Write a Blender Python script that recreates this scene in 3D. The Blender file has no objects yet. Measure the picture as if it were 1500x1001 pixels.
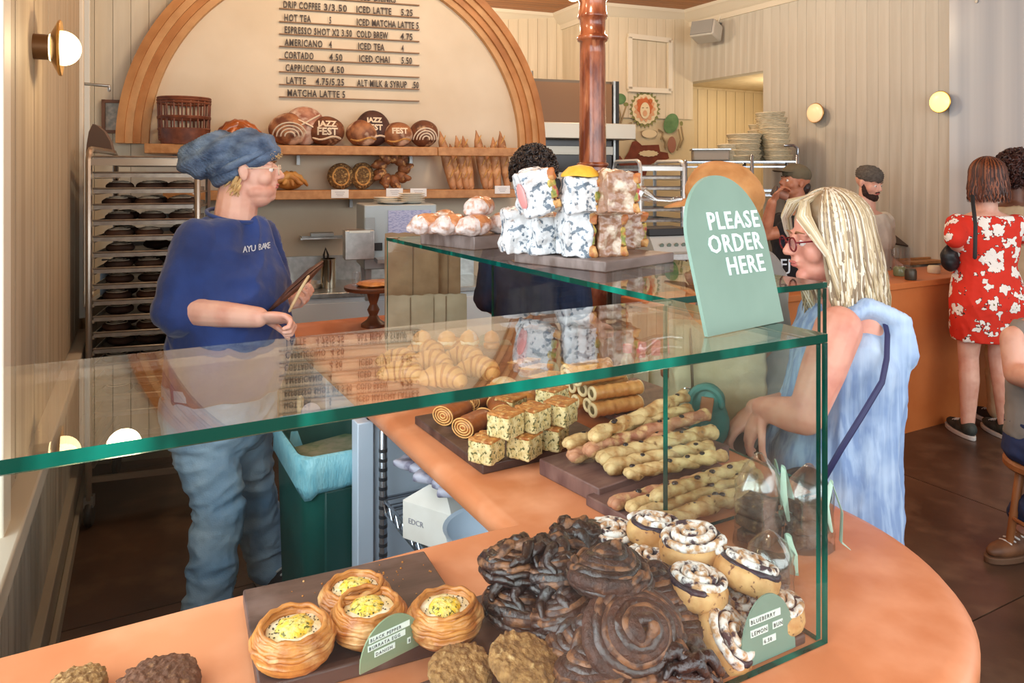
import bpy, math, random
from mathutils import Vector as V, Matrix, noise
from math import sin, cos, pi, radians, sqrt, atan2
S = bpy.context.scene
COL = S.collection
RND = random.Random(7)
# ---------------------------------------------------------------- camera
FPX, CH = 1090.0, 1.6
YAW = math.atan(600/1090)
SY, CY = sin(YAW), cos(YAW)
cam = bpy.data.cameras.new('camera'); cam.sensor_width = 36; cam.lens = FPX*36/1500
cam.shift_y = -243.5/1500; cam.clip_start = .02
camo = bpy.data.objects.new('camera', cam); COL.objects.link(camo)
camo.location = (0, 0, CH); camo.rotation_euler = (pi/2, 0, -YAW); S.camera = camo
# ---------------------------------------------------------------- light
S.view_settings.view_transform = 'Standard'; S.view_settings.look = 'None'
S.view_settings.gamma = 1; S.view_settings.use_curve_mapping = False
S.view_settings.exposure = 0.2
S.cycles.transparent_max_bounces = 32
S.cycles.max_bounces = 8; S.cycles.caustics_reflective = False; S.cycles.caustics_refractive = False
w = bpy.data.worlds.new('sky'); S.world = w; w.use_nodes = True
bg = w.node_tree.nodes['Background']; bg.inputs[0].default_value = (.78, .9, 1, 1); bg.inputs[1].default_value = .8
def area(name, loc, rot, sx, sy, power, col):
    l = bpy.data.lights.new(name, 'AREA'); l.shape = 'RECTANGLE'; l.size = sx; l.size_y = sy; l.energy = power; l.color = col
    o = bpy.data.objects.new(name, l); COL.objects.link(o); o.location = loc; o.rotation_euler = rot
    o['kind'] = 'structure'; return o
def point(name, loc, power, col, r=.06):
    l = bpy.data.lights.new(name, 'POINT'); l.energy = power; l.color = col; l.shadow_soft_size = r
    o = bpy.data.objects.new(name, l); COL.objects.link(o); o.location = loc; return o
# daylight through the street windows (behind the camera and along the left wall)
area('street_window_daylight', (2.3, -2.35, 1.9), (radians(75), 0, 0), 5.2, 2.4, 125, (.93, .97, 1))
area('side_window_daylight', (-.75, .2, 1.9), (radians(80), 0, radians(-90)), 3.4, 2.2, 120, (.88, .95, 1))
area('right_area_light', (5.35, -.2, 1.9), (radians(78), 0, radians(75)), 3.2, 2.2, 45, (.95, .98, 1))  # unseen area light before the closed right wall, which has no window
# warm ceiling lamps further in
for k, (x, y, e) in enumerate([(2.0, 3.2, 30), (3.8, 4.6, 46), (.9, 3.7, 26), (2.9, 6.0, 44), (1.2, 1.6, 10)]):
    point('ceiling_lamp_light', (x, y, 3.05), e, (1, .80, .56), .12)
point('niche_light', (6.2, 5.35, 2.25), 15, (1, .84, .62), .1)

# ---------------------------------------------------------------- pixel to world
def P(u, v, d):
    l = (u-750)/FPX*d
    return V((d*SY+l*CY, d*CY-l*SY, CH-(v-257)/FPX*d))
def PZ(u, v, z): return P(u, v, (CH-z)*FPX/(v-257))
def ray(u, v):
    l = (u-750)/FPX; return V((SY+l*CY, CY-l*SY, -(v-257)/FPX))
def PX(u, v, x): r = ray(u, v); return V((0, 0, CH))+r*(x/r.x)
def PY(u, v, y): r = ray(u, v); return V((0, 0, CH))+r*(y/r.y)
def PP(u, v, o, n): r = ray(u, v); c = V((0, 0, CH)); return c+r*((o-c).dot(n)/r.dot(n))
RT = V((CY, -SY, 0)); FW = V((SY, CY, 0)); UP = V((0, 0, 1))
def dirv(r, f, z=0): return (RT*r+FW*f+UP*z).normalized()

# ---------------------------------------------------------------- materials
def lin(c):
    r = []
    for x in c[:3]:
        x = x/255; r.append(x/12.92 if x <= .04045 else ((x+.055)/1.055)**2.4)
    return (*r, 1)
MATS = {}
def mat(name, c1, c2=None, sc=8, lo=.35, hi=.65, rough=.6, metal=0, bump=0, bsc=None, st=(1, 1, 1), detail=3,
        coat=0, rand=0, emit=None, es=0, sheen=0, sss=0, c3=None, sc3=20, lo3=.6, hi3=.65, vor=0, spec=None, st3=(1, 1, 1)):
    if name in MATS: return MATS[name]
    m = bpy.data.materials.new(name); m.use_nodes = True; MATS[name] = m
    nt = m.node_tree; N = nt.nodes; L = nt.links; b = N['Principled BSDF']
    b.inputs['Base Color'].default_value = lin(c1); b.inputs['Roughness'].default_value = rough; b.inputs['Metallic'].default_value = metal
    if coat: b.inputs['Coat Weight'].default_value = coat; b.inputs['Coat Roughness'].default_value = .15
    if sheen: b.inputs['Sheen Weight'].default_value = sheen
    if spec is not None: b.inputs['Specular IOR Level'].default_value = spec
    if sss: b.inputs['Subsurface Weight'].default_value = sss; b.inputs['Subsurface Radius'].default_value = (.02, .008, .004)
    if emit: b.inputs['Emission Color'].default_value = lin(emit); b.inputs['Emission Strength'].default_value = es
    tc = N.new('ShaderNodeTexCoord')
    def mapped(s, stt):
        mp = N.new('ShaderNodeMapping'); mp.inputs['Scale'].default_value = (s*stt[0], s*stt[1], s*stt[2])
        L.new(tc.outputs['Object'], mp.inputs[0]); return mp.outputs[0]
    def nz(s, stt, dt, v=0):
        if v:
            n = N.new('ShaderNodeTexVoronoi'); n.inputs['Scale'].default_value = 1; L.new(mapped(s, stt), n.inputs['Vector']); return n.outputs['Distance']
        n = N.new('ShaderNodeTexNoise'); n.inputs['Scale'].default_value = 1; n.inputs['Detail'].default_value = dt
        L.new(mapped(s, stt), n.inputs['Vector']); return n.outputs['Fac']
    def ramp(fac, a, z):
        r = N.new('ShaderNodeMapRange'); r.inputs[1].default_value = a; r.inputs[2].default_value = z; L.new(fac, r.inputs[0]); return r.outputs[0]
    cur = None
    def mix(a, bcol, fac):
        x = N.new('ShaderNodeMix'); x.data_type = 'RGBA'; L.new(fac, x.inputs[0])
        if isinstance(a, tuple): x.inputs[6].default_value = a
        else: L.new(a, x.inputs[6])
        x.inputs[7].default_value = bcol; return x.outputs[2]
    cur = lin(c1)
    if c2: cur = mix(cur, lin(c2), ramp(nz(sc, st, detail, vor), lo, hi))
    if c3: cur = mix(cur, lin(c3), ramp(nz(sc3, st3, 4), lo3, hi3))
    if rand:
        oi = N.new('ShaderNodeObjectInfo'); h = N.new('ShaderNodeHueSaturation')
        mr = N.new('ShaderNodeMapRange'); mr.inputs[3].default_value = 1-rand; mr.inputs[4].default_value = 1+rand
        L.new(oi.outputs['Random'], mr.inputs[0]); L.new(mr.outputs[0], h.inputs['Value'])
        if isinstance(cur, tuple): h.inputs['Color'].default_value = cur
        else: L.new(cur, h.inputs['Color'])
        cur = h.outputs[0]
    if not isinstance(cur, tuple): L.new(cur, b.inputs['Base Color'])
    if bump:
        bp = N.new('ShaderNodeBump'); bp.inputs['Strength'].default_value = bump; bp.inputs['Distance'].default_value = .01
        L.new(nz(bsc or sc*3, st, 4), bp.inputs['Height']); L.new(bp.outputs[0], b.inputs['Normal'])
    return m
def glassmat(name, tint, ior=1.5, extra=0.0, rough=0.0):
    m = bpy.data.materials.new(name); m.use_nodes = True; nt = m.node_tree; N = nt.nodes; L = nt.links
    N.clear(); out = N.new('ShaderNodeOutputMaterial')
    t = N.new('ShaderNodeBsdfTransparent'); t.inputs[0].default_value = (*tint, 1)
    g = N.new('ShaderNodeBsdfGlossy'); g.inputs['Roughness'].default_value = rough; g.inputs[0].default_value = (1, 1, 1, 1)
    geo = N.new('ShaderNodeNewGeometry'); mr = N.new('ShaderNodeMapRange')
    mr.inputs[3].default_value = ior; mr.inputs[4].default_value = 1/ior; L.new(geo.outputs['Backfacing'], mr.inputs[0])
    fr = N.new('ShaderNodeFresnel'); L.new(mr.outputs[0], fr.inputs['IOR'])
    ad = N.new('ShaderNodeMath'); ad.operation = 'MULTIPLY_ADD'; ad.inputs[1].default_value = 1-extra; ad.inputs[2].default_value = extra; L.new(fr.outputs[0], ad.inputs[0])
    mx = N.new('ShaderNodeMixShader'); L.new(ad.outputs[0], mx.inputs[0]); L.new(t.outputs[0], mx.inputs[1]); L.new(g.outputs[0], mx.inputs[2])
    L.new(mx.outputs[0], out.inputs[0]); MATS[name] = m; return m
GLASS = glassmat('case_glass', (.965, .985, .975), 1.3)
GLASS_TOP = glassmat('case_top_glass', (.96, .985, .972), 1.5)
GLASS_THIN = glassmat('thin_glass', (.97, .97, .97))
FILM = glassmat('cling_film', (.93, .94, .93), 1.5, .13, .16)
EDGE = mat('green_glass_edge', (0, 58, 46), (12, 132, 110), sc=11, lo=.5, hi=.72, rough=.12, st=(1, 1, .3), spec=.5)

# ---------------------------------------------------------------- mesh builder
def frame(d):
    d = d.normalized(); a = V((0, 0, 1)) if abs(d.z) < .95 else V((1, 0, 0))
    x = a.cross(d).normalized(); y = d.cross(x); return x, y
def rotz(a): return Matrix.Rotation(a, 3, 'Z')
def basis(x, y, z): return Matrix((x, y, z)).transposed()
class MB:
    def __init__(s): s.v = []; s.f = []; s.m = []
    def add(s, vs, fs, mi=0):
        o = len(s.v); s.v += [tuple(p) for p in vs]; s.f += [tuple(i+o for i in f) for f in fs]
        s.m += [mi]*len(fs); return s
    def box(s, c, sz, R=None, mi=0, mis=None):
        x, y, z = sz[0]/2, sz[1]/2, sz[2]/2; c = V(c)
        vs = [V((i*x, j*y, k*z)) for k in (-1, 1) for j in (-1, 1) for i in (-1, 1)]
        vs = [(R @ p if R else p)+c for p in vs]
        fs = [(0, 2, 3, 1), (4, 5, 7, 6), (0, 1, 5, 4), (2, 6, 7, 3), (0, 4, 6, 2), (1, 3, 7, 5)]
        s.add(vs, fs, mi)
        if mis:
            for k, q in enumerate(mis): s.m[len(s.m)-6+k] = q
        return s
    def rings(s, rs, cap=True, mi=0, closed=False):
        n = len(rs[0]); vs = [p for r in rs for p in r]; fs = []
        K = len(rs)
        for i in range(K if closed else K-1):
            a, b = i*n, ((i+1) % K)*n
            for j in range(n): k = (j+1) % n; fs.append((a+j, a+k, b+k, b+j))
        if cap and not closed: fs.append(tuple(range(n-1, -1, -1))); fs.append(tuple((K-1)*n+j for j in range(n)))
        return s.add(vs, fs, mi)
    def tube(s, pts, r, n=8, mi=0, fl=1.0, round_=True, closed=False, up=None):
        pts = [V(p) for p in pts]; K = len(pts)
        if not isinstance(r, (list, tuple)): r = [r]*K
        rs = []; x = None
        for i, p in enumerate(pts):
            if closed: t = pts[(i+1) % K]-pts[i-1]
            else: t = pts[min(i+1, K-1)]-pts[max(i-1, 0)]
            if t.length < 1e-9: t = V((0, 0, 1))
            t.normalize()
            if up is not None: x = V(up).cross(t).normalized()
            elif x is None: x = frame(t)[0]
            else: x = (x-t*x.dot(t)); x = x.normalized() if x.length > 1e-6 else frame(t)[0]
            y = t.cross(x)
            def ring(c, q): return [c+x*cos(2*pi*j/n)*q+y*sin(2*pi*j/n)*q*fl for j in range(n)]
            if round_ and not closed and i == 0: rs.append(ring(p-t*r[i]*.75, r[i]*.45))
            rs.append(ring(p, r[i]))
            if round_ and not closed and i == K-1: rs.append(ring(p+t*r[i]*.75, r[i]*.45))
        return s.rings(rs, True, mi, closed)
    def lathe(s, prof, n=24, c=(0, 0, 0), mi=0, R=None, wob=None, cap=True):
        c = V(c); rs = []
        for k, (r, z) in enumerate(prof):
            rr = []
            for j in range(n):
                a = 2*pi*j/n; q = r*(wob(a, z) if wob else 1)
                p = V((q*cos(a), q*sin(a), z)); rr.append((R @ p if R else p)+c)
            rs.append(rr)
        return s.rings(rs, cap, mi)
    def ell(s, c, r, R=None, n=16, m=10, mi=0):
        prof = [(max(sin(pi*k/m), 1e-3), -cos(pi*k/m)) for k in range(m+1)]; c = V(c)
        if not isinstance(r, (tuple, list)): r = (r, r, r)
        rs = []
        for q, z in prof:
            ring = []
            for j in range(n):
                p = V((q*cos(2*pi*j/n)*r[0], q*sin(2*pi*j/n)*r[1], z*r[2])); ring.append((R @ p if R else p)+c)
            rs.append(ring)
        return s.rings(rs, True, mi)
    def cap2(s, p0, p1, r0, r1, n=14):
        p0, p1 = V(p0), V(p1); t = (p1-p0).normalized(); x, y = frame(t); rs = []
        for k in range(5):
            a = pi/2*(1-k/4); rs.append([p0-t*r0*sin(a)+(x*cos(2*pi*j/n)+y*sin(2*pi*j/n))*max(r0*cos(a), 1e-3) for j in range(n)])
        for k in range(5):
            a = pi/2*k/4; rs.append([p1+t*r1*sin(a)+(x*cos(2*pi*j/n)+y*sin(2*pi*j/n))*max(r1*cos(a), 1e-3) for j in range(n)])
        return s.rings(rs)
    def chain(s, pts, rs, n=14):
        for i in range(len(pts)-1): s.cap2(pts[i], pts[i+1], rs[i], rs[i+1], n)
        return s
    def prism(s, poly, z0, z1, c=(0, 0, 0), R=None, mi=0):
        c = V(c); lo = [V((x, y, z0)) for x, y in poly]; hi = [V((x, y, z1)) for x, y in poly]
        return s.rings([[(R @ p if R else p)+c for p in lo], [(R @ p if R else p)+c for p in hi]], True, mi)
    def shift(s, o): o = V(o); s.v = [tuple(V(p)-o) for p in s.v]; return s
    def noise(s, amp, sc, seed=0):
        out = []
        for p in s.v:
            q = V(p)*sc+V((seed, seed*1.7, 3)); out.append(tuple(V(p)+noise.noise_vector(q)*amp))
        s.v = out; return s
    def mesh(s, name, mats, smooth=True, ang=40):
        me = bpy.data.meshes.new(name); me.from_pydata(s.v, [], s.f)
        for m in (mats if isinstance(mats, (list, tuple)) else [mats]): me.materials.append(m)
        me.polygons.foreach_set('material_index', s.m)
        if smooth:
            me.polygons.foreach_set('use_smooth', [True]*len(s.f)); me.set_sharp_from_angle(angle=radians(ang))
        me.update(); return me
    def build(s, name, mats, parent=None, smooth=True, ang=40, bevel=0, loc=None, rot=0, sub=0):
        o = bpy.data.objects.new(name, s.mesh(name, mats, smooth, ang)); COL.objects.link(o)
        if parent: o.parent = parent
        if loc is not None: o.location = loc
        if rot: o.rotation_euler = (0, 0, rot)
        if bevel:
            b = o.modifiers.new('b', 'BEVEL'); b.width = bevel; b.segments = 2; b.limit_method = 'ANGLE'; b.angle_limit = radians(50)
        if sub:
            b = o.modifiers.new('s', 'SUBSURF'); b.levels = sub; b.render_levels = sub
        return o
def fbm(p, sc, oc=3):
    r = 0; a = 1
    for k in range(oc): r += a*noise.noise(p*sc); a *= .5; sc *= 2
    return r
def blob(name, mb, m, parent=None, vox=.006, sm=4, disp=None, loc=None, smooth=True, dec=0):
    me = mb.mesh(name, m, False); o = bpy.data.objects.new(name, me); COL.objects.link(o)
    r = o.modifiers.new('r', 'REMESH'); r.mode = 'VOXEL'; r.voxel_size = vox; r.use_smooth_shade = True
    if sm: q = o.modifiers.new('s', 'SMOOTH'); q.iterations = sm; q.factor = .5
    if dec: q = o.modifiers.new('d', 'DECIMATE'); q.ratio = dec
    dg = bpy.context.evaluated_depsgraph_get(); dg.update()
    nm = bpy.data.meshes.new_from_object(o.evaluated_get(dg)); o.modifiers.clear(); o.data = nm
    if disp:
        vs = nm.vertices; ns = [v.normal.copy() for v in vs]
        for v, n in zip(vs, ns): v.co = v.co+n*disp(v.co, n)
    nm.polygons.foreach_set('use_smooth', [smooth]*len(nm.polygons)); nm.update()
    bpy.data.meshes.remove(me); nm.name = name
    if not nm.materials: nm.materials.append(m)
    if parent: o.parent = parent
    if loc is not None: o.location = loc
    return o
def thing(name, label, cat, loc=(0, 0, 0), rz=0, group=None, rot=None):
    o = bpy.data.objects.new(name, None); COL.objects.link(o); o.location = loc; o.rotation_euler = rot or (0, 0, rz)
    o.empty_display_size = .05
    return tag(o, label, cat, group)
def tag(o, label, cat, group=None, kind=None):
    o['label'] = label; o['category'] = cat
    if group: o['group'] = group
    if kind: o['kind'] = kind
    return o
def struct(o): o['kind'] = 'structure'; return o
def dup(o, loc, rz=None, label=None, scale=None, rot=None, group=None):
    def cp(x, par):
        c = x.copy(); COL.objects.link(c); c.parent = par
        for ch in kids.get(x.name, ()): cp(ch, c)
        return c
    kids = {}
    def walk(x):
        ks = list(x.children); kids[x.name] = ks
        for k in ks: walk(k)
    walk(o); r = cp(o, None); r.location = loc
    if rot: r.rotation_euler = rot
    elif rz is not None: r.rotation_euler = (0, 0, rz)
    if label: r['label'] = label
    if group: r['group'] = group
    if scale: r.scale = scale if isinstance(scale, tuple) else (scale,)*3
    return r
FONT = None
def text(s, size, m, parent, M4, name='lettering', align='LEFT', sp=1.0, depth=.0006, bold=0.0):
    c = bpy.data.curves.new(name, 'FONT'); c.body = s; c.size = size; c.align_x = align; c.space_character = sp; c.extrude = depth
    c.offset = bold; c.resolution_u = 2
    o = bpy.data.objects.new(name, c); COL.objects.link(o); dg = bpy.context.evaluated_depsgraph_get(); dg.update()
    me = bpy.data.meshes.new_from_object(o.evaluated_get(dg)); bpy.data.objects.remove(o); me.name = name
    me.materials.clear(); me.materials.append(m); me.transform(M4)
    n = bpy.data.objects.new(name, me); COL.objects.link(n); n.parent = parent; return n
def M4(o, x, y, z=None):
    x = V(x).normalized(); y = V(y).normalized(); z = x.cross(y)
    m = basis(x, y, z).to_4x4(); m.translation = V(o); return m
# ================================================================ SETTING
plaster = mat('cream_plaster', (222, 208, 184), (212, 196, 170), sc=2.5, rough=.8, bump=.05, bsc=30)
lowplaster = mat('grey_green_plaster', (205, 203, 188), (196, 190, 170), sc=2, rough=.8)
board_w = mat('whitewashed_board', (220, 206, 180), (208, 192, 164), sc=5, st=(3, 3, .25), rough=.6, rand=.05, bump=.08, bsc=30)
board_g = mat('pale_greige_board', (204, 198, 184), (190, 182, 166), sc=5, st=(3, 3, .2), rough=.5, rand=.04, bump=.06, bsc=24)
panel_l = mat('greige_wood_pier', (184, 166, 140), (162, 142, 116), sc=6, st=(3, 3, .12), rough=.6, bump=.1, bsc=30)
trimw = mat('cream_trim', (226, 216, 196), rough=.5)
crown_m = mat('crown_paint', (222, 210, 188), rough=.55)
ceil_m = mat('brown_ceiling_plank', (182, 118, 62), (146, 86, 40), sc=4, st=(.3, 3, 3), rough=.45, rand=.12)
conc = mat('brown_stained_concrete', (92, 68, 52), (54, 40, 32), sc=2.2, lo=.3, hi=.7, detail=8, rough=.32, bump=.05, bsc=20, c3=(118, 94, 74), sc3=5, lo3=.52, hi3=.85, rand=.04)
joint_m = mat('dark_joint', (34, 27, 22), rough=.8)
orange = mat('orange_plaster', (218, 144, 100), (194, 112, 66), sc=3.2, lo=.35, hi=.72, detail=8, rough=.40, bump=.06, bsc=14, c3=(228, 158, 118), sc3=7, lo3=.48, hi3=.72)
orange2 = mat('ochre_orange_plaster', (206, 122, 66), (188, 102, 48), sc=3, detail=6, rough=.45, bump=.05, bsc=14)

# floor of big poured slabs
fl = struct(MB().box((2.6, 3.2, -.06), (8.2, 13, .1)).build('floor', joint_m, smooth=False))
sl = MB().box((0, 0, 0), (1.994, 1.494, .02)).mesh('slab', conc, False)
for i in range(-1, 4):
    for j in range(-3, 6):
        o = bpy.data.objects.new('slab', sl); COL.objects.link(o); o.parent = fl
        o.location = (-.25+1+i*2-.0, 1.54+.75+j*1.5, -.008)
# ceiling
ce = struct(MB().box((2.8, 3.5, 3.43), (9, 13.4, .1)).build('ceiling', ceil_m, smooth=False))
EX = V((.982, -.188, 0)).normalized(); EN = V((-.188, -.982, 0)).normalized()     # run and outward normal of the rear walls
ang_e = atan2(EX.y, EX.x)
cp_ = MB().box((0, 0, 0), (7.4, .086, .02)).mesh('plank', ceil_m, False)
for k in range(64):
    o = bpy.data.objects.new('plank', cp_); COL.objects.link(o); o.parent = ce
    o.location = V((2.9, 4.1, 3.365))-EN*((k-8)*.092-1.2)*1; o.rotation_euler = (0, 0, ang_e)
def boards(parent, o, run, n, width, z0, z1, count, m, gap=.003, th=.02):
    me = MB().box((0, 0, 0), (width-gap, th, z1-z0)).mesh('board', m, False)
    a = atan2(run.y, run.x)
    for k in range(count):
        b = bpy.data.objects.new('board', me); COL.objects.link(b); b.parent = parent
        b.location = o+run*(width*(k+.5))+n*(th/2)+V((0, 0, (z0+z1)/2)); b.rotation_euler = (0, 0, a)
def wallseg(name, a, b, z0, z1, n, m, th=.12):
    a, b = V(a), V(b); r = (b-a); L_ = r.length; r.normalize(); c = (a+b)/2-n*th/2
    return struct(MB().box((c.x, c.y, (z0+z1)/2), (L_, th, z1-z0), rotz(atan2(r.y, r.x))).build(name, m, smooth=False))
# --- arch wall (nearer rear wall)
AO = V((0, 0, 0))+P(515, 257, 4.9); AO.z = 0
def A(u, v, off=0.0):                          # point on the arch wall, off metres proud of it
    return PP(u, v, AO+EN*off, EN)
a0 = A(84, 257); a0.z = 0
ac = AO+EX*(.48-AO.dot(EX)); a1 = V((ac.x, ac.y, 0))
# the wall ends along the outer curve of the arch on its right side
wq = [(0, 0), (1.335, 0), (1.335, 1.79)]+[(1.335*cos(pi/2*k/24), 1.79+1.335*sin(pi/2*k/24)) for k in range(1, 25)]+[(0, 3.125)]
wl0 = -(a1-a0).length
wm_ = MB().rings([[a1+EX*x-EN*t_+V((0, 0, z)) for x, z in wq] for t_ in (.12, 0)]).rings([[a1+EX*x-EN*t_+V((0, 0, z)) for x, z in [(wl0, 0), (0, 0), (0, 3.46), (wl0, 3.46)]] for t_ in (.12, 0)])
wr = struct(wm_.build('wall_rear', lowplaster, smooth=False))
bst = A(232, 257); bst.z = 0
bl = a0
boards(wr, bl, EX, EN, .098, 0, 3.4, int((bst-bl).length/.098)+1, board_w, th=.012)
# plaster disc and laminated wooden arch
ac = AO+EX*(.48-AO.dot(EX)); arch_z = 1.79; Rin = 1.175
def apt(x, z, off): return V((ac.x, ac.y, 0))+EX*x+EN*off+V((0, 0, z))
dz = arch_z
disc = []
mb = MB()
prof = [(Rin+.01)*1 for _ in range(1)]
pl = [( (Rin+.02)*cos(pi*k/48), (Rin+.02)*sin(pi*k/48)) for k in range(49)]
pl = [(x, z) for x, z in pl]+[(-(Rin+.02), -1.0), (Rin+.02, -1.0)]
mb.rings([[apt(x, min(z+arch_z, 3.43), .0) for x, z in pl], [apt(x, min(z+arch_z, 3.43), .02) for x, z in pl]])
mb.build('trim_1', plaster, smooth=False)['kind'] = 'structure'
wood_arch = mat('laminated_arch_wood', (196, 136, 78), (166, 106, 52), sc=5, st=(1, 1, 1), rough=.5, rand=.04, detail=5, bump=.05)
wood_arch2 = mat('arch_face_wood', (204, 156, 104), (188, 138, 86), sc=9, rough=.55, detail=5)
arch = thing('wooden_arch', 'big laminated wooden arch framing the menu wall', 'arch', (ac.x, ac.y, arch_z))
for k, (r0, r1, o0, o1, mm) in enumerate([(Rin, Rin+.165, .02, .07, wood_arch2), (Rin+.04, Rin+.165, .07, .095, wood_arch), (Rin+.08, Rin+.165, .095, .12, wood_arch2), (Rin+.12, Rin+.165, .12, .145, wood_arch)]):
    mb = MB(); rs = []
    for q in range(65):
        t = pi*q/64; c_, s_ = cos(t), sin(t)
        def p(r, o): return EX*r*c_+EN*o+V((0, 0, r*s_))
        rs.append([p(r0, o0), p(r1, o0), p(r1, o1), p(r0, o1)])
    mb.rings(rs); mb.build('arch_layer', mm, arch, ang=30)
# --- rear corner beyond
B0 = P(700, 257, 8.2); B0.z = 0
bl0 = P(640, 257, 7.7); br0 = P(817, 257, 8.2); bl0.z = br0.z = 0
wf = wallseg('wall_far', bl0, br0, 0, 3.46, EN, board_w); boards(wf, bl0, EX, EN, .11, 0, 3.4, 13, board_w)
c0 = P(862, 257, 7.62); c1 = P(1012, 257, 8.05); c0.z = c1.z = 0
wm = wallseg('wall_mural', c0, c1, 0, 3.46, EN, board_w); boards(wm, c0, EX, EN, .11, 2.2, 3.4, 11, board_w)
struct(MB().box((0, 0, 0), (.9, .03, 2.2)).build('trim_2', mat('mural_plaster', (214, 198, 164), (206, 188, 150), sc=3, rough=.8), loc=(c0+c1)/2+EX*.02+EN*.005+V((0, 0, 1.1)), rot=ang_e)).scale = ((c1-c0).length/.9-.02, 1, 1)
s0 = br0; s1 = c0
dd = (c0-br0); rr = dd.normalized(); nn = V((-rr.y, rr.x, 0)); nn = nn if nn.dot(FW) < 0 else -nn
wallseg('wall_return', br0, c0, 0, 3.46, nn, board_w)
# --- right wall x = XR with the service opening
XR = 5.54
yo0 = PX(1120, 257, XR).y; yo1 = PX(1014, 257, XR).y
wrt = struct(MB().box((XR+.06, (yo0-2.6)/2, 1.73), (.12, yo0+2.6, 3.46)).box((XR+.06, (yo0+yo1)/2+.2, 3.03), (.12, yo1-yo0+.4, .86)).build('wall_right', board_g, smooth=False))
nb = int((yo0+2.4)/.1)
me_b = MB().box((0, 0, 0), (.02, .0982, 3.4)).mesh('board', board_g, False)
for k in range(nb):
    b = bpy.data.objects.new('board', me_b); COL.objects.link(b); b.parent = wrt; b.location = (XR-.01, yo0-.05-k*.1, 1.7)
me_b = MB().box((0, 0, 0), (.02, .0982, .8)).mesh('board', board_g, False)
for k in range(int((yo1-yo0)/.1)+1):
    b = bpy.data.objects.new('board', me_b); COL.objects.link(b); b.parent = wrt; b.location = (XR-.01, yo0+.05+k*.1, 3.0)
# niche behind the opening
warmw = mat('warm_niche_board', (226, 208, 172), (214, 194, 154), sc=4, st=(3, 3, .2), rough=.6)
nch = struct(MB().box((XR+1.9, (yo0+yo1)/2, 1.4), (.1, 3.2, 2.8)).box((XR+1.0, yo1+.35, 1.4), (2, .1, 2.8)).box((XR+1.0, yo0-.45, 1.4), (2, .1, 2.8)).box((XR+1.0, (yo0+yo1)/2, 2.63), (2, 2.2, .06)).build('wall_niche', warmw, smooth=False))
me_b = MB().box((0, 0, 0), (.136, .02, 2.55)).mesh('board', warmw, False)
for k in range(12):
    b = bpy.data.objects.new('board', me_b); COL.objects.link(b); b.parent = nch; b.location = (XR+.12+k*.145, yo1+.29, 1.3)
me_b = MB().box((0, 0, 0), (.02, .136, 2.55)).mesh('board', warmw, False)
for k in range(11):
    b = bpy.data.objects.new('board', me_b); COL.objects.link(b); b.parent = nch; b.location = (XR+1.84, yo0-.3+k*.145, 1.3)
d1 = struct(MB().box((XR+1.79, yo0+.55, 1.0), (.04, .09, 2.1)).box((XR+1.79, yo0+1.15, 1.0), (.04, .09, 2.1)).box((XR+1.79, yo0+.85, 2.1), (.05, .8, .1)).build('door_1', mat('niche_trim', (226, 196, 140), rough=.5), bevel=.006))
MB().box((XR+1.81, yo0+.85, 1.02), (.02, .5, 2.04)).build('door_panel', mat('niche_door', (190, 150, 90), rough=.6), d1)
# crown mouldings
def crown(a, b, n, idx):
    a, b = V(a), V(b); prof = [(0, -.17), (.02, -.17), (.03, -.12), (.06, -.10), (.09, -.05), (.12, -.03), (.13, 0), (0, 0)]
    mb = MB(); mb.rings([[p+n*q+V((0, 0, 3.355+h)) for q, h in prof] for p in (a, b)])
    struct(mb.build('trim_%d' % idx, crown_m, ang=30))
crown(bl0, br0+rr*.0, EN, 3); crown(br0, c0, nn, 4); crown(c0, c1, EN, 5)
crown((XR-.02, yo1+.2, 0), (XR-.02, -2.4, 0), V((-1, 0, 0)), 6)
# --- left wall: pier between windows, sill, wainscot
L0 = V((-.305, -.02, 0)); LD = V((.13, 3.07, 0)).normalized(); LN = V((LD.y, -LD.x, 0))
def LW(y): return L0+LD*(y/LD.y)
def lbox(mb, y0, y1, z0, z1, o0, o1):
    a, b = LW(y0), LW(y1); c = (a+b)/2+LN*(o0+o1)/2
    return mb.box((c.x, c.y, (z0+z1)/2), ((b-a).length, o1-o0, z1-z0), rotz(atan2(LD.y, LD.x)))
mb = MB(); lbox(mb, 2.08, 4.5, 0, 3.46, -.14, 0); lbox(mb, -2.6, 2.08, 0, .72, -.14, 0); lbox(mb, -2.6, 2.08, 3.1, 3.46, -.14, 0)
lbox(mb, 4.5, 5.3, 0, .9, -.14, 0); lbox(mb, -2.6, -2.2, .72, 3.1, -.14, 0)
wl = struct(mb.build('wall_left', panel_l, smooth=False))
for k, (y0, w_) in enumerate([(2.1, .2), (2.31, .36), (2.68, .36), (3.05, .36), (3.42, .36), (3.79, .36), (4.16, .3)]):
    m1 = MB(); lbox(m1, y0, y0+w_-.004, .82, 3.4, 0, .012); m1.build('board', panel_l, wl, smooth=False)
w1 = MB(); lbox(w1, 2.0, 2.1, .72, 3.15, -.05, .03); lbox(w1, -.1, 0, .72, 3.15, -.12, .02); lbox(w1, -2.2, -2.1, .72, 3.15, -.12, .02); lbox(w1, -2.2, 2.1, 3.08, 3.15, -.12, .03)
w1 = struct(w1.build('window_1', trimw, smooth=False, bevel=.004))
g = MB(); lbox(g, -2.1, 2.02, .76, 3.1, -.09, -.084); g.build('pane', GLASS_THIN, w1, smooth=False)
w2 = MB(); lbox(w2, 4.46, 4.53, .9, 3.4, -.05, .03); lbox(w2, 5.0, 5.08, .9, 3.4, -.05, .03); lbox(w2, 4.46, 5.08, .86, .92, -.05, .05)
w2 = struct(w2.build('window_2', trimw, smooth=False, bevel=.004))
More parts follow.
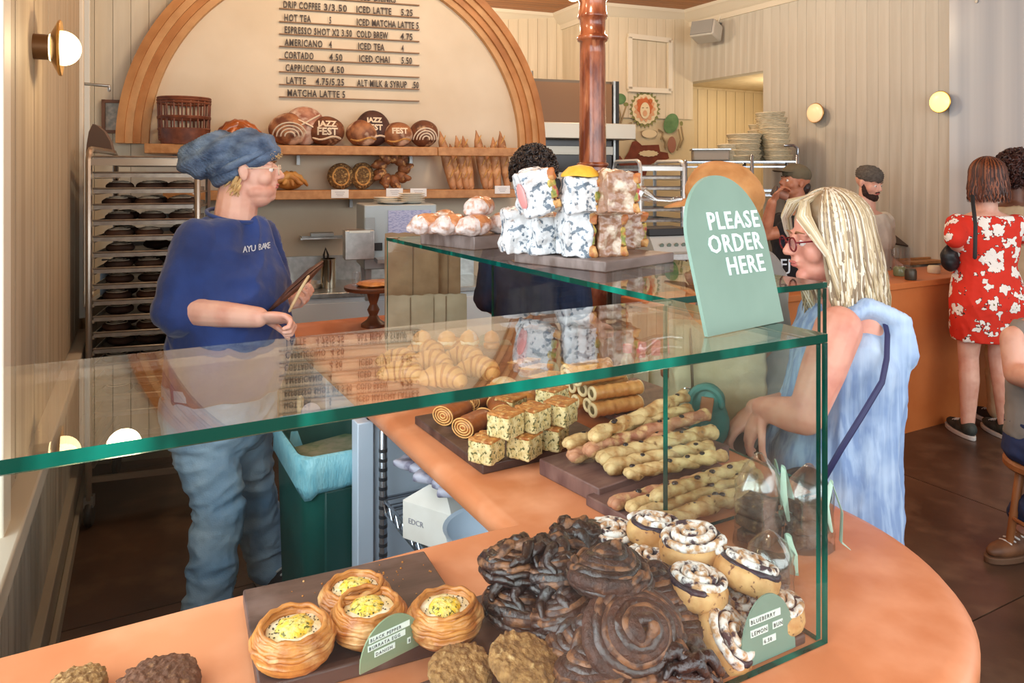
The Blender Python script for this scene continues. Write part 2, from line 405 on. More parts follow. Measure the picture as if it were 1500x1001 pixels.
g = MB(); lbox(g, 4.53, 5.0, .9, 3.4, -.06, -.054); g.build('pane', GLASS_THIN, w2, smooth=False)
t = MB(); lbox(t, -2.4, 4.5, .74, .80, -.02, .06); lbox(t, -2.4, 4.5, .66, .70, 0, .03)
struct(t.build('trim_7', mat('weathered_trim', (206, 198, 182), (176, 166, 148), sc=5, st=(1, .2, 1), rough=.6), bevel=.006))
wsc = mat('wainscot_board', (190, 186, 174), (160, 154, 140), sc=5, st=(3, 3, .3), rough=.6, rand=.05)
for k in range(26):
    m1 = MB(); y0 = 1.9+k*.1; lbox(m1, y0, y0+.094, .22, .66, 0, .012); m1.build('board', wsc, wl, smooth=False)
t = MB(); lbox(t, -2.4, 4.9, 0, .2, 0, .028); lbox(t, -2.4, 4.9, 0, .07, .028, .05); lbox(t, -2.4, 4.9, .2, .24, 0, .04)
struct(t.build('baseboard_left', mat('grey_base', (156, 148, 134), rough=.6), bevel=.005))
# bright outdoor pavement beyond the left window is left to the sky
# street side wall behind the camera with shop windows
fw = struct(MB().box((2.6, -2.55, .3), (8, .15, .6)).box((2.6, -2.55, 3.3), (8, .15, .35)).box((2.2, -2.55, 1.8), (.2, .15, 3.4)).box((5.3, -2.55, 1.8), (.6, .15, 3.4)).build('wall_street', board_g, smooth=False))
# iron column with rings
colm = mat('polished_brown_iron', (164, 98, 66), (112, 56, 36), sc=14, st=(1, 1, .3), lo=.42, hi=.58, detail=6, rough=.22, coat=.4, c3=(196, 136, 100), sc3=14, lo3=.6, hi3=.7, st3=(1, 1, .2))
cb = P(868, 257, 4.6); cb.z = 0
R0 = .084
prof = [(.14, 0), (.14, .12), (.11, .16), (R0+.012, .25), (R0+.006, 1.1), (R0+.004, 1.60), (R0+.012, 1.605), (R0+.016, 1.615), (R0+.012, 1.625), (R0+.003, 1.63), (R0+.003, 1.65), (R0+.012, 1.655), (R0+.016, 1.665), (R0+.012, 1.675), (R0, 1.68),
        (R0-.004, 2.35), (R0-.006, 2.42), (R0+.008, 2.43), (R0+.014, 2.445), (R0+.008, 2.46), (R0-.006, 2.47), (R0-.004, 2.56), (R0+.006, 2.57), (R0+.01, 2.58), (R0+.004, 2.6), (R0-.002, 2.66), (R0+.02, 2.72), (R0+.02, 2.76), (R0-.005, 2.8), (R0-.005, 3.2), (R0+.05, 3.28), (R0+.06, 3.35)]
tag(MB().lathe(prof, 40).build('column', colm, loc=cb, ang=60), 'polished brown iron column with raised rings rising behind the sandwiches', 'column')

# ================================================================ MAIN COUNTER AND GLASS CASE
CZ = .92
def outline(r=0.0):
    pts = [(-.19, .42), (.75, .46)]
    cx, cy, R = .94, 1.02, .40-r
    for k in range(0, 21):
        a = -pi*.5*(1.0-k/20)-.0; pts.append((cx+R*cos(a)*1.0, cy+R*sin(a)*1.12))
    pts += [(1.385-r, 1.25), (1.40-r, 1.5), (1.40-r, 3.50-r), (.74+r, 3.50-r), (.70+r, 3.44-r), (.685+r, 1.26), (.65, 1.235+r), (-.19, 1.235+r)]
    return pts
mb = MB(); rs = []
for ins, z in [(.03, .862), (.012, .866), (.0, .878), (.0, .902), (.010, .914), (.030, .92)]:
    rs.append([V((x, y, z)) for x, y in outline(ins)])
ctr = thing('l_shaped_counter', 'long orange plaster counter with a rounded end, carrying the glass case', 'counter', (.9, 1.0, 0))
mb.rings(rs).shift((.9, 1.0, 0)).build('countertop', orange, ctr, ang=50)
# body: outer skin wall following the customer side, open to the staff side
def skin(off, z0, z1, th):
    o1 = outline(off)[0:27]; o2 = outline(off+th)[0:27]
    o2[0] = (o2[0][0], o2[0][1]+th); o2[1] = (o2[1][0], o2[1][1]+th)
    loop = o1+o2[::-1]
    return MB().rings([[V((x, y, z0)) for x, y in loop], [V((x, y, z1)) for x, y in loop]])
skin(.012, .0, .864, .05).shift((.9, 1, 0)).build('curved_front', orange, ctr, ang=30)
blu = mat('pale_blue_white_panel', (205, 220, 236), (196, 212, 230), sc=3, rough=.5)
MB().box((.69, 2.19, .43), (.05, .06, .86)).box((1.0, 2.19, .43), (.6, .03, .86)).shift((.9, 1, 0)).build('upright_panel', blu, ctr, bevel=.003)
MB().box((1.30, 1.75, .43), (.02, .9, .86)).box((1.0, 3.11, .43), (.56, .76, .86)).box((1.0, 1.27, .43), (.6, .02, .86)).shift((.9, 1, 0)).build('inner_panel', blu, ctr, bevel=.003)
# glass case
ZT = 1.37; TH = .012; XS = .922; YF = .725; YB = 1.075; XE = 1.367; YE = 2.64
case = thing('glass_display_case', 'L-shaped glass case with green polished edges on the orange counter', 'display case', (.6, .9, CZ))
cs = (.6, .9, CZ)
def pane(name, c, sz, m=GLASS, thin=2, edges=None):
    mis = [1]*6
    a = {0: (4, 5), 1: (2, 3), 2: (0, 1)}[thin]
    for k in a+tuple(edges or ()): mis[k] = 0
    return MB().box(c, sz, mis=mis).shift(cs).build(name, [m, EDGE], case, smooth=False)
pane('front_top_glass', ((-.19+XS)/2, (YF+YB)/2, ZT-TH/2), (XS+.19, YB-YF, TH), GLASS_TOP, edges=(3,))
pane('side_top_glass', ((XS+XE)/2, (YB+YE)/2+.001, ZT-TH/2), (XE-XS, YE-YB, TH), GLASS_TOP)
pane('front_pane', ((-.19+XS)/2, YF+.005, (CZ+ZT-TH)/2), (XS+.19, .01, ZT-TH-CZ-.002), thin=1)
pane('side_pane', (XS-.005, (YF+YB)/2+.006, (CZ+ZT-TH)/2), (.01, YB-YF-.012, ZT-TH-CZ-.002), thin=0)
pane('front_pane', ((XS+XE)/2, YB+.006, (CZ+ZT-TH)/2), (XE-XS-.004, .01, ZT-TH-CZ-.002), thin=1)
pane('side_pane', (XE-.005, (YB+YE)/2+.006, (CZ+ZT-TH)/2), (.01, YE-YB-.024, ZT-TH-CZ-.002), thin=0)
pane('end_pane', ((XS+XE)/2, YE-.006, (CZ+ZT-TH)/2), (XE-XS-.004, .01, ZT-TH-CZ-.002), thin=1)
# --- second counter
c2 = thing('ochre_counter', 'ochre orange plaster service counter by the right wall', 'counter', (3.8, 3.2, 0))
def ro(x0, x1, y0, y1, r, n=8):
    pts = []
    for cx, cy, a0_ in [(x0+r, y0+r, pi), (x1-.01, y0+.01, 1.5*pi), (x1-.01, y1-.01, 0), (x0+.01, y1-.01, .5*pi)]:
        q = r if a0_ == pi else .01
        for k in range(n+1): pts.append((cx+q*cos(a0_+pi/2*k/n), cy+q*sin(a0_+pi/2*k/n)))
    return pts
MB().prism(ro(2.5, 5.5, 2.86, 3.26, .2), 0, .90).shift((3.8, 3.2, 0)).build('counter_body', orange2, c2, ang=30)
MB().prism(ro(2.48, 5.5, 2.84, 3.28, .2), .90, .94).shift((3.8, 3.2, 0)).build('countertop', orange2, c2, ang=30, bevel=.006)
# ================================================================ BAKED GOODS ON THE COUNTER
slate = mat('dark_walnut_board', (92, 66, 58), (60, 40, 36), sc=6, st=(1, 5, 1), rough=.45, bump=.08, detail=6, c3=(120, 98, 92), sc3=7, lo3=.55, hi3=.7)
mauve = mat('mauve_brown_board', (124, 92, 84), (92, 62, 58), sc=5, st=(1, 6, 2), rough=.5, bump=.1, detail=6)
greyb = mat('grey_brown_board', (140, 126, 120), (104, 88, 80), sc=6, st=(1, 6, 2), rough=.5, bump=.06)
golden = mat('golden_pastry', (206, 138, 66), (156, 84, 30), sc=28, lo=.35, hi=.7, rough=.42, bump=.25, bsc=90, coat=.25, rand=.08, c3=(234, 190, 128), sc3=22, lo3=.55, hi3=.75)
pale_g = mat('pale_golden_pastry', (228, 176, 106), (200, 134, 64), sc=22, rough=.5, bump=.15, bsc=80, rand=.06)
brownp = mat('browned_pastry', (170, 96, 44), (122, 58, 24), sc=20, rough=.4, bump=.2, bsc=70, coat=.2, rand=.1)
cream = mat('white_cream', (250, 240, 214), (236, 214, 150), sc=60, rough=.5, bump=.2, bsc=120)
yolk = mat('baked_egg_and_herbs', (248, 204, 60), (232, 214, 130), sc=120, lo=.4, hi=.6, rough=.4, bump=.4, bsc=160, c3=(110, 106, 40), sc3=170, lo3=.56, hi3=.62)
seedm = mat('dark_herb_flecks', (54, 48, 26), rough=.7)
choc = mat('dark_chocolate_glaze', (50, 26, 20), (28, 14, 12), sc=50, rough=.28, bump=.4, bsc=150, coat=.5)
choc2 = mat('cocoa_swirl_dough', (76, 44, 32), (44, 24, 18), sc=70, rough=.55, bump=.5, bsc=180, c3=(122, 78, 52), sc3=40, lo3=.6, hi3=.75)
dough = mat('baked_bun_dough', (222, 178, 118), (190, 132, 72), sc=30, rough=.6, bump=.15, bsc=90, c3=(120, 70, 44), sc3=110, lo3=.62, hi3=.68)
berry = mat('blueberry_filling', (58, 34, 50), (36, 20, 30), sc=60, rough=.4, bump=.3, bsc=120)
sugar = mat('powdered_sugar_on_dough', (244, 240, 234), (196, 150, 104), sc=75, lo=.44, hi=.6, rough=.8, bump=.25, bsc=150, c3=(70, 44, 50), sc3=60, lo3=.54, hi3=.62)
cookm = mat('oat_cookie_crumb', (170, 128, 76), (118, 82, 42), sc=70, rough=.85, bump=.7, bsc=130, c3=(206, 170, 116), sc3=90, lo3=.58, hi3=.7)
paper = mat('white_baking_paper', (232, 228, 220), rough=.7)
sage = mat('sage_green_card', (120, 148, 132), (112, 140, 124), sc=8, rough=.55)
olive = mat('olive_green_card', (126, 142, 112), rough=.55)
labw = mat('white_label_tape', (226, 236, 228), rough=.5)
inkd = mat('dark_lettering', (52, 62, 60), rough=.7)

def board(name, label, c, sx, sy, h, rz, m, group=None, lip=False):
    o = thing(name, label, 'board', (c[0], c[1], c[2]), rz, group)
    MB().box((0, 0, h/2), (sx, sy, h)).build('plank', m, o, bevel=.003); return o
CT = .92
def onb(o, u, v, z): return PZ(u, v, z)
# ---- egg danishes -------------------------------------------------
db_ = board('serving_board', 'dark walnut board with crumbs under the four egg danishes', (.335, 1.105, CT), .30, .25, .022, -.08, slate)
cr = MB()
for k in range(70):
    x, y = RND.gauss(.02, .06), RND.gauss(.06, .03)
    if abs(x) < .14 and abs(y) < .115: cr.ell((x, y, .0225), (RND.uniform(.0008, .002),)*3, n=5, m=4)
cr.build('crumbs', golden, db_)['kind'] = 'stuff'
def danish(seed):
    t = thing('egg_danish', '', 'pastry')
    def wob(a, z): return 1+.035*noise.noise(V((cos(a)*1.5, sin(a)*1.5, seed+z*30)))+.02*sin(z*900+2*sin(a+seed))
    prof = [(.030, 0), (.043, .002), (.050, .010), (.0535, .018), (.054, .026), (.052, .034), (.048, .041), (.044, .0445), (.040, .044), (.037, .040), (.036, .034), (.02, .033), (.001, .033)]
    # finer layers
    pr = []
    for i in range(len(prof)-1):
        for k in range(3):
            f = k/3; r = prof[i][0]*(1-f)+prof[i+1][0]*f; z = prof[i][1]*(1-f)+prof[i+1][1]*f; pr.append((r, z))
    mb = MB().lathe(pr, 56, wob=wob)
    # crinkled layers round the rim
    for q in range(4):
        pts = []
        for j in range(56):
            an = 2*pi*j/56; rr_ = .0535-.004*q+.0016*noise.noise(V((cos(an)*4, sin(an)*4, seed+q*3))); hh = .030+.0048*q+.004*max(0, cos(an-seed*1.9))*(q/3)+.0012*sin(9*an+q*2+seed)
            pts.append((rr_*cos(an), rr_*sin(an), hh))
        mb.tube(pts, .0034, 6, closed=True)
    mb.noise(.0012, 90, seed).build('pastry_shell', golden, t, ang=70)
    MB().lathe([(.0375, .034), (.036, .0385), (.028, .0405), (.012, .0415), (.001, .0415)], 36).noise(.0014, 70, seed).build('cream_filling', cream, t)
    MB().lathe([(.026, .039), (.022, .0445), (.014, .0475), (.001, .0485)], 30, c=(.002, 0, 0), wob=lambda a, z: 1+.22*noise.noise(V((cos(a)*2, sin(a)*2, seed)))).noise(.0016, 120, seed).build('baked_egg', yolk, t)
    sd = MB()
    for k in range(60):
        a = RND.uniform(0, 6.28); r = .034*sqrt(RND.random()); z = .049-.009*(r/.034)
        sd.ell((r*cos(a), r*sin(a), z), (RND.uniform(.0008, .0018), .0009, .0007), n=5, m=4)
    sd.build('herb_flecks', seedm, t)['kind'] = 'stuff'
    return t
for k, (u, v, s, lab) in enumerate([(430, 955, 1.02, 'egg danish at the near left corner of the walnut board, crinkled rim behind'), (520, 890, .95, 'round egg danish at the back of the walnut board, behind the one with the card'),
                         (540, 920, .98, 'egg danish showing white cream, standing right behind the olive card'), (652, 920, .98, 'egg danish with bright yolk on the right edge of the walnut board')]):
    t = danish(k+1); t['label'] = lab; t['group'] = 'egg danishes on the walnut board'
    p = PZ(u, v, CT+.032); t.location = (p.x, p.y, CT+.0225); t.rotation_euler = (0, 0, k*1.4); t.scale = (s, s, s*1.02)

# ---- little half-round cards --------------------------------------
def card(label, p, w, h, yaw, lean, m, lines, name='price_card', tsz=.008, strip=True, group='half-round price cards', ls=0):
    t = thing(name, label, 'sign', p, 0, group)
    R = rotz(yaw) @ Matrix.Rotation(lean, 3, 'X')
    poly = [(-w/2, 0), (w/2, 0)]+[(w/2*cos(pi*k/24), .08*h+(h*.92)*sin(pi*k/24)) for k in range(0, 25)]
    mb = MB(); mb.rings([[R @ V((x, 0, y)) for x, y in poly], [R @ V((x, .0025, y)) for x, y in poly]]); mb.build('card', m, t, ang=30)
    MB().box(R @ V((-w*.40, .008, .005)), (.004, .014, .010), R).build('foot', m, t)
    MB().box(R @ V((w*.40, .008, .005)), (.004, .014, .010), R).build('foot', m, t)
    tilt = Matrix.Rotation(-.0, 3, 'Y')
    for s, x, z, sz in lines:
        o = R @ V((x, -.0012, z)); xx = R @ V((1, 0, .0)); yy = R @ V((0, 0, 1))
        if strip:
            wd = sz*.86*len(s); MB().box(R @ V((x+wd/2-sz*.2, -.0004, z+sz*.36)), (wd, .0008, sz*1.25), R).build('label_strip', labw, t, smooth=False)
        text(s, sz, inkd if strip else labw, t, M4(o, xx, yy), sp=1.25, depth=.0002)
    return t
card('olive green card lettered with a three line danish name, between two danishes', PZ(572, 962, CT+.022)+V((0, -.006, 0)), .098, .058, .22, -.02, olive,
     [('BLACK PEPPER', -.034, .036, .0062), ('BURRATA EGG', -.036, .026, .0062), ('DANISH', -.026, .015, .0062), ('8', .026, .012, .0062)])
card('sage green card reading blueberry lemon bun by the near right corner of the glass', (.818, .739, CT+.003), .106, .088, .0, -.05, sage,
     [('BLUEBERRY', -.034, .056, .0078), ('LEMON', -.033, .040, .0078), ('BUN', .010, .040, .0078), ('6.50', -.010, .024, .0074)])
card('sage green card reading chocolate babka in front of the chocolate knots', (.628, .739, CT+.003), .110, .074, .0, -.05, sage,
     [('CHOCOLATE', -.036, .047, .0080), ('BABKA', -.014, .033, .0080)])
card('plain sage card standing behind the clear bags of brownies', PZ(1148, 745, CT+.003), .075, .10, .9, -.15, sage, [])
card('sage card on edge behind the cream puffs, left of its twin', PZ(708, 512, CT+.02), .07, .055, -.9, -.2, sage, [])
card('sage card on edge behind the cream puffs, right of its twin', PZ(739, 522, CT+.02), .07, .06, -.9, -.2, sage, [])
card('small sage card leaning at the back of the striped slices', PZ(808, 545, CT+.02), .05, .035, -.5, -.2, sage, [])
card('small dark sage card between the yellow bun and the sausage rolls', PZ(790, 578, CT+.02), .05, .03, -.7, -.2, mat('dull_sage_card', (104, 134, 122), rough=.6), [])

# ---- trays for babka / blueberry ----------------------------------
board('serving_tray', 'dark walnut tray under the chocolate knots', (.57, .91, CT), .28, .30, .014, .0, slate, 'walnut trays by the front glass')
board('serving_tray', 'dark walnut tray under the sugared blueberry buns', (.807, .905, CT), .175, .33, .014, .0, slate, 'walnut trays by the front glass')
board('serving_tray', 'dark tray under the two oat cookies', (.378, .838, CT), .12, .16, .012, .0, slate)

def knot(seed, dark):
    t = thing('chocolate_knot', '', 'pastry'); R = .056
    MB().lathe([(.034, 0), (.048, .003), (.0545, .012), (.055, .022), (.048, .031), (.03, .036), (.001, .037)], 32).noise(.002, 30, seed).build('dough_base', [dough], t, ang=80)
    mb = MB(); n = 120
    turns = 3.1
    for q, (rt, mi, dz_) in enumerate([(.0092, 0, 0), (.0062, 2, .003), (.0080, 1, .001)]):
        pts = []
        for k in range(n):
            f = k/(n-1); a = seed+q*2.09+f*turns*2*pi/1.35; r = R*(1.02-.86*f)+.002*noise.noise(V((k*.15, seed, q)))
            pts.append((r*cos(a)*(1+.10*sin(seed)), r*sin(a)*(1-.10*sin(seed)), .016+.034*f**.7+dz_+.003*sin(a*2+seed)))
        mb.tube(pts, rt, 8, mi=mi, fl=1.15)
    for lay in range(3):
        for q in range(2):
            n2 = 60; pts = []
            for k in range(n2):
                a = 2*pi*k/n2; rr_ = R*(.99-.05*lay)+.003*sin(a*5+seed+q*pi+lay); pts.append((rr_*cos(a), rr_*sin(a), .010+.009*lay+.0035*sin(a*5+seed+q*pi)))
            mb.tube(pts, .0058, 6, mi=(q+lay) % 2 if lay < 2 else 2, closed=True)
    if dark:
        for q in range(5):
            a = seed*1.7+q*.62; d = V((cos(a), sin(a), 0)); e = V((-sin(a), cos(a), 0)); off = (q-2)*.016
            pts = [d*(R*.86*(2*s/14-1))+e*(off+.006*sin(s*.9+q))+V((0, 0, .032+.022*sin(pi*s/14)+.004*sin(s*1.4+q*2))) for s in range(15)]
            mb.tube(pts, [.004+.007*sin(pi*s/14) for s in range(15)], 9, mi=(0, 1, 0, 2, 0)[q], fl=.9)
    mb.noise(.0016, 70, seed).build('cocoa_swirl', [choc if dark else choc2, choc, mat('cocoa_streaked_dough', (134, 90, 60), (62, 36, 26), sc=70, lo=.42, hi=.58, rough=.45, bump=.3, bsc=120)], t, ang=80)
    return t
kn = [knot(1, True), knot(2, False), knot(3, True), knot(4, False)]
KL = [(760, 838, .985, 0, 'glossy dark chocolate knot at the left end of the pile, upper layer'), (824, 842, .992, 2, 'glossy chocolate knot second from the left in the upper layer'), (892, 848, 1.03, 1, 'tall swirled cocoa knot crowning the chocolate pile'),
      (850, 805, .955, 0, 'dark chocolate knot at the back of the pile'), (962, 876, .975, 3, 'cocoa swirl knot touching the blueberry buns'), (762, 898, .944, 2, 'chocolate knot lowest at the left end of the pile'),
      (832, 903, .958, 0, 'chocolate knot with pale dough edge, below the crowning swirl'), (920, 928, .99, 1, 'large cocoa rose knot facing the front glass'), (862, 955, .944, 2, 'dark chocolate knot beside the oat cookies'),
      (880, 1000, .944, 3, 'cocoa knot lowest at the front edge of the frame'), (990, 925, .944, 3, 'chocolate knot wedged between the rose knot and the blueberry buns'), (985, 985, .944, 0, 'dark knot right behind the chocolate card')]
for k, (u, v, z, ki, lab) in enumerate(KL):
    src = kn[ki]; p = PZ(u, v, z); a = RND.uniform(0, 6)
    tilt = (RND.uniform(-.25, .05), RND.uniform(-.12, .12), a)
    if k == 7: tilt = (.75, -.1, 0)
    loc = (p.x, p.y, z-.012)
    if src['label'] == '': o = src; o.location = loc; o.rotation_euler = tilt; o['label'] = lab
    else: o = dup(src, loc, label=lab, rot=tilt)
    o['group'] = 'chocolate knots piled by the front glass'; o.scale = (1.0,)*3 if k != 7 else (1.1,)*3

def bbun(seed, bare=False):
    t = thing('blueberry_bun', '', 'pastry'); R = .047
    MB().lathe([(.034, 0), (.044, .004), (.0475, .014), (.047, .026), (.043, .033), (.03, .034), (.001, .034)], 34).noise(.002, 40, seed).build('bun_side', dough, t, ang=80)
    mb = MB(); n = 80
    pts = [V(((.006+.037*k/n)*cos(seed+k/n*2*pi*2.6), (.006+.037*k/n)*sin(seed+k/n*2*pi*2.6), .042-.008*(k/n)**2)) for k in range(n)]
    mb.tube(pts, [.0062 if k > 3 else .005 for k in range(n)], 8, fl=1.1)
    mb.noise(.0018, 60, seed).build('sugared_swirl', sugar, t, ang=80)
    pts = [V(((.010+.033*k/n)*cos(pi+seed+k/n*2*pi*2.6), (.010+.033*k/n)*sin(pi+seed+k/n*2*pi*2.6), .037-.006*(k/n)**2)) for k in range(n)]
    MB().tube(pts, .0048, 7).noise(.0015, 80, seed).build('blueberry_filling', berry, t, ang=80)
    return t
bs = [bbun(1), bbun(2.4), bbun(4.1)]
BL = [(895, 800, .957, 'blueberry bun peeking out behind the chocolate pile', 1), (958, 788, .985, 'white sugared blueberry bun furthest back in its pile', 1), (1018, 815, .99, 'wide sugared blueberry bun in the top row beside the bags', 1.15),
      (952, 838, .955, 'low blueberry bun tucked behind the chocolate swirl', .95), (1016, 872, .985, 'browned blueberry bun in the middle of its pile', 1.0), (1088, 852, .985, 'tilted blueberry bun on top next to the brownie bags', 1.05),
      (1046, 935, .944, 'sugared blueberry bun standing on edge left of its card', 1.0), (1136, 905, .944, 'blueberry bun behind the blueberry card near the corner', .9), (1078, 905, .936, 'blueberry bun mostly hidden under the middle ones', .9)]
for k, (u, v, z, lab, s) in enumerate(BL):
    p = PZ(u, v, z); src = bs[k % 3]
    tl = (RND.uniform(-.1, .3), RND.uniform(-.15, .15), RND.uniform(0, 6))
    if k == 6: tl = (.7, .5, 0)
    if k == 5: tl = (.3, .2, 1)
    loc = (p.x, p.y, z-.01)
    if src['label'] == '': o = src; o.location = loc; o.rotation_euler = tl; o['label'] = lab
    else: o = dup(src, loc, label=lab, rot=tl)
    o['group'] = 'blueberry lemon buns'; o.scale = (s,)*3
# ---- oat cookies and scones ---------------------------------------
def cookie(name, r, h, seed, lab, loc, m=cookm, tl=(0, 0, 0), group=None, cat='cookie'):
    mb = MB().lathe([(r*.8, 0), (r*.97, h*.2), (r, h*.45), (r*.9, h*.8), (r*.6, h), (.001, h*1.05)], 40)
    for k in range(90):
        a = RND.uniform(0, 6.28); q = r*.92*sqrt(RND.random()); mb.ell((q*cos(a), q*sin(a), h*(1.02-.35*(q/r)**3)), (RND.uniform(.003, .007), .004, .0035), rotz(RND.uniform(0, 3)), 7, 5)
    o = blob(name, mb, m, vox=.0018, sm=1, disp=lambda p, n: .0016*noise.noise(p*140+V((seed, 0, 0)))+.001*noise.noise(p*320))
    o.location = loc; o.rotation_euler = tl; tag(o, lab, cat, group); return o
p = PZ(674, 985, .94); cookie('oat_cookie', .044, .022, 1, 'rough oat cookie, the smaller left one at the front edge', (p.x, p.y, .934), tl=(.15, 0, 0), group='oat cookies at the front edge')
p = PZ(766, 975, .955); cookie('oat_cookie', .050, .024, 2, 'larger rough oat cookie resting against the chocolate knots', (p.x, p.y, .948), tl=(.3, -.1, 1), group='oat cookies at the front edge')
darkc = mat('dark_scone_crumb', (112, 70, 44), (76, 44, 26), sc=60, rough=.8, bump=.6, bsc=110, c3=(150, 104, 66), sc3=60, lo3=.55, hi3=.7)
p = PZ(232, 1003, .94); cookie('craggy_scone', .052, .035, 3, 'craggy dark brown scone at the bottom edge left of the walnut board', (p.x, p.y, .921), darkc, cat='pastry', group='craggy scones at the bottom edge')
p = PZ(113, 1015, .93); cookie('craggy_scone', .036, .03, 4, 'smaller craggy scone at the bottom left corner, greenish brown', (p.x, p.y, .921), cookm, cat='pastry', group='craggy scones at the bottom edge')

# ---- side run boards ----------------------------------------------
def bb(label, u0, v0, u1, v1, sx, sy, h, rz, m, z=CT):  # near-left corner at pixel, sized
    p = PZ(u0, v0, z+h); R = rotz(rz); c = p+R @ V((sx/2, sy/2, 0)); c.z = z
    return board('serving_board', label, c, sx, sy, h, rz, m)
bb('dark board under the seeded bread cubes', 707, 682, 0, 0, .36, .40, .022, .02, slate)
bb('dark board under the croissants and cream puffs', 668, 585, 0, 0, .38, .50, .02, .02, mauve) 
bb('thick mauve brown board with a moulded edge under the upper cheese sticks', 877, 716, 0, 0, .42, .20, .036, .12, mauve)
bb('mauve brown board with a moulded edge under the lower cheese sticks', 944, 772, 0, 0, .36, .17, .022, .10, mauve)
bb('dark board under the stacked sausage rolls', 905, 610, 0, 0, .30, .28, .02, .04, mauve)

# ---- croissants ----------------------------------------------------
def croissant(seed):
    t = thing('croissant', '', 'pastry'); mb = MB(); n = 61
    pts = []; rr = []; L_ = .150
    for k in range(n):
        f = k/(n-1)*2-1; a = f*1.25; pts.append((.062*sin(a), .062*(cos(a)-1)+.02, .026*(1-.35*f*f)))
        seg = abs(f)*3.1; step = seg-math.floor(seg); env = .029*(1-abs(f)**1.7)**.7+.004
        rr.append(env*(1.0-.16*step+.02*noise.noise(V((k*.3, seed, 0)))))
    for i in range(n-1):
        pass
    # rings with two colours: pale grooves, brown crests
    ps = [V(p) for p in pts]; ringl = []
    for i, p in enumerate(ps):
        tt = (ps[min(i+1, n-1)]-ps[max(i-1, 0)]).normalized(); x = V((0, 0, 1)).cross(tt).normalized(); y = tt.cross(x)
        ringl.append([p+(x*cos(2*pi*j/18)+y*sin(2*pi*j/18)*.92)*rr[i] for j in range(18)])
    for i in range(n-1):
        f = (i/(n-1)*2-1); seg = abs(f)*3.1; step = seg-math.floor(seg)
        mb.rings([ringl[i], ringl[i+1]], False, mi=1 if step < .26 else 0)
    mb.f.append(tuple(range(17, -1, -1))); mb.m.append(1)
    o = len(mb.v)-18; mb.f.append(tuple(o+j for j in range(18))); mb.m.append(1)
    mb.noise(.0012, 60, seed); z0 = min(v[2] for v in mb.v); mb.shift((0, 0, z0))
    mb.build('laminated_body', [mat('croissant_gold', (222, 172, 104), (204, 148, 80), sc=30, rough=.45, bump=.15, bsc=90, rand=.06), mat('croissant_crest', (184, 116, 54), (160, 92, 40), sc=30, rough=.4, bump=.15, bsc=90, coat=.2)], t, ang=80)
    return t
CL = [(588, 565, 0, 'croissant at the near left corner of its rows'), (583, 545, 1, 'croissant behind the near left corner one'), (648, 572, 0, 'large croissant nearest to the glass edge, middle of the front row'), (630, 548, 1, 'croissant in the middle of the cluster'),
      (622, 531, 0, 'croissant at the back of the left column, under its neighbour'), (660, 527, 1, 'croissant furthest back next to the cream puffs'), (679, 541, 0, 'croissant between the back one and the right one'), (700, 559, 1, 'right-hand croissant of the front row with a curled tip')]
cr0 = [croissant(1), croissant(5)]
for k, (u, v, q, lab) in enumerate(CL):
    p = PZ(u, v, CT+.022); src = cr0[k % 2]; rzz = -.9+RND.uniform(-.25, .25)
    loc = (p.x, p.y, CT+.021)
    if src['label'] == '': o = src; o.location = loc; o.rotation_euler = (0, 0, rzz); o['label'] = lab
    else: o = dup(src, loc, rzz, lab)
    o['group'] = 'croissants in the side case'; o.scale = (1.22, 1.22, 1.3)
# cream puffs
rp = P(672, 500, 2.66); rz_ = thing('riser_board', 'narrow raised board under the cream puffs at the back of the case', 'board', (rp.x, rp.y, CT), -.45)
MB().box((0, 0, .03), (.42, .10, .06)).build('plank', mauve, rz_, bevel=.003)
def puff(lab, u, v, r, mt, creamy=True, group='cream puffs behind the croissants'):
    p = P(u, v, 2.66); t = thing('cream_puff', lab, 'pastry', (p.x, p.y, .9805), RND.uniform(0, 6), group)
    MB().lathe([(r*.5, 0), (r*.9, .004), (r, .014), (r*.96, .020)], 28).noise(.002, 50, u).build('puff_base', mt, t, ang=80)
    if creamy: MB().lathe([(r*.9, .016), (r*1.02, .021), (r*.98, .030), (r*.7, .032)], 28, wob=lambda a, z: 1+.06*sin(9*a)).noise(.002, 60, u).build('cream_layer', cream, t, ang=80)
    MB().lathe([(r*.9, .026), (r*.97, .034), (r*.8, .05), (r*.45, .060), (r*.15, .063), (.001, .067)], 28, wob=lambda a, z: 1+.03*sin(7*a+u)).noise(.003, 40, u).build('puff_top', mt, t, ang=80)
puff('cream puff with cream spilling at the left of the back row', 618, 513, .036, pale_g)
puff('pointed pale puff, second from the left in the back row', 655, 506, .034, pale_g)
puff('round pale puff furthest back under the cards', 687, 499, .035, pale_g)
puff('powdered puff in front of the pointed one', 690, 521, .028, mat('powdered_puff', (216, 186, 160), (240, 232, 224), sc=40, rough=.7))
puff('small brown crescent puff to the right of the powdered one', 720, 524, .030, golden, False)
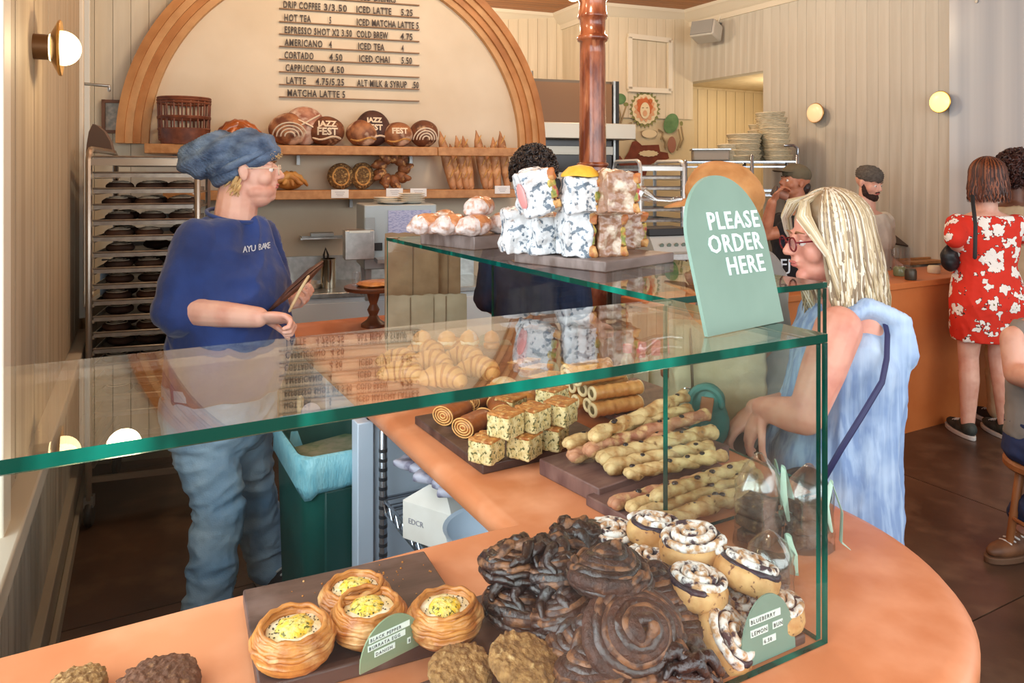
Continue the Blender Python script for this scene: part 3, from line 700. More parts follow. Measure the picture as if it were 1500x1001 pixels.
# brown laminated rolls
def proll(seed):
    t = thing('chocolate_croissant_roll', '', 'pastry'); mb = MB(); n = 15; L_ = .095
    rs = []
    for k in range(n):
        f = k/(n-1); x = (f-.5)*L_; e = (1-(2*abs(f-.5))**6)**.5*.25+.75
        rs.append([V((x, .034*cos(2*pi*j/22)*e, .025+.025*sin(2*pi*j/22)*e)) for j in range(22)])
    mb.rings(rs).noise(.002, 45, seed).build('glazed_crust', brownp, t, ang=70)
    e = MB()
    for s in (-1, 1):
        for q in range(4):
            r = .028-.007*q; pts = [V((s*(L_/2+.0012), r*1.15*cos(a), .025+r*.85*sin(a))) for a in [2*pi*j/20 for j in range(20)]]
            e.tube(pts, .0022, 6, closed=True)
    e.build('layered_end', pale_g, t, ang=80); return t
pr0 = proll(1)
for k, (u, v, z, a, lab) in enumerate([(655, 618, .0, .5, 'brown glazed chocolate roll at the left edge'), (684, 636, .0, .5, 'brown glazed chocolate roll nearest, beside the seeded cubes'), (697, 596, .0, .4, 'brown glazed chocolate roll in the second row'), (724, 614, .0, 1.2, 'brown chocolate roll turned sideways behind the cubes')]):
    p = PZ(u, v, CT+.022); loc = (p.x+.02, p.y, CT+.0225)
    o = pr0 if k == 0 else dup(pr0, loc, a, lab)
    o.location = loc; o.rotation_euler = (0, 0, a); o['label'] = lab; o['group'] = 'glazed chocolate rolls'
p = PZ(738, 578, CT+.022); t = thing('yellow_bun', 'round yellow bun with a white sugar cap between the croissants and striped slices', 'pastry', (p.x, p.y, CT+.022))
MB().lathe([(.03, 0), (.042, .006), (.045, .02), (.04, .036), (.02, .046), (.001, .048)], 30).noise(.0015, 50).build('bun', pale_g, t, ang=80)
MB().lathe([(.036, .040), (.03, .044), (.018, .0495), (.001, .051)], 30).build('sugar_cap', cream, t)
p = PZ(765, 590, CT+.022); t = thing('layered_bun', 'golden layered bun just under the green glass edge', 'pastry', (p.x, p.y, CT+.022), .3)
MB().lathe([(.03, 0), (.043, .006), (.046, .018), (.04, .03), (.02, .036), (.001, .037)], 30, wob=lambda a, z: 1+.03*sin(z*700)).noise(.0015, 50).build('bun', golden, t, ang=80)
# striped slices
def slice_(k, u, v, lab):
    p = PZ(u, v, CT+.02); t = thing('striped_slice', lab, 'pastry', (p.x, p.y, CT+.0205), .25, 'striped slices')
    MB().box((0, 0, .012), (.11, .05, .024)).build('pastry_slab', brownp, t, bevel=.005)
    for q in range(7): MB().box((-.045+q*.015, 0, .026), (.006, .052, .005), rotz(.5)).build('icing_stripe', pale_g, t, bevel=.001)
for k, (u, v, lab) in enumerate([(768, 540, 'striped slice furthest back'), (785, 549, 'striped slice in the middle of three'), (800, 561, 'striped slice nearest the green glass edge')]): slice_(k, u, v, lab+', beside the small card')
# seeded focaccia cubes
cru = mat('seeded_crumb', (226, 208, 156), (196, 168, 104), sc=70, rough=.8, bump=.4, bsc=160, c3=(96, 92, 50), sc3=150, lo3=.56, hi3=.61)
crt = mat('browned_cheese_top', (202, 136, 66), (160, 92, 36), sc=50, rough=.55, bump=.6, bsc=120, c3=(226, 184, 116), sc3=60, lo3=.55, hi3=.7)
def cube(seed):
    t = thing('seeded_bread_cube', '', 'bread'); m1 = MB().box((0, 0, .026), (.066, .062, .050))
    blobd = blob('crumb_body', m1, cru, t, vox=.0028, sm=3, disp=lambda p, n: .0018*noise.noise(p*70+V((seed, 0, 0)))+.0008*noise.noise(p*200))
    m2 = MB().box((0, 0, .052), (.066, .062, .008))
    blob('browned_top', m2, crt, t, vox=.0028, sm=2, disp=lambda p, n: .0022*noise.noise(p*80+V((seed, 4, 0)))+.0012*noise.noise(p*200)); return t
cu = [cube(1), cube(2)]
CU = [(709, 674, 0, .55, 'seeded bread cube at the near left corner of its board'), (765, 668, 0, .5, 'low seeded bread cube in the near row, middle'), (806, 655, 0, .6, 'low seeded bread cube at the right of the near row'),
      (737, 637, 1, .45, 'seeded cube balanced on top of the near row, left one'), (777, 628, 1, .35, 'larger seeded cube on top, middle of the pile'), (818, 619, 1, .5, 'seeded cube on top at the right'), (806, 597, 1, .4, 'seeded cube furthest back with a browned top'),
      (745, 610, 0, .4, 'seeded cube hidden behind the top layer')]
for k, (u, v, up, a, lab) in enumerate(CU):
    z = CT+.023+(.056 if up else 0); p = PZ(u, v, z+.006); src = cu[k % 2]; loc = (p.x+.012, p.y+.01, z)
    if src['label'] == '': o = src; o.location = loc; o.rotation_euler = (0, 0, a); o['label'] = lab
    else: o = dup(src, loc, a, lab)
    o['group'] = 'seeded bread cubes'
# sausage rolls
filling = mat('meat_and_leek_filling', (104, 84, 52), (140, 120, 70), sc=80, rough=.6, bump=.4)
def sroll(seed):
    t = thing('sausage_roll', '', 'pastry'); n = 21; L_ = .155; rs = []
    for k in range(n):
        f = k/(n-1); r = .021*(1+.05*sin(f*40)); rs.append([V((f*L_, r*cos(2*pi*j/18), .021+r*.92*sin(2*pi*j/18))) for j in range(18)])
    MB().rings(rs, False).noise(.0012, 60, seed).build('pastry_wrap', mat('sausage_roll_pastry', (216, 160, 92), (186, 120, 58), sc=30, rough=.42, bump=.2, bsc=90, coat=.2, rand=.08), t, ang=80)
    e = MB()
    for x in (0, L_): e.tube([V((x, .0165*cos(a), .021+.0155*sin(a))) for a in [2*pi*j/16 for j in range(16)]], .0052, 8, closed=True)
    e.build('pastry_rim', mat('pale_cut_pastry', (240, 216, 164), rough=.6), t, ang=80)
    MB().ell((.003, 0, .021), (.006, .015, .014), n=12, m=8).ell((L_-.003, 0, .021), (.006, .015, .014), n=12, m=8).noise(.0015, 120, seed).build('filling', filling, t); return t
SR = [(0, 0), (1, 0), (2, 0), (3, 0), (.5, 1), (1.5, 1), (2.5, 1), (3.4, 1), (1, 2), (2, 2), (3, 2)]
sr0 = sroll(1); sp = PZ(884, 605, CT+.03)
ords = ['nearest', 'second', 'third', 'furthest']
for k, (j, lay) in enumerate(SR):
    row = ['bottom', 'middle', 'top'][lay]; num = ords[int(j)] if lay != 2 else ['nearest', 'nearest', 'middle', 'furthest'][int(j)]
    lab = 'sausage roll in the %s layer, %s one from the glass front' % (row, num)
    loc = (sp.x-.02+RND.uniform(-.02, .02)-lay*.012, sp.y+j*.044, CT+.021+lay*.038); a = RND.uniform(-.08, .12)
    o = sr0 if k == 0 else dup(sr0, loc, a, lab)
    o.location = loc; o.rotation_euler = (0, 0, a); o['label'] = lab; o['group'] = 'stacked sausage rolls'
# cheese sticks
stickm = mat('cheese_stick_dough', (216, 188, 134), (166, 118, 64), sc=30, lo=.4, hi=.65, rough=.6, bump=.35, bsc=80, rand=.08, c3=(120, 84, 44), sc3=60, lo3=.64, hi3=.7)
stickr = mat('cured_ham_stick_dough', (200, 146, 110), (150, 90, 64), sc=26, rough=.6, bump=.35, bsc=80, c3=(232, 200, 140), sc3=30, lo3=.5, hi3=.7)
olv = mat('black_olive', (44, 36, 36), rough=.3)
def stick(a, b, r, seed, lab, m, grp):
    a, b = V(a), V(b); n = 34; d = b-a; s = V((-d.y, d.x, 0)).normalized(); mb = MB()
    for q in (0, 1):
        pts = [a+d*(k/(n-1))+s*(r*.30*cos(k*.5+q*pi))+UP*(r*.30*sin(k*.5+q*pi)+.004*noise.noise(V((k*.2, seed, q)))) for k in range(n)]
        mb.tube(pts, [r*.80*(1+.30*noise.noise(V((k*.45, seed, q)))) for k in range(n)], 10)
    base = a.copy(); base.z -= r
    t = thing('cheese_stick', lab, 'bread', base, 0, grp)
    mb.noise(.0025, 40, seed).shift(base).build('twisted_dough', m, t, ang=80)
    o2 = MB()
    for q in range(4):
        c = a+d*RND.uniform(.05, .9)+UP*r*.9+s*RND.uniform(-.4, .4)*r; o2.ell(c-base, (.007, .006, .004), n=10, m=6)
    o2.build('olive_piece', olv, t)
z1 = CT+.036
for k, (u0, v0, u1, v1, z, r, m, lab) in enumerate([
    (838, 668, 985, 640, .020, .016, stickr, 'cheese stick lowest at the back left of the thick board'), (893, 685, 1040, 655, .018, .016, stickm, 'cheese stick nearest on the thick board, bottom layer'),
    (882, 672, 1045, 632, .030, .018, stickm, 'fat cheese stick over the bottom layer of the thick board'), (862, 660, 1040, 605, .038, .016, stickr, 'reddish ham stick in the middle of the thick board'),
    (832, 650, 1010, 600, .045, .015, stickm, 'cheese stick with a browned curled tip at its left end'), (870, 640, 1022, 572, .064, .016, stickm, 'cheese stick lying on top of all the others on the thick board'),
    (920, 694, 1060, 668, .018, .014, stickm, 'thin cheese stick on the near edge of the thick board')]):
    a = PZ(u0, v0, z1+z); b = PZ(u1, v1, z1+z+.004)
    if b.x > 1.335: f = (1.335-a.x)/(b.x-a.x); b = a+(b-a)*f
    stick(a, b, r, k, lab, m, 'cheese sticks on the thick board')
z2 = CT+.022
for k, (u0, v0, u1, v1, z, r, m, lab) in enumerate([
    (898, 738, 1075, 690, .014, .014, stickr, 'reddish stick furthest back on the lower board'), (925, 745, 1100, 685, .017, .015, stickm, 'pale stick with a rounded end on the lower board'),
    (942, 755, 1110, 697, .016, .014, stickm, 'knobbly stick second from the front on the lower board'), (965, 768, 1118, 712, .018, .016, stickm, 'pale stick nearest on the lower board'),
    (960, 728, 1090, 683, .036, .014, stickm, 'stick lying across the top of the lower board')]):
    a = PZ(u0, v0, z2+z); b = PZ(u1, v1, z2+z+.002)
    if b.x > 1.335: f = (1.335-a.x)/(b.x-a.x); b = a+(b-a)*f
    stick(a, b, r, 10+k, lab, m, 'cheese sticks on the lower board')
# ---- brownie bags ---------------------------------------------------
brm = mat('nutty_brownie', (96, 70, 50), (66, 44, 30), sc=50, rough=.6, bump=.6, bsc=110, c3=(150, 120, 84), sc3=60, lo3=.58, hi3=.7)
ribm = mat('pale_green_ribbon', (176, 204, 184), rough=.5)
def brbag(p, seed, lab, h=.15, w=.075, rz=0):
    t = thing('brownie_bag', lab, 'bag', p, rz, 'clear bags of brownies')
    for k in range(2 if h < .12 else 3):
        blob('brownie', MB().box((RND.uniform(-.006, .006), RND.uniform(-.004, .004), .016+k*.026), (w*.72, w*.6, .022), rotz(RND.uniform(-.3, .3))), brm, t, vox=.003, sm=2, disp=lambda q, n: .002*noise.noise(q*90+V((seed, k, 0))))
    rs = []; n = 28
    for i in range(13):
        f = i/12; z = f*h; rr = w*.56*(1-.08*f) if f < .7 else w*.56*.92*(1-.85*((f-.7)/.3)**1.3)
        rs.append([V((rr*cos(a)*(1+.1*noise.noise(V((cos(a)*2, sin(a)*2, i*.7+seed)))), rr*.8*sin(a)*(1+.14*noise.noise(V((cos(a)*2.5, sin(a)*2.5, i+seed)))), z)) for a in [2*pi*j/n for j in range(n)]])
    MB().rings(rs).build('cellophane', FILM, t, ang=60)
    MB().tube([V((w*.3, -w*.35, h*.85)), V((w*.5, -w*.42, h*.5)), V((w*.45, -w*.45, h*.15)), V((w*.62, -w*.5, .01))], [.006, .008, .010, .004], 8, fl=.15).tube([V((w*.3, -w*.35, h*.85)), V((w*.1, -w*.45, h*.6)), V((w*.2, -w*.5, h*.3))], [.004, .006, .003], 8, fl=.15).build('ribbon', ribm, t)
brbag(PZ(1112, 795, CT), 1, 'clear bag of brownies, tall one at the back left', .165, .095, .3)
brbag(PZ(1185, 800, CT), 2, 'clear bag of brownies with a green ribbon, right beside the glass edge', .15, .085, -.3)
brbag(PZ(1128, 868, CT), 3, 'low clear bag of brownies in front of the tall one', .10, .085, .8)

# ---- on the glass top ------------------------------------------------
GT = ZT
sb_c = (1.14, 1.62); sbo = board('serving_board', 'grey brown board on the glass top under the wrapped sandwiches', (*sb_c, GT), .30, .30, .026, .30, greyb)
rb_c = (1.085, 2.22); rbo = board('serving_board', 'grey brown block on the glass top under the wrapped rolls', (*rb_c, GT), .25, .28, .042, .25, greyb)
wrapm = mat('patterned_deli_wrap', (214, 216, 216), (104, 118, 130), sc=60, lo=.55, hi=.60, rough=.3, bump=.7, bsc=40, c3=(196, 176, 160), sc3=22, lo3=.62, hi3=.7, coat=.3)
breadc = mat('toasted_bread_side', (190, 116, 62), (140, 74, 36), sc=30, rough=.5, bump=.3, bsc=60, c3=(226, 180, 110), sc3=30, lo3=.5, hi3=.7)
fillm = mat('sandwich_filling', (214, 176, 84), (120, 130, 60), sc=50, rough=.5, bump=.4, c3=(166, 70, 60), sc3=40, lo3=.52, hi3=.62)
hamm = mat('pink_ham', (226, 150, 146), rough=.4)
def sandwich(seed, lab, loc, rz, h=.105, w=.078, d=.09, dark=False, tl=None):
    t = thing('wrapped_sandwich', lab, 'sandwich', loc, rz, 'wrapped sandwiches on the glass top', rot=tl)
    def dsp(p, n): return .011*noise.noise(p*22+V((seed, 0, 0)))+.004*noise.noise(p*60+V((0, seed, 0)))+.002*abs(noise.noise(p*130))
    blob('paper_wrap', MB().box((-.004, 0, h/2), (w*.9, d*.9, h)).box((-w*.05, 0, h*.9), (w*.5, d*.7, h*.22), Matrix.Rotation(.3, 3, 'X')), wrapm if not dark else mat('brown_film_wrap', (150, 110, 84), (204, 184, 160), sc=30, lo=.5, hi=.62, rough=.25, coat=.6, bump=.6, bsc=50), t, vox=.0035, sm=12, disp=dsp)
    x = w*.40
    blob('bread', MB().box((x, 0, h*.14), (w*.3, d*.92, h*.24)).box((x*.98, 0, h*.84), (w*.32, d*.9, h*.26)), breadc, t, vox=.0035, sm=3, disp=dsp)
    blob('filling', MB().box((x, 0, h*.48), (w*.24, d*.86, h*.46)), fillm, t, vox=.0035, sm=1, disp=lambda p, n: .006*noise.noise(p*60+V((seed, 9, 0))))
    return t
def glb(u, v, z): return PZ(u, v, z)
zt = GT+.027
SW = [(768, 372, 0, 'patterned wrapped sandwich at the left end of the bottom row', .110, False), (808, 374, 0, 'narrow wrapped sandwich second in the bottom row, bread showing below', .10, False), (855, 378, 0, 'tall wrapped sandwich in the middle of the bottom row, greens showing', .115, False),
      (900, 376, 0, 'brown film wrapped sandwich, fourth in the bottom row', .105, True), (932, 365, 0, 'brown film wrapped sandwich at the right end of the bottom row', .10, True)]
for k, (u, v, l, lab, h, dk) in enumerate(SW):
    p = PZ(u, v, zt); sandwich(k, lab, (p.x+.005, p.y+.045, zt), -.25+.1*(k % 2), h, dark=dk)
z3 = zt+.112
p = PZ(772, 318, z3-.0); 
for k, (u, d_, lab, dk, h) in enumerate([(792, 1.86, 'patterned sandwich leaning on the top row with pink ham showing', False, .105), (850, 1.84, 'wrapped sandwich in the top row with a yellow bun lid', False, .085), (903, 1.82, 'brown crusted sandwich at the right of the top row with twisted film', True, .10)]):
    p = P(u, 300, d_); o = sandwich(10+k, lab, (p.x, p.y, z3), -.2, h, .085, .09, dk, tl=((.0, -.25 if k == 0 else 0, -.2)))
    if k == 0: MB().ell((-.045, -.02, .05), (.006, .03, .034)).build('ham_slice', hamm, o)
    if k == 1: MB().lathe([(.05, .088), (.048, .095), (.03, .112), (.001, .118)], 24).noise(.003, 30).build('yellow_lid', mat('yellow_corn_bun', (236, 186, 62), (220, 160, 50), sc=20, rough=.5, bump=.2), o)
    if k == 2: MB().tube([V((.05, -.03, .05)), V((.09, -.03, .03)), V((.13, -.03, .028)), V((.16, -.03, .034))], [.02, .010, .005, .008], 10).noise(.003, 60).build('twisted_film', FILM, o)
rollm = mat('wrapped_roll_bread', (206, 140, 90), (158, 92, 56), sc=18, rough=.35, bump=.3, bsc=40, coat=.5, c3=(240, 230, 226), sc3=16, lo3=.52, hi3=.66)
def wroll(seed, lab, p, rz, s=1):
    t = thing('wrapped_roll', lab, 'sandwich', p, rz, 'film wrapped rolls on the glass top')
    blob('bread_roll', MB().ell((0, 0, .032*s), (.055*s, .036*s, .032*s)), rollm, t, vox=.004, sm=1, disp=lambda q, n: .003*noise.noise(q*40+V((seed, 0, 0)))+.0015*noise.noise(q*110))
    blob('paper_wrap', MB().ell((-.022*s, -.002, .029*s), (.038*s, .039*s, .031*s)).ell((-.055*s, 0, .02), (.014, .02, .014)), mat('white_film', (226, 214, 208), (196, 150, 124), sc=30, lo=.5, hi=.62, rough=.3, coat=.5, bump=.5, bsc=40), t, vox=.004, sm=2, disp=lambda q, n: .004*noise.noise(q*45+V((seed, 0, 7)))+.002*noise.noise(q*120))
zr = GT+.043
for k, (u, v, dz_, lab) in enumerate([(632, 344, 0, 'film wrapped roll at the left end'), (668, 345, 0, 'film wrapped roll second from the left'), (702, 346, 0, 'film wrapped roll in the middle of the block, pink filling showing'), (743, 342, 0, 'film wrapped roll at the right end, behind the sandwiches'), (708, 312, .055, 'film wrapped roll sitting on top of the others'), (655, 336, 0, 'film wrapped roll half hidden in the back of the row')]):
    p = PZ(u, v, zr) if dz_ == 0 else P(u, 312, 2.35); wroll(k, lab, (p.x, p.y+.02, zr+dz_), -.4+.2*k, 1.05)
# ---- order sign -------------------------------------------------------
sg = thing('order_sign', 'arched sage green sign reading please order here on the glass top', 'sign', (.842, .803, GT), 0)
a_, b_ = V((.751, .789, GT)), V((.938, .818, GT)); bx = (b_-a_).normalized(); th_ = radians(-14)
nrm = V((-bx.y, bx.x, 0)); upv = (UP*cos(th_)-nrm*sin(th_)).normalized(); wid = (b_-a_).length; hgt = .236
o_ = V((.842, .803, GT)); poly = [(-wid/2, 0), (wid/2, 0)]+[(wid/2*(1.02)*cos(pi*k/28), hgt-wid*.53+wid*.53*sin(pi*k/28)) for k in range(29)]
mb = MB(); mb.rings([[a_-o_+bx*(x+wid/2)+upv*(y+.001) for x, y in poly], [a_-o_+bx*(x+wid/2)+upv*(y+.001)+nrm*.006 for x, y in poly]])
mb.build('arched_panel', sage, sg, ang=30)
MB().tube([V((0, 0, 0))+nrm*.007+upv*.14, V((0, 0, 0))+nrm*.075+UP*.003], .004, 6).build('easel_foot', sage, sg)
sgw = mat('pale_sign_lettering', (226, 240, 236), rough=.5)
for s_, yy, x_ in [('PLEASE', .153, .087), ('ORDER', .118, .082), ('HERE', .083, .077)]:
    text(s_, .038, sgw, sg, M4(bx*x_+upv*yy-nrm*.0008, bx, upv), align='RIGHT', sp=1.12, depth=.0008, bold=.0006)
# ---- paper bags -------------------------------------------------------
kraft = mat('kraft_paper', (160, 132, 98), (136, 108, 78), sc=10, rough=.8, bump=.15, bsc=30, rand=.05)
kraft2 = mat('grey_kraft_paper', (172, 156, 130), (150, 134, 108), sc=8, rough=.8, bump=.12, bsc=30)
def pbag(lab, p, w, h, rz, m, d=.05):
    t = thing('paper_bag', lab, 'bag', p, rz, 'paper bags at the end of the case')
    mb = MB(); ny, nx = 14, 8; 
    for s in (-1, 1):
        vs = []; fs = []
        for i in range(ny+1):
            for j in range(nx+1):
                x = (j/nx-.5)*w; z = i/ny*h; y = s*(d/2*(1-.6*i/ny))+.004*noise.noise(V((x*30, z*16, s+p[0]*9))); vs.append((x, y, z+(.004*((j % 2)) if i == ny else 0)))
        for i in range(ny):
            for j in range(nx): a = i*(nx+1)+j; fs.append((a, a+1, a+nx+2, a+nx+1))
        mb.add(vs, fs)
    mb.box((-w/2, 0, h*.48), (.002, d*.7, h*.94)).box((w/2, 0, h*.48), (.002, d*.7, h*.94))
    mb.build('bag_body', m, t, ang=30)
    MB().box((w*.02, -d*.36-.003, h*.5), (.003, .002, h*.96), Matrix.Rotation(-.02, 3, 'X')).build('fold_seam', mat('kraft_seam', (112, 88, 64), rough=.8), t)
b0 = P(600, 300, 2.88)
pbag('brown paper bag standing upright, left of three behind the case', (*P(603, 300, 3.08).xy, CT+.0), .218, .44, -.35, kraft, .05)
pbag('brown paper bag standing upright, right of three behind the case', (*P(655, 300, 3.14).xy, CT), .108, .425, -.35, kraft, .05)
pbag('greyish paper bag in the clear holder, left one', (*P(600, 300, 2.93).xy, CT), .185, .205, -.42, kraft2, .03)
pbag('greyish paper bag in the clear holder, right one', (*P(652, 300, 2.95).xy, CT), .17, .207, -.42, kraft2, .03)
# ================================================================ PEOPLE
skin_l = mat('light_skin', (232, 184, 162), (216, 156, 134), sc=14, lo=.4, hi=.7, rough=.5, sss=.15)
skin_f = mat('flushed_skin', (222, 160, 138), (204, 132, 112), sc=16, lo=.4, hi=.7, rough=.5, sss=.12)
skin_t = mat('tanned_skin', (190, 130, 98), (166, 104, 76), sc=14, rough=.5, sss=.1)
skin_d = mat('brown_skin', (124, 80, 58), (100, 62, 46), sc=14, rough=.5, sss=.08)
lipm = mat('lips', (196, 110, 102), rough=.45)
eyew = mat('eye_white', (240, 236, 230), rough=.2); irism = mat('iris', (66, 72, 80), rough=.1)
browm = mat('brow_hair', (140, 100, 66), rough=.8); browd = mat('dark_brow', (40, 28, 22), rough=.8)
def fold(amp=.006, sx=9, sz=5, seed=0, fine=.002):
    def f(p, n):
        q = V((p.x*sx+seed, p.y*sx, p.z*sz)); r = noise.noise(q+noise.noise_vector(q*.6)*1.2)
        return amp*(1-abs(r)*3.2)*.6+fine*noise.noise(p*42)
    return f
class Body:
    def __init__(s, label, base, fwd, seed=0):
        s.t = thing('person', label, 'person', base); s.o = V(base); s.f = fwd.normalized(); s.f.z = 0; s.f.normalize()
        s.l = V((-s.f.y, s.f.x, 0)); s.sk = MB(); s.seed = seed
    def ring(s, c, a, b, n=24, f=None, l=None, fo=0, tilt=None, sq=2.3):
        f = f or s.f; l = l or s.l; c = V(c)+f*fo; out = []
        for j in range(n):
            t = 2*pi*j/n; ct, st = cos(t), sin(t); q = (abs(ct)**sq+abs(st)**sq)**(-1/sq)
            out.append(c+l*(a*ct*q)+f*(b*st*q))
        return out
    def torso(s, mb, path, n=24):     # path: (centre, half width, half depth, forward offset)
        mb.rings([s.ring(c, a, b, n, fo=fo) for c, a, b, fo in path])
    def head(s, c, hf, up=None, sc=1.0, jaw=1.0, nose=1.0):
        hf = hf.normalized(); up = up or V((0, 0, 1)); l = up.cross(hf).normalized(); up = hf.cross(l); R = basis(hf, l, up); s.R = R; s.hc = V(c); s.hs = sc; mb = s.sk
        def E(x, y, z, a, b, h): mb.ell(s.hc+R @ V((x*sc, y*sc, z*sc)), (a*sc, b*sc, h*sc), R, 20, 14)
        E(-.018, 0, .036, .094, .074, .086); E(.022, 0, -.012, .066, .060, .082); E(.028, 0, -.068, .050*jaw, .050*jaw, .036)
        E(.070, 0, -.086, .017, .022, .017); E(-.0, 0, -.05, .06, .055, .05)
        mb.cap2(s.hp(.083, 0, .016), s.hp(.106*1, 0, -.018), .0085*sc, .0115*sc*nose, 12)
        E(.098, .010, -.023, .010, .0075, .007); E(.098, -.010, -.023, .010, .0075, .007)
        for q in (-1, 1):
            E(.068, q*.027, .026, .016, .026, .009); E(.050, q*.036, -.024, .028, .027, .030); E(.072, q*.030, .0125, .0095, .0155, .005); E(.071, q*.030, -.006, .0085, .015, .004); E(-.006, q*.076, -.004, .015, .008, .029); E(-.012, q*.080, .002, .012, .006, .022)
        E(.086, 0, -.046, .010, .021, .0055); E(.083, 0, -.057, .010, .018, .0062); E(.080, 0, -.04, .014, .022, .012)
    def hp(s, x, y, z): return s.hc+s.R @ V((x*s.hs, y*s.hs, z*s.hs))
    def face(s, brow, lips=lipm, eyes=True):
        for q in (-1, 1):
            MB().ell(s.hp(.0735, q*.030, .0035)-s.o, .0102*s.hs).build('eye', eyew, s.t)
            MB().ell(s.hp(.0800, q*.030, .0035)-s.o, (.0050*s.hs,)*3).build('iris', irism, s.t)
            MB().tube([s.hp(.084, q*.014, .027)-s.o, s.hp(.087, q*.028, .033)-s.o, s.hp(.074, q*.047, .028)-s.o], [.003, .0042, .002], 6, fl=.6).build('eyebrow', brow, s.t)
        MB().ell(s.hp(.0935, 0, -.0475)-s.o, (.005*s.hs, .020*s.hs, .0042*s.hs), s.R).ell(s.hp(.090, 0, -.056)-s.o, (.0055*s.hs, .017*s.hs, .005*s.hs), s.R).build('lips', lips, s.t)
    def arm(s, sh, el, wr, r=(.052, .043, .030), mb=None):
        (mb or s.sk).chain([sh, (V(sh)+V(el))/2, el, V(el).lerp(V(wr), .35), wr], [r[0], r[0]*.92, r[1]*.93, r[1]*.95, r[2]])
    def hand(s, wr, d, n, side=1, curl=(.5, .5, .5, .5), th=.5, sc=1.0):
        d = d.normalized(); n = (n-d*n.dot(d)).normalized(); x = n.cross(d)*side; mb = s.sk; w_ = V(wr)
        R = basis(x, d, n)
        mb.ell(w_+d*.050*sc, (.042*sc, .056*sc, .017*sc), R, 16, 10)
        for k in range(4):
            off = (-.030+.020*k)*sc; L_ = (.062, .076, .082, .070)[k]*sc; r = .0092*sc
            p = w_+d*(.085*sc)+x*off; mb.cap2(w_+d*.045*sc+x*off*.8, p, r*1.15, r, 8)
            a = curl[k]*.6
            for seg in (.44, .32, .24):
                dd = d*cos(a)-n*sin(a); q = p+dd*L_*seg; mb.cap2(p, q, r, r*.92, 8); p = q; r *= .92; a += curl[k]*1.0
        # thumb from the side of the palm near its base
        p = w_+d*.022*sc+x*.028*sc; a = th
        d1 = (d*.62+x*.70-n*.3*a).normalized(); q = p+d1*.042*sc; mb.cap2(p, q, .0135*sc, .0105*sc, 8)
        d2 = (d*.85+x*(.35-.3*a)-n*.6*a).normalized(); q2 = q+d2*.030*sc; mb.cap2(q, q2, .0105*sc, .0095*sc, 8)
        mb.cap2(q2, q2+(d2-n*.4*a).normalized()*.024*sc, .0095*sc, .008*sc, 8)
    def skin(s, m, vox=.0045): return blob('body', s.sk.shift(s.o), m, s.t, vox=vox, sm=3)
    def cloth(s, name, mb, m, vox=.007, disp=None, sm=5): return blob(name, mb.shift(s.o), m, s.t, vox=vox, sm=sm, disp=disp)
    def part(s, name, mb, m, **k): return mb.shift(s.o).build(name, m, s.t, **k)
def shoe(b, an, toe, m, sole, L_=.27):
    t = V((toe.x, toe.y, 0)).normalized(); l = V((-t.y, t.x, 0)); a = V((an.x, an.y, 0)); rs = []; R = basis(t, l, UP)
    mb = MB(); mb.ell(a+t*.09+UP*.045, (.135, .045, .036), R).ell(a-t*.01+UP*.06, (.058, .042, .05), R).ell(a+t*.03+UP*.075, (.06, .036, .034), R)
    blob('shoe_upper', mb.shift(b.o), m, b.t, vox=.006, sm=4)
    rs = [[a+t*(.08+.15*cos(2*pi*j/24))+l*(.05*sin(2*pi*j/24)*(1+.12*cos(2*pi*j/24)))+UP*z for j in range(24)] for z in (.002, .028)]
    b.part('shoe_sole', MB().rings(rs), sole, bevel=.004)
    for k in range(4): b.part('shoelace', MB().tube([a+t*(.055+.022*k)-l*.026+UP*(.093-.007*k), a+t*(.06+.022*k)+UP*(.100-.007*k), a+t*(.055+.022*k)+l*.026+UP*(.093-.007*k)], .004, 6), mat('shoelace', (220, 220, 216), rough=.8))
def glasses(b, m, r=.021, rim=.0016):
    for q in (-1, 1):
        c = b.hp(.101, q*.031, .002); x = b.R @ V((0, 1, 0)); y = b.R @ V((0, 0, 1))
        b.part('lens_rim', MB().tube([c+x*r*cos(a)+y*r*.88*sin(a) for a in [2*pi*j/24 for j in range(24)]], rim, 6, closed=True), m)
        b.part('lens', MB().rings([[c+x*r*cos(a)+y*r*.88*sin(a)+(b.R @ V((d, 0, 0))) for a in [2*pi*j/24 for j in range(24)]] for d in (0, .001)]), GLASS_THIN)
        b.part('temple_arm', MB().tube([b.hp(.100, q*.052, .008), b.hp(.04, q*.074, .010), b.hp(-.008, q*.082, .010)], rim, 6), m)
    b.part('glasses_bridge', MB().tube([b.hp(.103, -.011, .006), b.hp(.106, 0, .010), b.hp(.103, .011, .006)], rim, 6), m)

denim_l = mat('light_blue_denim', (178, 212, 236), (128, 172, 210), sc=7, lo=.35, hi=.65, detail=5, rough=.85, bump=.2, bsc=200, c3=(186, 214, 234), sc3=5, lo3=.52, hi3=.7)
navy = mat('royal_navy_cotton', (38, 66, 132), (28, 48, 100), sc=5, rough=.85, bump=.1, bsc=120, sheen=.25)
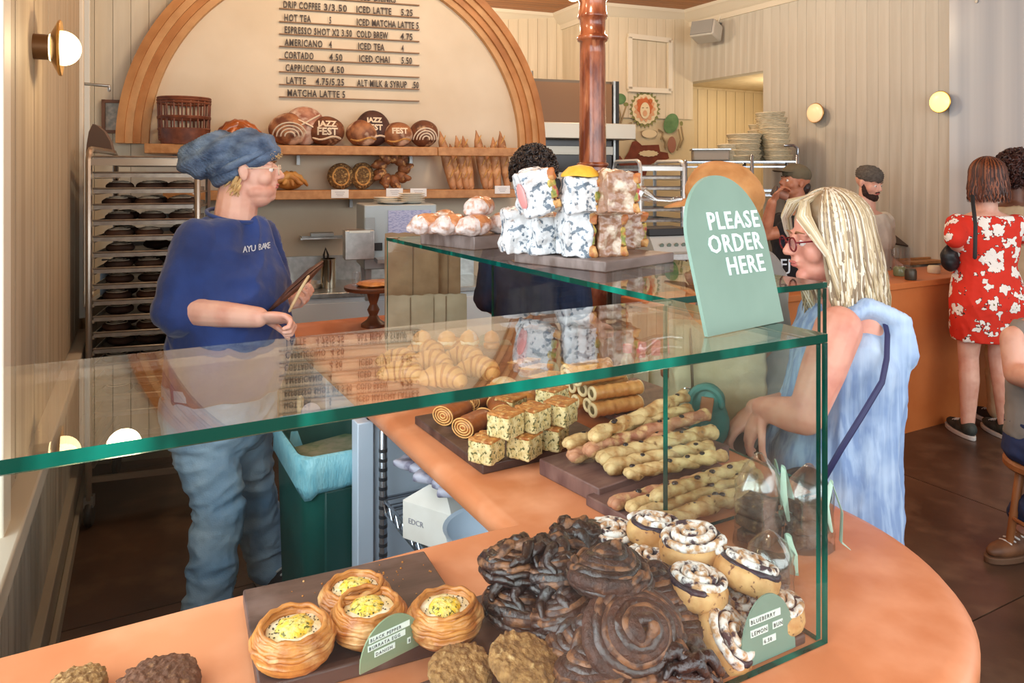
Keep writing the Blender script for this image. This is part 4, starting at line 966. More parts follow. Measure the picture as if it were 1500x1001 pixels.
# ---------------------------------------------------------------- baker in the beanie
fb = dirv(.90, -.42)
W = Body('baker in a slouchy blue knit beanie, navy shirt and light jeans holding brown tongs', P(322, 900, 2.66)*0+V((*P(322, 300, 2.66).xy, 0)), fb, 1)
nb_ = P(338, 312, 2.66); hipc = P(322, 575, 2.66); hf = dirv(.97, .22, .02)
W.head(P(364, 251, 2.66), hf, sc=1.06, jaw=1.22)
W.sk.cap2(P(344, 324, 2.66), P(350, 280, 2.66), .074, .070); W.sk.ell(W.hp(.03, 0, -.085), (.05, .055, .04), W.R)
lat = W.l
shN = P(289, 356, 2.52); shF = P(378, 352, 2.82); elN = P(262, 455, 2.47); wrN = P(378, 465, 2.42); elF = P(392, 468, 2.90); wrF = P(420, 442, 2.74)
path = [(P(341, 322, 2.66), .07, .06, 0), (P(336, 336, 2.66), .14, .080, 0), (P(333, 358, 2.66), .19, .12, .0), (P(331, 400, 2.66), .195, .155, .02), (P(329, 450, 2.66), .195, .175, .035), (P(327, 510, 2.66), .195, .18, .04), (P(323, 570, 2.66), .185, .165, .02), (P(322, 610, 2.66), .175, .15, 0), (P(322, 635, 2.66), .13, .12, 0)]
W.torso(W.sk, [(c, a*.9, b*.9, f) for c, a, b, f in path])
W.arm(shN, elN, wrN, (.055, .050, .034)); W.arm(shF, elF, wrF, (.055, .048, .033))
W.hand(wrN, dirv(1, .1, -.05), dirv(0, .5, 1), 1, (1.1, 1.15, 1.15, 1.2), 1.0, 1.05)
W.hand(wrF, dirv(.75, -.35, .12), dirv(-.2, .6, -.75), -1, (.9, .8, .8, .9), .8, 1.0)
hN = hipc-lat*.10; hF = hipc+lat*.10
knN = P(322, 738, 2.56); anN = P(300, 905, 2.52); knF = P(366, 700, 2.82); anF = P(392, 818, 2.90)
W.sk.chain([hN, knN, anN], [.085, .055, .042]); W.sk.chain([hF, knF, anF], [.085, .055, .042])
W.skin(skin_l, .0042); W.face(browm)
for k in range(1):
    mb = MB(); W.torso(mb, [(P(340, 320, 2.66), .092, .088, 0), (P(338, 331, 2.66), .165, .105, 0)]+[(c, a+.012, b+.012, f) for c, a, b, f in path[2:7]])
    mb.chain([shN, shN.lerp(elN, .5), shN.lerp(elN, .98)+V((0, 0, .0))], [.076, .078, .084]); mb.chain([shF, shF.lerp(elF, .5), shF.lerp(elF, .9)], [.076, .080, .082])
    W.cloth('t_shirt', mb, navy, .0065, fold(.020, 8, 5, 2, .002), 16)
# neckline ring
W.part('collar', MB().tube([P(341, 318, 2.66)+W.f*.086*cos(a)+W.l*.088*sin(a)+UP*(.006-.022*cos(a)) for a in [2*pi*j/32 for j in range(32)]], .007, 8, closed=True), navy)
text('AYU BAKE', .026, mat('pale_print', (204, 208, 214), rough=.7), W.t, M4(P(352, 371, 2.46)-W.o+W.f*.02, (lat*1.0), UP, None)@Matrix.Identity(4), sp=1.15, depth=.0004) if False else None
tx0 = PZ(700, 600, 0)
mb = MB(); W.torso(mb, [(hipc+UP*.03, .195, .165, .01), (hipc-UP*.02, .20, .17, 0), (hipc-UP*.12, .20, .165, 0), (hipc-UP*.20, .13, .12, 0)])
mb.chain([hN-UP*.08, knN, anN-UP*.02], [.110, .084, .078]); mb.chain([hF-UP*.08, knF, anF-UP*.02], [.110, .084, .076])
W.cloth('jeans', mb, denim_l, .008, fold(.013, 8, 14, 5, .003), 8)
W.part('jeans_waistband', MB().rings([W.ring(hipc+UP*z, .202, .172, fo=.01) for z in (.022, .058)], True), denim_l)
dkshoe = mat('dark_shoe', (40, 38, 40), rough=.6); solem = mat('pale_sole', (210, 206, 200), rough=.6)
shoe(W, anN, dirv(.8, -.5), dkshoe, solem); shoe(W, anF, dirv(.8, -.45), dkshoe, solem)
# beanie: slouchy knitted
knit = mat('blue_grey_knit', (108, 130, 158), (58, 76, 104), sc=16, lo=.35, hi=.65, rough=.95, bump=.6, bsc=160, st=(1, 1, 1.6))
mb = MB(); bk = -hf.normalized()
mb.ell(W.hp(-.006, 0, .066), (.112, .094, .076), W.R).ell(W.hp(-.085, 0, .066), (.115, .092, .072), W.R).ell(W.hp(-.150, 0, .040), (.074, .074, .060), W.R).ell(W.hp(-.065, 0, .010), (.078, .086, .062), W.R)
def knitd(p, n):
    q = W.R.transposed() @ (p+W.o-W.hc); a = q.z*.85-q.x*.5
    return .0052*sin(a*120+2.0*noise.noise(p*7))+.0009*sin((q.z+q.x)*420)+.007*noise.noise(V((p.x*9, p.y*9, p.z*26)))+.006
W.cloth('knit_beanie', mb, knit, .004, knitd, 6)
rim = []
for j in range(40):
    a = 2*pi*j/40; rim.append(W.hp(-.004+.098*cos(a)-.012, .086*sin(a), .030+.048*cos(a)))
W.part('beanie_rib_band', MB().tube(rim, .015, 10, closed=True).noise(.002, 60, 1), knit)
blond = mat('short_blond_hair', (222, 190, 132), (184, 142, 88), sc=40, rough=.6)
hb = MB()
for k in range(260):
    a = RND.uniform(-1.0, 1.0); q = W.hp(-.080+.02*RND.random()+.05*abs(a), .074*a, RND.uniform(-.055, -.01)); hb.tube([q, q+UP*-.018+bk*.008+W.l*.006*RND.uniform(-1, 1), q+UP*-.032+bk*RND.uniform(.0, .028)], [.004, .0035, .001], 5)
for k in range(70):
    a = RND.uniform(-1.0, 1.0); q = W.hp(.078-.02*abs(a), .050*a, .060+.012*RND.random()); hb.tube([q, q+hf*.016+UP*-.006, q+hf*.030+UP*-RND.uniform(.005, .03)+W.l*.015*RND.uniform(-1, 1)], [.003, .003, .0008], 5)
W.part('hair', hb, blond)['kind'] = 'stuff'
glasses(W, mat('pale_clear_frame', (236, 214, 186), rough=.2))
ear_ = None
# tongs held in both hands
tg = thing('serving_tongs', 'long brown serving tongs held up by the baker in the beanie', 'tongs', P(420, 452, 2.55))
t0_, t1_ = P(396, 452, 2.55), P(470, 388, 2.58); o_ = tg.location.copy(); dgn = (t1_-t0_)
tm = mat('brown_wood_tongs', (104, 70, 54), (70, 44, 34), sc=20, rough=.4)
for q in (-1, 1):
    MB().tube([t0_-o_+V((0, 0, -.005)), t0_-o_+dgn*.35+FW*.012*q+UP*.010*q, t0_-o_+dgn*.75+FW*.010*q+UP*.012*q, t1_-o_+UP*.006*q], [.014, .019, .023, .014], 8, fl=.4).build('tong_arm', tm, tg)
MB().tube([P(424, 456, 2.50)-o_, P(440, 425, 2.50)-o_, P(452, 405, 2.52)-o_], [.005, .006, .005], 8).build('pale_rod', mat('pale_wood_rod', (206, 180, 136), rough=.5), tg)
# shirt lettering on the chest, each letter laid on the cloth
import mathutils
dg = bpy.context.evaluated_depsgraph_get(); dg.update()
sh_ = [c for c in W.t.children if c.name.startswith('t_shirt')][0]
bv = mathutils.bvhtree.BVHTree.FromPolygons([v.co[:] for v in sh_.data.vertices], [p.vertices[:] for p in sh_.data.polygons])
prm = mat('pale_print', (206, 210, 216), rough=.7)
for k, ch in enumerate('AYU BAKE'):
    if ch == ' ': continue
    u = 354+k*6.2-.15*k*k; v = 370-k*.9; r = ray(u, v).normalized(); hit = bv.ray_cast(V((0, 0, CH))-W.o, r)
    if hit[0] is None: continue
    n_ = V((hit[1].x, hit[1].y, 0)).normalized(); n_ = (n_+W.f*.8).normalized(); xx = UP.cross(n_)
    text(ch, .030, prm, W.t, M4(hit[0]+n_*.006, xx, UP), sp=1, depth=.0003, bold=.0004)

# ---------------------------------------------------------------- customer with the blond hair
D_ = 1.93
B = Body('woman with shoulder length blond hair, red glasses and sleeveless pale denim dress', V((*P(1240, 300, 1.95).xy, 0)), dirv(-.97, .12), 3)
B.head(P(1209, 352, D_), dirv(-.98, -.04, -.10), sc=.98, jaw=.95, nose=1.0)
B.sk.cap2(P(1246, 440, 1.95), P(1226, 392, 1.95), .062, .056)
shN = P(1228, 482, 1.80); shF = P(1222, 470, 2.10)
elN = P(1180, 612, 1.74); wrN = P(1118, 598, 1.86); elF = P(1185, 590, 2.06); wrF = P(1108, 600, 2.0)
bp = [(P(1246, 430, 1.95), .06, .055, 0), (P(1247, 444, 1.95), .14, .075, 0), (P(1246, 475, 1.95), .160, .095, 0), (P(1242, 520, 1.95), .175, .110, .0), (P(1234, 575, 1.95), .165, .118, .0), (P(1222, 650, 1.95), .18, .13, .0), (P(1218, 720, 1.95), .20, .14, 0), (P(1218, 770, 1.95), .18, .12, 0)]
B.torso(B.sk, [(c, a*.93, b*.9, f) for c, a, b, f in bp])
B.arm(shN, elN, wrN, (.056, .044, .029)); B.arm(shF, elF, wrF, (.052, .042, .029))
B.hand(wrN, dirv(-.35, .2, -.9), dirv(-.8, .1, .2), 1, (.5, .5, .55, .6), .6, .98); B.hand(wrF, dirv(-.7, .1, -.65), dirv(-.5, 0, .8), -1, (.6, .6, .6, .6), .6, .98)
for q in (-1, 1): B.sk.chain([P(1242, 740, 1.95)+B.l*.09*q, V((*(P(1242, 740, 1.95)+B.l*.09*q+B.f*.03).xy, .46)), V((*(P(1242, 740, 1.95)+B.l*.09*q).xy, .09))], [.085, .055, .04])
B.skin(skin_f, .0045); B.face(browm)
dres = mat('pale_striped_denim', (158, 182, 212), (122, 148, 188), sc=60, st=(1, 1, .03), lo=.4, hi=.6, rough=.85, bump=.15, bsc=160, c3=(190, 210, 232), sc3=4, lo3=.5, hi3=.7)
mb = MB(); B.torso(mb, [(c, a+.012, b+.014, f) for c, a, b, f in bp[3:5]]+[(P(1218, 650, 1.95), .195, .150, .0), (P(1212, 740, 1.95), .21, .160, .0), (P(1212, 850, 1.95), .22, .170, .0), (P(1212, 960, 1.95), .225, .18, .0)])
B.torso(mb, [(P(1247, 452, 1.95), .10, .082, 0), (bp[2][0], .158, .108, 0), (bp[3][0], .186, .122, .0)])
for q in (-1, 1):
    c_ = P(1247, 448, 1.95)+B.l*.115*q; mb.tube([c_-B.f*.07-UP*.10, c_-B.f*.060-UP*.02, c_+UP*.010, c_+B.f*.07-UP*.02, c_+B.f*.11-UP*.10], [.050, .046, .044, .044, .046], 10, fl=.55)
B.cloth('denim_dress', mb, dres, .0075, fold(.016, 10, 3.5, 7, .002), 5)
strapm = mat('navy_strap', (40, 42, 84), rough=.6)
B.part('bag_strap', MB().tube([P(1280, 440, 1.86), P(1294, 462, 1.83), P(1300, 490, 1.79), P(1299, 525, 1.755), P(1292, 560, 1.73), P(1262, 610, 1.70), P(1232, 658, 1.695), P(1208, 700, 1.71)], .0075, 6, fl=.5), strapm)
shoe(B, V((*(P(1242, 740, 1.95)+B.l*.09).xy, .09)), B.f, dkshoe, solem, .24); shoe(B, V((*(P(1242, 740, 1.95)-B.l*.09).xy, .09)), B.f, dkshoe, solem, .24)
glasses(B, mat('dark_red_frame', (112, 34, 40), rough=.25), .020, .0024)
# hair: many fine tapered locks from the scalp
def locks(b, n, length, m, name='hair', wave=.012, r=.0045, spread=1.0, seed=0, stray=.0, rad=(.104, .088, .096)):
    rnd = random.Random(seed); mb = MB(); mats_ = m if isinstance(m, list) else [m]; c = (-.018, 0, .036)
    for k in range(n):
        ang = rnd.uniform(-pi, pi)
        if abs(ang) < .95: ang = (1 if rnd.random() < .5 else -1)*rnd.uniform(.95, 1.5)
        t0 = abs(rnd.gauss(0, .45)); t0 = min(t0, 1.4); lift = 1+rnd.uniform(.0, .07); L_ = length*rnd.uniform(.75, 1.06); pts = []; n1, n2 = 6, 7
        # neighbouring locks share their tint: pick it from the angle
        tint = int((noise.noise(V((cos(ang)*5, sin(ang)*5, seed)))*.5+.5+rnd.uniform(-.25, .25))*len(mats_)) % len(mats_)
        for i in range(n1+1):
            t = t0+(pi/2-t0)*i/n1; back = .014*sin(t)
            pts.append((c[0]-back*0+rad[0]*cos(ang)*sin(t)*lift, c[1]+rad[1]*sin(ang)*sin(t)*lift, c[2]+rad[2]*cos(t)*lift))
        x, y, z = pts[-1]
        for i in range(1, n2+1):
            f = i/n2; g = 1+(spread-1)*sin(f*pi*.6); w_ = wave*sin(f*7+ang*6+k*.02)*f
            pts.append((x*g+w_-.02*f*(1 if cos(ang) > .2 else 0), y*g+w_*.6*(-1 if y < 0 else 1)+rnd.uniform(-1, 1)*stray*f*.4, z-L_*f))
        P_ = [b.hp(*q) for q in pts]; K = len(P_)
        mb.tube(P_, [r*(.75+.25*sin(pi*i/K)) if i < K-1 else r*.25 for i in range(K)], 5, mi=tint, fl=.6)
    return b.part(name, mb, mats_)
h1 = mat('ash_blond_light', (206, 188, 152), rough=.42); h2 = mat('ash_blond_mid', (180, 158, 122), rough=.42); h3 = mat('ash_blond_dark', (140, 118, 90), rough=.45); h4 = mat('silver_blond', (222, 212, 190), rough=.4)
mb = MB(); mb.ell(B.hp(-.026, 0, .042), (.096, .086, .090), B.R).ell(B.hp(-.062, 0, -.02), (.062, .080, .11), B.R).ell(B.hp(-.075, 0, -.105), (.045, .085, .09), B.R)
B.cloth('hair_base', mb, h3, .006, lambda p, n: .003*noise.noise(p*50), 3)
locks(B, 1500, .24, [h1, h2, h3, h4, h1, h2], seed=4, wave=.012, stray=.010, spread=1.10, r=.0036)
fr = MB(); rn = random.Random(3)
for k in range(150):
    q_ = rn.choice((-1, 1)); e_ = rn.uniform(0, 1); j_ = rn.uniform(-.006, .006)
    pts = [B.hp(-.02+.05*e_, q_*.006, .134-.012*e_), B.hp(.045+.028*e_, q_*(.022+.02*e_), .108+j_), B.hp(.060+.030*e_, q_*(.050+.012*(1-e_)), .070+j_), B.hp(.052+.022*e_, q_*.078, .030+j_), B.hp(.030+.014*e_, q_*.092, -.03), B.hp(.02+.010*e_, q_*(.097+j_), -.09-.05*rn.random())]
    fr.tube(pts, [.003, .0038, .0038, .0036, .003, .0008], 5, mi=rn.randrange(3), fl=.6)
B.part('hair_fringe', fr, [h1, h2, h4])
# her dark shoulder bag
pg = thing('shoulder_bag', 'dark navy shoulder bag hanging at the hip of the blond woman', 'bag', P(1180, 735, 1.80))
blob('bag_body', MB().ell((0, 0, 0), (.10, .05, .085), rotz(-.5)).ell((0, 0, -.02), (.11, .05, .07), rotz(-.5)), mat('dark_navy_leather', (30, 32, 46), rough=.4), pg, vox=.006, sm=3, disp=lambda p, n: .004*noise.noise(p*25))

# ---------------------------------------------------------------- person in the tan cap behind the sign
Hc = Body('person in a tan canvas cap and grey shirt, head hidden behind the order sign', V((*P(1080, 300, 2.45).xy, 0)), dirv(-.95, .3), 5)
Hc.head(P(1052, 300, 2.45), dirv(-.95, .1, -.15)); Hc.sk.cap2(P(1085, 372, 2.45), P(1066, 335, 2.45), .065, .058)
hp_ = [(P(1085, 362, 2.45), .07, .06, 0), (P(1088, 376, 2.45), .16, .085, 0), (P(1090, 400, 2.45), .205, .115, 0), (P(1090, 470, 2.45), .19, .135, .01), (P(1088, 560, 2.45), .18, .14, .01), (P(1086, 640, 2.45), .18, .135, 0), (P(1086, 680, 2.45), .13, .12, 0)]
Hc.torso(Hc.sk, [(c, a*.9, b*.9, f) for c, a, b, f in hp_])
Hn, Hf = P(1110, 400, 2.27), P(1075, 400, 2.63)
Hc.arm(Hn, P(1118, 500, 2.24), P(1060, 560, 2.20)); Hc.arm(Hf, P(1060, 500, 2.66), P(1020, 520, 2.50))
Hc.hand(P(1060, 560, 2.20), dirv(-.8, 0, -.5), dirv(0, -1, .3), 1, (.7, .7, .7, .7), .6); Hc.hand(P(1020, 520, 2.50), dirv(-.9, 0, -.2), dirv(0, 0, 1), -1, (.8, .8, .8, .8), .6)
for q in (-1, 1): Hc.sk.chain([P(1086, 650, 2.45)+Hc.l*.09*q, V((*(P(1086, 650, 2.45)+Hc.l*.09*q+Hc.f*.03).xy, .48)), V((*(P(1086, 650, 2.45)+Hc.l*.09*q).xy, .09))], [.085, .055, .04])
Hc.skin(skin_t, .007)
mb = MB(); Hc.torso(mb, [(c, a+.014, b+.014, f) for c, a, b, f in hp_[1:6]]); mb.chain([Hn, Hn.lerp(P(1118, 500, 2.24), .7)], [.075, .08]); mb.chain([Hf, Hf.lerp(P(1060, 500, 2.66), .7)], [.075, .08])
Hc.cloth('grey_shirt', mb, mat('grey_cotton', (150, 148, 144), (128, 126, 122), sc=6, rough=.9), .009, fold(.010, 9, 6, 3), 3)
mb = MB(); Hc.torso(mb, [(P(1086, 600, 2.45), .19, .15, 0), (P(1086, 680, 2.45), .195, .16, 0), (P(1086, 720, 2.45), .14, .12, 0)])
for q in (-1, 1): a_ = P(1086, 660, 2.45)+Hc.l*.09*q; mb.chain([a_, V((*(a_+Hc.f*.02).xy, .48)), V((*a_.xy, .1))], [.11, .085, .075])
Hc.cloth('trousers', mb, mat('dark_trousers', (70, 66, 62), rough=.9), .011, fold(.01), 3)
for q in (-1, 1): shoe(Hc, V((*(P(1086, 650, 2.45)+Hc.l*.09*q).xy, .09)), Hc.f, dkshoe, solem)
tan = mat('tan_suede_cap', (206, 152, 94), (176, 120, 66), sc=12, rough=.8, bump=.2, bsc=60)
mb = MB().ell(Hc.hp(-.015, 0, .055), (.120, .102, .085), Hc.R).ell(Hc.hp(-.07, 0, .02), (.082, .098, .085), Hc.R).ell(Hc.hp(-.01, 0, .10), (.09, .08, .045), Hc.R)
Hc.cloth('cap_crown', mb, tan, .006, lambda p, n: .006*noise.noise(p*15), 4)
mb = MB(); rs = []
for k in range(9):
    y = (k/8-.5)*.15; x0 = .085-.25*y*y*20*.1; x1 = .175-14*y*y; rs.append([Hc.hp(x0-.02, y, .044), Hc.hp(x1, y, .020), Hc.hp(x1, y, .015), Hc.hp(x0-.02, y, .036)])
Hc.part('cap_brim', mb.rings(rs), tan)
text('FJ', .05, prm, Hc.t, M4(P(1142, 396, 2.29)-Hc.o, RT, UP), depth=.001)
# beige tote and teal purse at the end of the case
tb = thing('tote_bag', 'beige canvas tote with zip seen through the glass behind the teal purse', 'bag', P(1050, 600, 2.12))
def tdis(p, n): return .007*noise.noise(V((p.x*8, p.y*8, p.z*22)))+.002*noise.noise(p*40)
blob('bag_body', MB().box((0, 0, .10), (.26, .10, .30), rotz(-.5)), mat('beige_canvas', (208, 192, 160), (190, 172, 138), sc=8, rough=.9, bump=.15, bsc=120), tb, vox=.007, sm=12, disp=tdis)
MB().tube([V((-.10, .0, .24)), V((-.11, -.02, .10)), V((-.11, -.02, .02))], .004, 6).build('zip', mat('dark_zip', (80, 66, 50), rough=.5), tb)
tp = thing('teal_purse', 'small teal leather purse with brown tag seen through the glass', 'purse', P(1036, 605, 2.0))
tl_ = mat('teal_leather', (66, 142, 136), (52, 120, 116), sc=14, rough=.4)
Rp = basis(RT, FW, UP) @ Matrix.Rotation(-.35, 3, 'Y')
blob('purse_body', MB().ell((0, 0, -.01), (.058, .026, .085), Rp).ell(Rp @ V((.01, 0, .03)), (.05, .03, .05), Rp), tl_, tp, vox=.004, sm=4, disp=lambda p, n: .002*noise.noise(p*30))
MB().tube([Rp @ V((.042*cos(a), -.022, .030+.048*sin(a))) for a in [-.4+3.9*j/20 for j in range(21)]], .010, 8).build('rolled_handle', tl_, tp)
MB().box(Rp @ V((-.004, -.034, .024)), (.034, .008, .062), Rp @ Matrix.Rotation(.5, 3, 'Y')).build('brown_tag', mat('brown_leather_tag', (172, 112, 78), rough=.5), tp, bevel=.003)
MB().tube([Rp @ V((-.03, -.01, .07+.016*sin(a)))+RT*.012*cos(a) for a in [2*pi*j/16 for j in range(16)]], .003, 6, closed=True).build('ring', mat('steel_ring', (200, 200, 200), metal=1, rough=.2), tp)

# ---------------------------------------------------------------- generic standing people further off
def stander(label, u, v_head, d, facing, sc=1.0, skinm=skin_l, top=None, topname='t_shirt', legs=None, arms=None, seed=0, shoes=dkshoe, headdir=None, lean=0, vox=.007, sleeves=.55, hipf=.52, wid=1.0, name=None, leg_bare=False):
    base = V((*P(u, 257, d).xy, 0)); hc = P(u, v_head, d); H = hc.z+.125; b = Body(label, base, facing, seed)
    hd = headdir or facing
    b.head(hc, hd, sc=sc)
    c = base+b.f*(-.02); sz = hc.z-.235
    def at(z, fo=0): return V((c.x, c.y, z))+b.f*fo
    b.sk.cap2(at(sz+.03), hc+UP*-.05-b.f*.02, .062, .055)
    hz = H*hipf
    b.path = [(at(sz+.04), .07, .06, 0), (at(sz+.01), .15*wid, .08, 0), (at(sz-.05), .195*wid, .105, 0), (at(sz-.18), .18*wid, .12, .01), (at(hz+.17), .155*wid, .115, .01), (at(hz+.05), .175*wid, .12, 0), (at(hz-.05), .18*wid, .125, -.01), (at(hz-.12), .13*wid, .10, 0)]
    b.torso(b.sk, [(q, a*.93, e*.93, f) for q, a, e, f in b.path])
    b.sh = {q: at(sz-.045)+b.l*(.175*wid*q) for q in (-1, 1)}; b.el = {}
    for q in (-1, 1):
        if arms and q in arms: el, wr, hd_, hn_ = arms[q]
        else: el = b.sh[q]+V((0, 0, -.29))+b.l*.04*q-b.f*.03; wr = el+V((0, 0, -.10))+b.f*.22; hd_ = b.f-UP*.2; hn_ = UP
        b.el[q] = el; b.arm(b.sh[q], el, wr); b.hand(wr, hd_, hn_, -q, (.7,)*4, .6)
    b.hip = {}; b.an = {}
    for q in (-1, 1):
        h = at(hz-.04)+b.l*.09*q; k = V((h.x, h.y, hz*.55))+b.f*.03; a = V((h.x, h.y, .09))-b.f*.0+b.l*.02*q; b.hip[q] = h; b.an[q] = a; b.kn = k
        b.sk.chain([h, k, k.lerp(a, .35)-b.f*.012, a], [.088, .056, .056, .038])
    b.skin(skinm, vox)
    if top:
        mb = MB(); b.torso(mb, [(q, a+.012, e+.012, f) for q, a, e, f in b.path[1:7]])
        for q in (-1, 1): mb.chain([b.sh[q], b.sh[q].lerp(b.el[q], sleeves*.5), b.sh[q].lerp(b.el[q], sleeves)], [.068, .07, .072])
        b.cloth(topname, mb, top, vox+.001, fold(.009, 9, 6, seed), 4)
    if legs:
        mb = MB(); b.torso(mb, [(at(hz+.07), .185*wid, .13, 0), (at(hz-.06), .19*wid, .135, 0), (at(hz-.15), .13, .11, 0)])
        for q in (-1, 1): mb.chain([b.hip[q], V((b.hip[q].x, b.hip[q].y, hz*.55))+b.f*.03, b.an[q]+UP*.02], [.105, .078, .068])
        b.cloth('trousers', mb, legs, vox+.002, fold(.010, 8, 8, seed), 3)
    for q in (-1, 1): shoe(b, b.an[q], b.f, shoes, solem)
    b.at = at; b.sz = sz; b.hz = hz; return b
def curls(b, n, m, cx=-.02, cz=.035, rad=(.115, .098, .115), zmin=-.35, name='hair', size=.012, long=0, seed=1, xmax=.55):
    rn = random.Random(seed); mb = MB()
    mb.ell(b.hp(cx, 0, cz), (rad[0]*.93, rad[1]*.93, rad[2]*.93), b.R)
    while n > 0:
        d = V((rn.gauss(0, 1), rn.gauss(0, 1), rn.gauss(0, 1))).normalized()
        if d.z < zmin or (d.x > xmax and d.z < .45): continue
        n -= 1; p = V((cx+d.x*rad[0], d.y*rad[1], cz+d.z*rad[2])); ax = V((rn.gauss(0, 1), rn.gauss(0, 1), rn.gauss(0, 1))).normalized(); x, y = frame(ax); pts = []
        for i in range(9):
            a = i/8*2*pi*1.2; q = p+(x*cos(a)+y*sin(a))*size*(.6+.4*rn.random())+ax*size*.7*(i/8-.5)+V((0, 0, -long*i/8)); pts.append(b.hp(*q))
        mb.tube(pts, [size*.30]*8+[size*.1], 5)
    b.part(name, mb, m)['kind'] = 'stuff'
black_h = mat('black_curly_hair', (34, 26, 24), (54, 40, 34), sc=50, rough=.5)
Cm = stander('person with short black curly hair in a dark navy top, behind the sandwiches', 785, 262, 3.35, dirv(.5, .85), top=mat('dark_navy_cotton', (34, 50, 84), (24, 36, 62), sc=5, rough=.9), legs=mat('black_cloth', (24, 23, 26), rough=.9), seed=2, sleeves=.9, wid=1.05)
curls(Cm, 420, black_h, seed=2, size=.013)
dst = {1: (P(1120, 345, 5.0), P(1131, 296, 4.92), dirv(.6, 0, .8), dirv(0, .5, 1)), -1: (P(1185, 355, 5.3), P(1170, 400, 5.2), dirv(-.6, 0, -.4), UP)}
Dm = stander('man in an olive cap and black shirt tipping a cup to his mouth', 1163, 268, 5.15, dirv(-.95, -.25), skinm=skin_t, top=mat('black_cotton', (28, 27, 34), rough=.9), legs=mat('black_cloth', (24, 23, 26), rough=.9), arms=dst, seed=4, headdir=dirv(-.95, -.25, .18))
Dm.face(browd)
olc = mat('olive_cap_cloth', (108, 98, 76), (90, 80, 60), sc=8, rough=.9)
Dm.cloth('cap_crown', MB().ell(Dm.hp(-.012, 0, .065), (.106, .088, .072), Dm.R), olc, .006, None, 3)
rs = []
for k in range(9):
    y = (k/8-.5)*.14; x1 = .175-12*y*y; rs.append([Dm.hp(.06, y, .072), Dm.hp(x1, y, .062), Dm.hp(x1, y, .056), Dm.hp(.06, y, .064)])
Dm.part('cap_brim', MB().rings(rs), olc)
hb = MB().ell(Dm.hp(-.075, 0, -.02), (.04, .07, .05), Dm.R); Dm.cloth('hair', hb, black_h, .006, lambda p, n: .004*noise.noise(p*60), 2)
cup = thing('paper_cup', 'brown paper cup raised by the man in the olive cap', 'cup', P(1143, 284, 4.93))
Rc = basis(RT, FW, UP) @ Matrix.Rotation(-1.1, 3, 'Y')
MB().lathe([(.026, -.05), (.034, .04), (.036, .045), (.034, .048), (.001, .046)], 24, R=Rc).build('cup_body', mat('brown_paper_cup', (150, 104, 84), rough=.5), cup); MB().lathe([(.037, .040), (.038, .050), (.030, .053)], 24, R=Rc).build('cup_lid', mat('cup_lid', (60, 44, 40), rough=.4), cup)
Km = stander('bearded man in a grey knit cap and white shirt looking down behind the ochre counter', 1273, 269, 5.5, dirv(.35, -.9), skinm=skin_l, top=mat('white_cotton', (226, 220, 206), (210, 202, 186), sc=5, rough=.9), legs=mat('black_cloth', (24, 23, 26), rough=.9), seed=6, headdir=dirv(.45, -.85, -.28))
Km.face(browd)
Km.cloth('knit_cap', MB().ell(Km.hp(-.014, 0, .066), (.106, .088, .070), Km.R).ell(Km.hp(-.012, 0, .045), (.104, .087, .04), Km.R), mat('grey_knit', (104, 98, 90), rough=.95, c2=(84, 78, 72), sc=60, bump=.4), .006, lambda p, n: .002*sin(p.z*400), 3)
bd = MB().ell(Km.hp(.040, 0, -.082), (.050, .052, .036), Km.R).ell(Km.hp(.076, 0, -.088), (.022, .030, .028), Km.R)
for q in (-1, 1): bd.cap2(Km.hp(.0, q*.064, -.01), Km.hp(.03, q*.052, -.07), .012, .022); bd.cap2(Km.hp(.088, q*.020, -.046), Km.hp(.092, 0, -.040), .006, .0065)
Km.cloth('beard', bd, mat('dark_brown_beard', (60, 36, 26), (36, 22, 18), sc=60, rough=.8), .004, lambda p, n: .0035*noise.noise(p*90), 1)
# woman in the red dress
redd = None
m = bpy.data.materials.new('red_dress_with_white_flowers'); m.use_nodes = True; N = m.node_tree.nodes; L = m.node_tree.links; bsd = N['Principled BSDF']; bsd.inputs['Roughness'].default_value = .85
tc = N.new('ShaderNodeTexCoord'); vo = N.new('ShaderNodeTexVoronoi'); vo.inputs['Scale'].default_value = 11; vo.inputs['Randomness'].default_value = .8
nz_ = N.new('ShaderNodeTexNoise'); nz_.inputs['Scale'].default_value = 26; nz_.inputs['Detail'].default_value = 2
ad = N.new('ShaderNodeMix'); ad.data_type = 'RGBA'; ad.blend_type = 'LINEAR_LIGHT'; ad.inputs[0].default_value = .055; L.new(tc.outputs['Object'], ad.inputs[6]); L.new(nz_.outputs['Color'], ad.inputs[7]); L.new(ad.outputs[2], vo.inputs['Vector']); L.new(tc.outputs['Object'], nz_.inputs['Vector'])
cr_ = N.new('ShaderNodeValToRGB'); cr_.color_ramp.interpolation = 'CONSTANT'; e = cr_.color_ramp.elements
e[0].position = 0; e[0].color = lin((120, 120, 70)); e[1].position = .10; e[1].color = lin((250, 244, 236))
for pp, cc in ((.40, (60, 44, 40)), (.43, (222, 50, 30))): z = e.new(pp); z.color = lin(cc)
L.new(vo.outputs['Distance'], cr_.inputs[0]); L.new(cr_.outputs[0], bsd.inputs['Base Color']); redd = m; MATS['red'] = m
ra = {1: (P(1399, 352, 4.45), P(1410, 385, 4.75), dirv(.3, .8, -.2), UP), -1: (P(1500, 345, 4.6), P(1490, 375, 4.85), dirv(-.3, .9, -.1), UP)}
Rw = stander('woman in a red dress with white flowers and dark sneakers, seen from behind', 1442, 262, 4.55, dirv(.05, 1), skinm=skin_l, top=None, arms=ra, seed=8, headdir=dirv(-.25, .95), wid=.98, shoes=mat('grey_green_sneaker', (66, 72, 66), (40, 46, 44), sc=20, rough=.7))
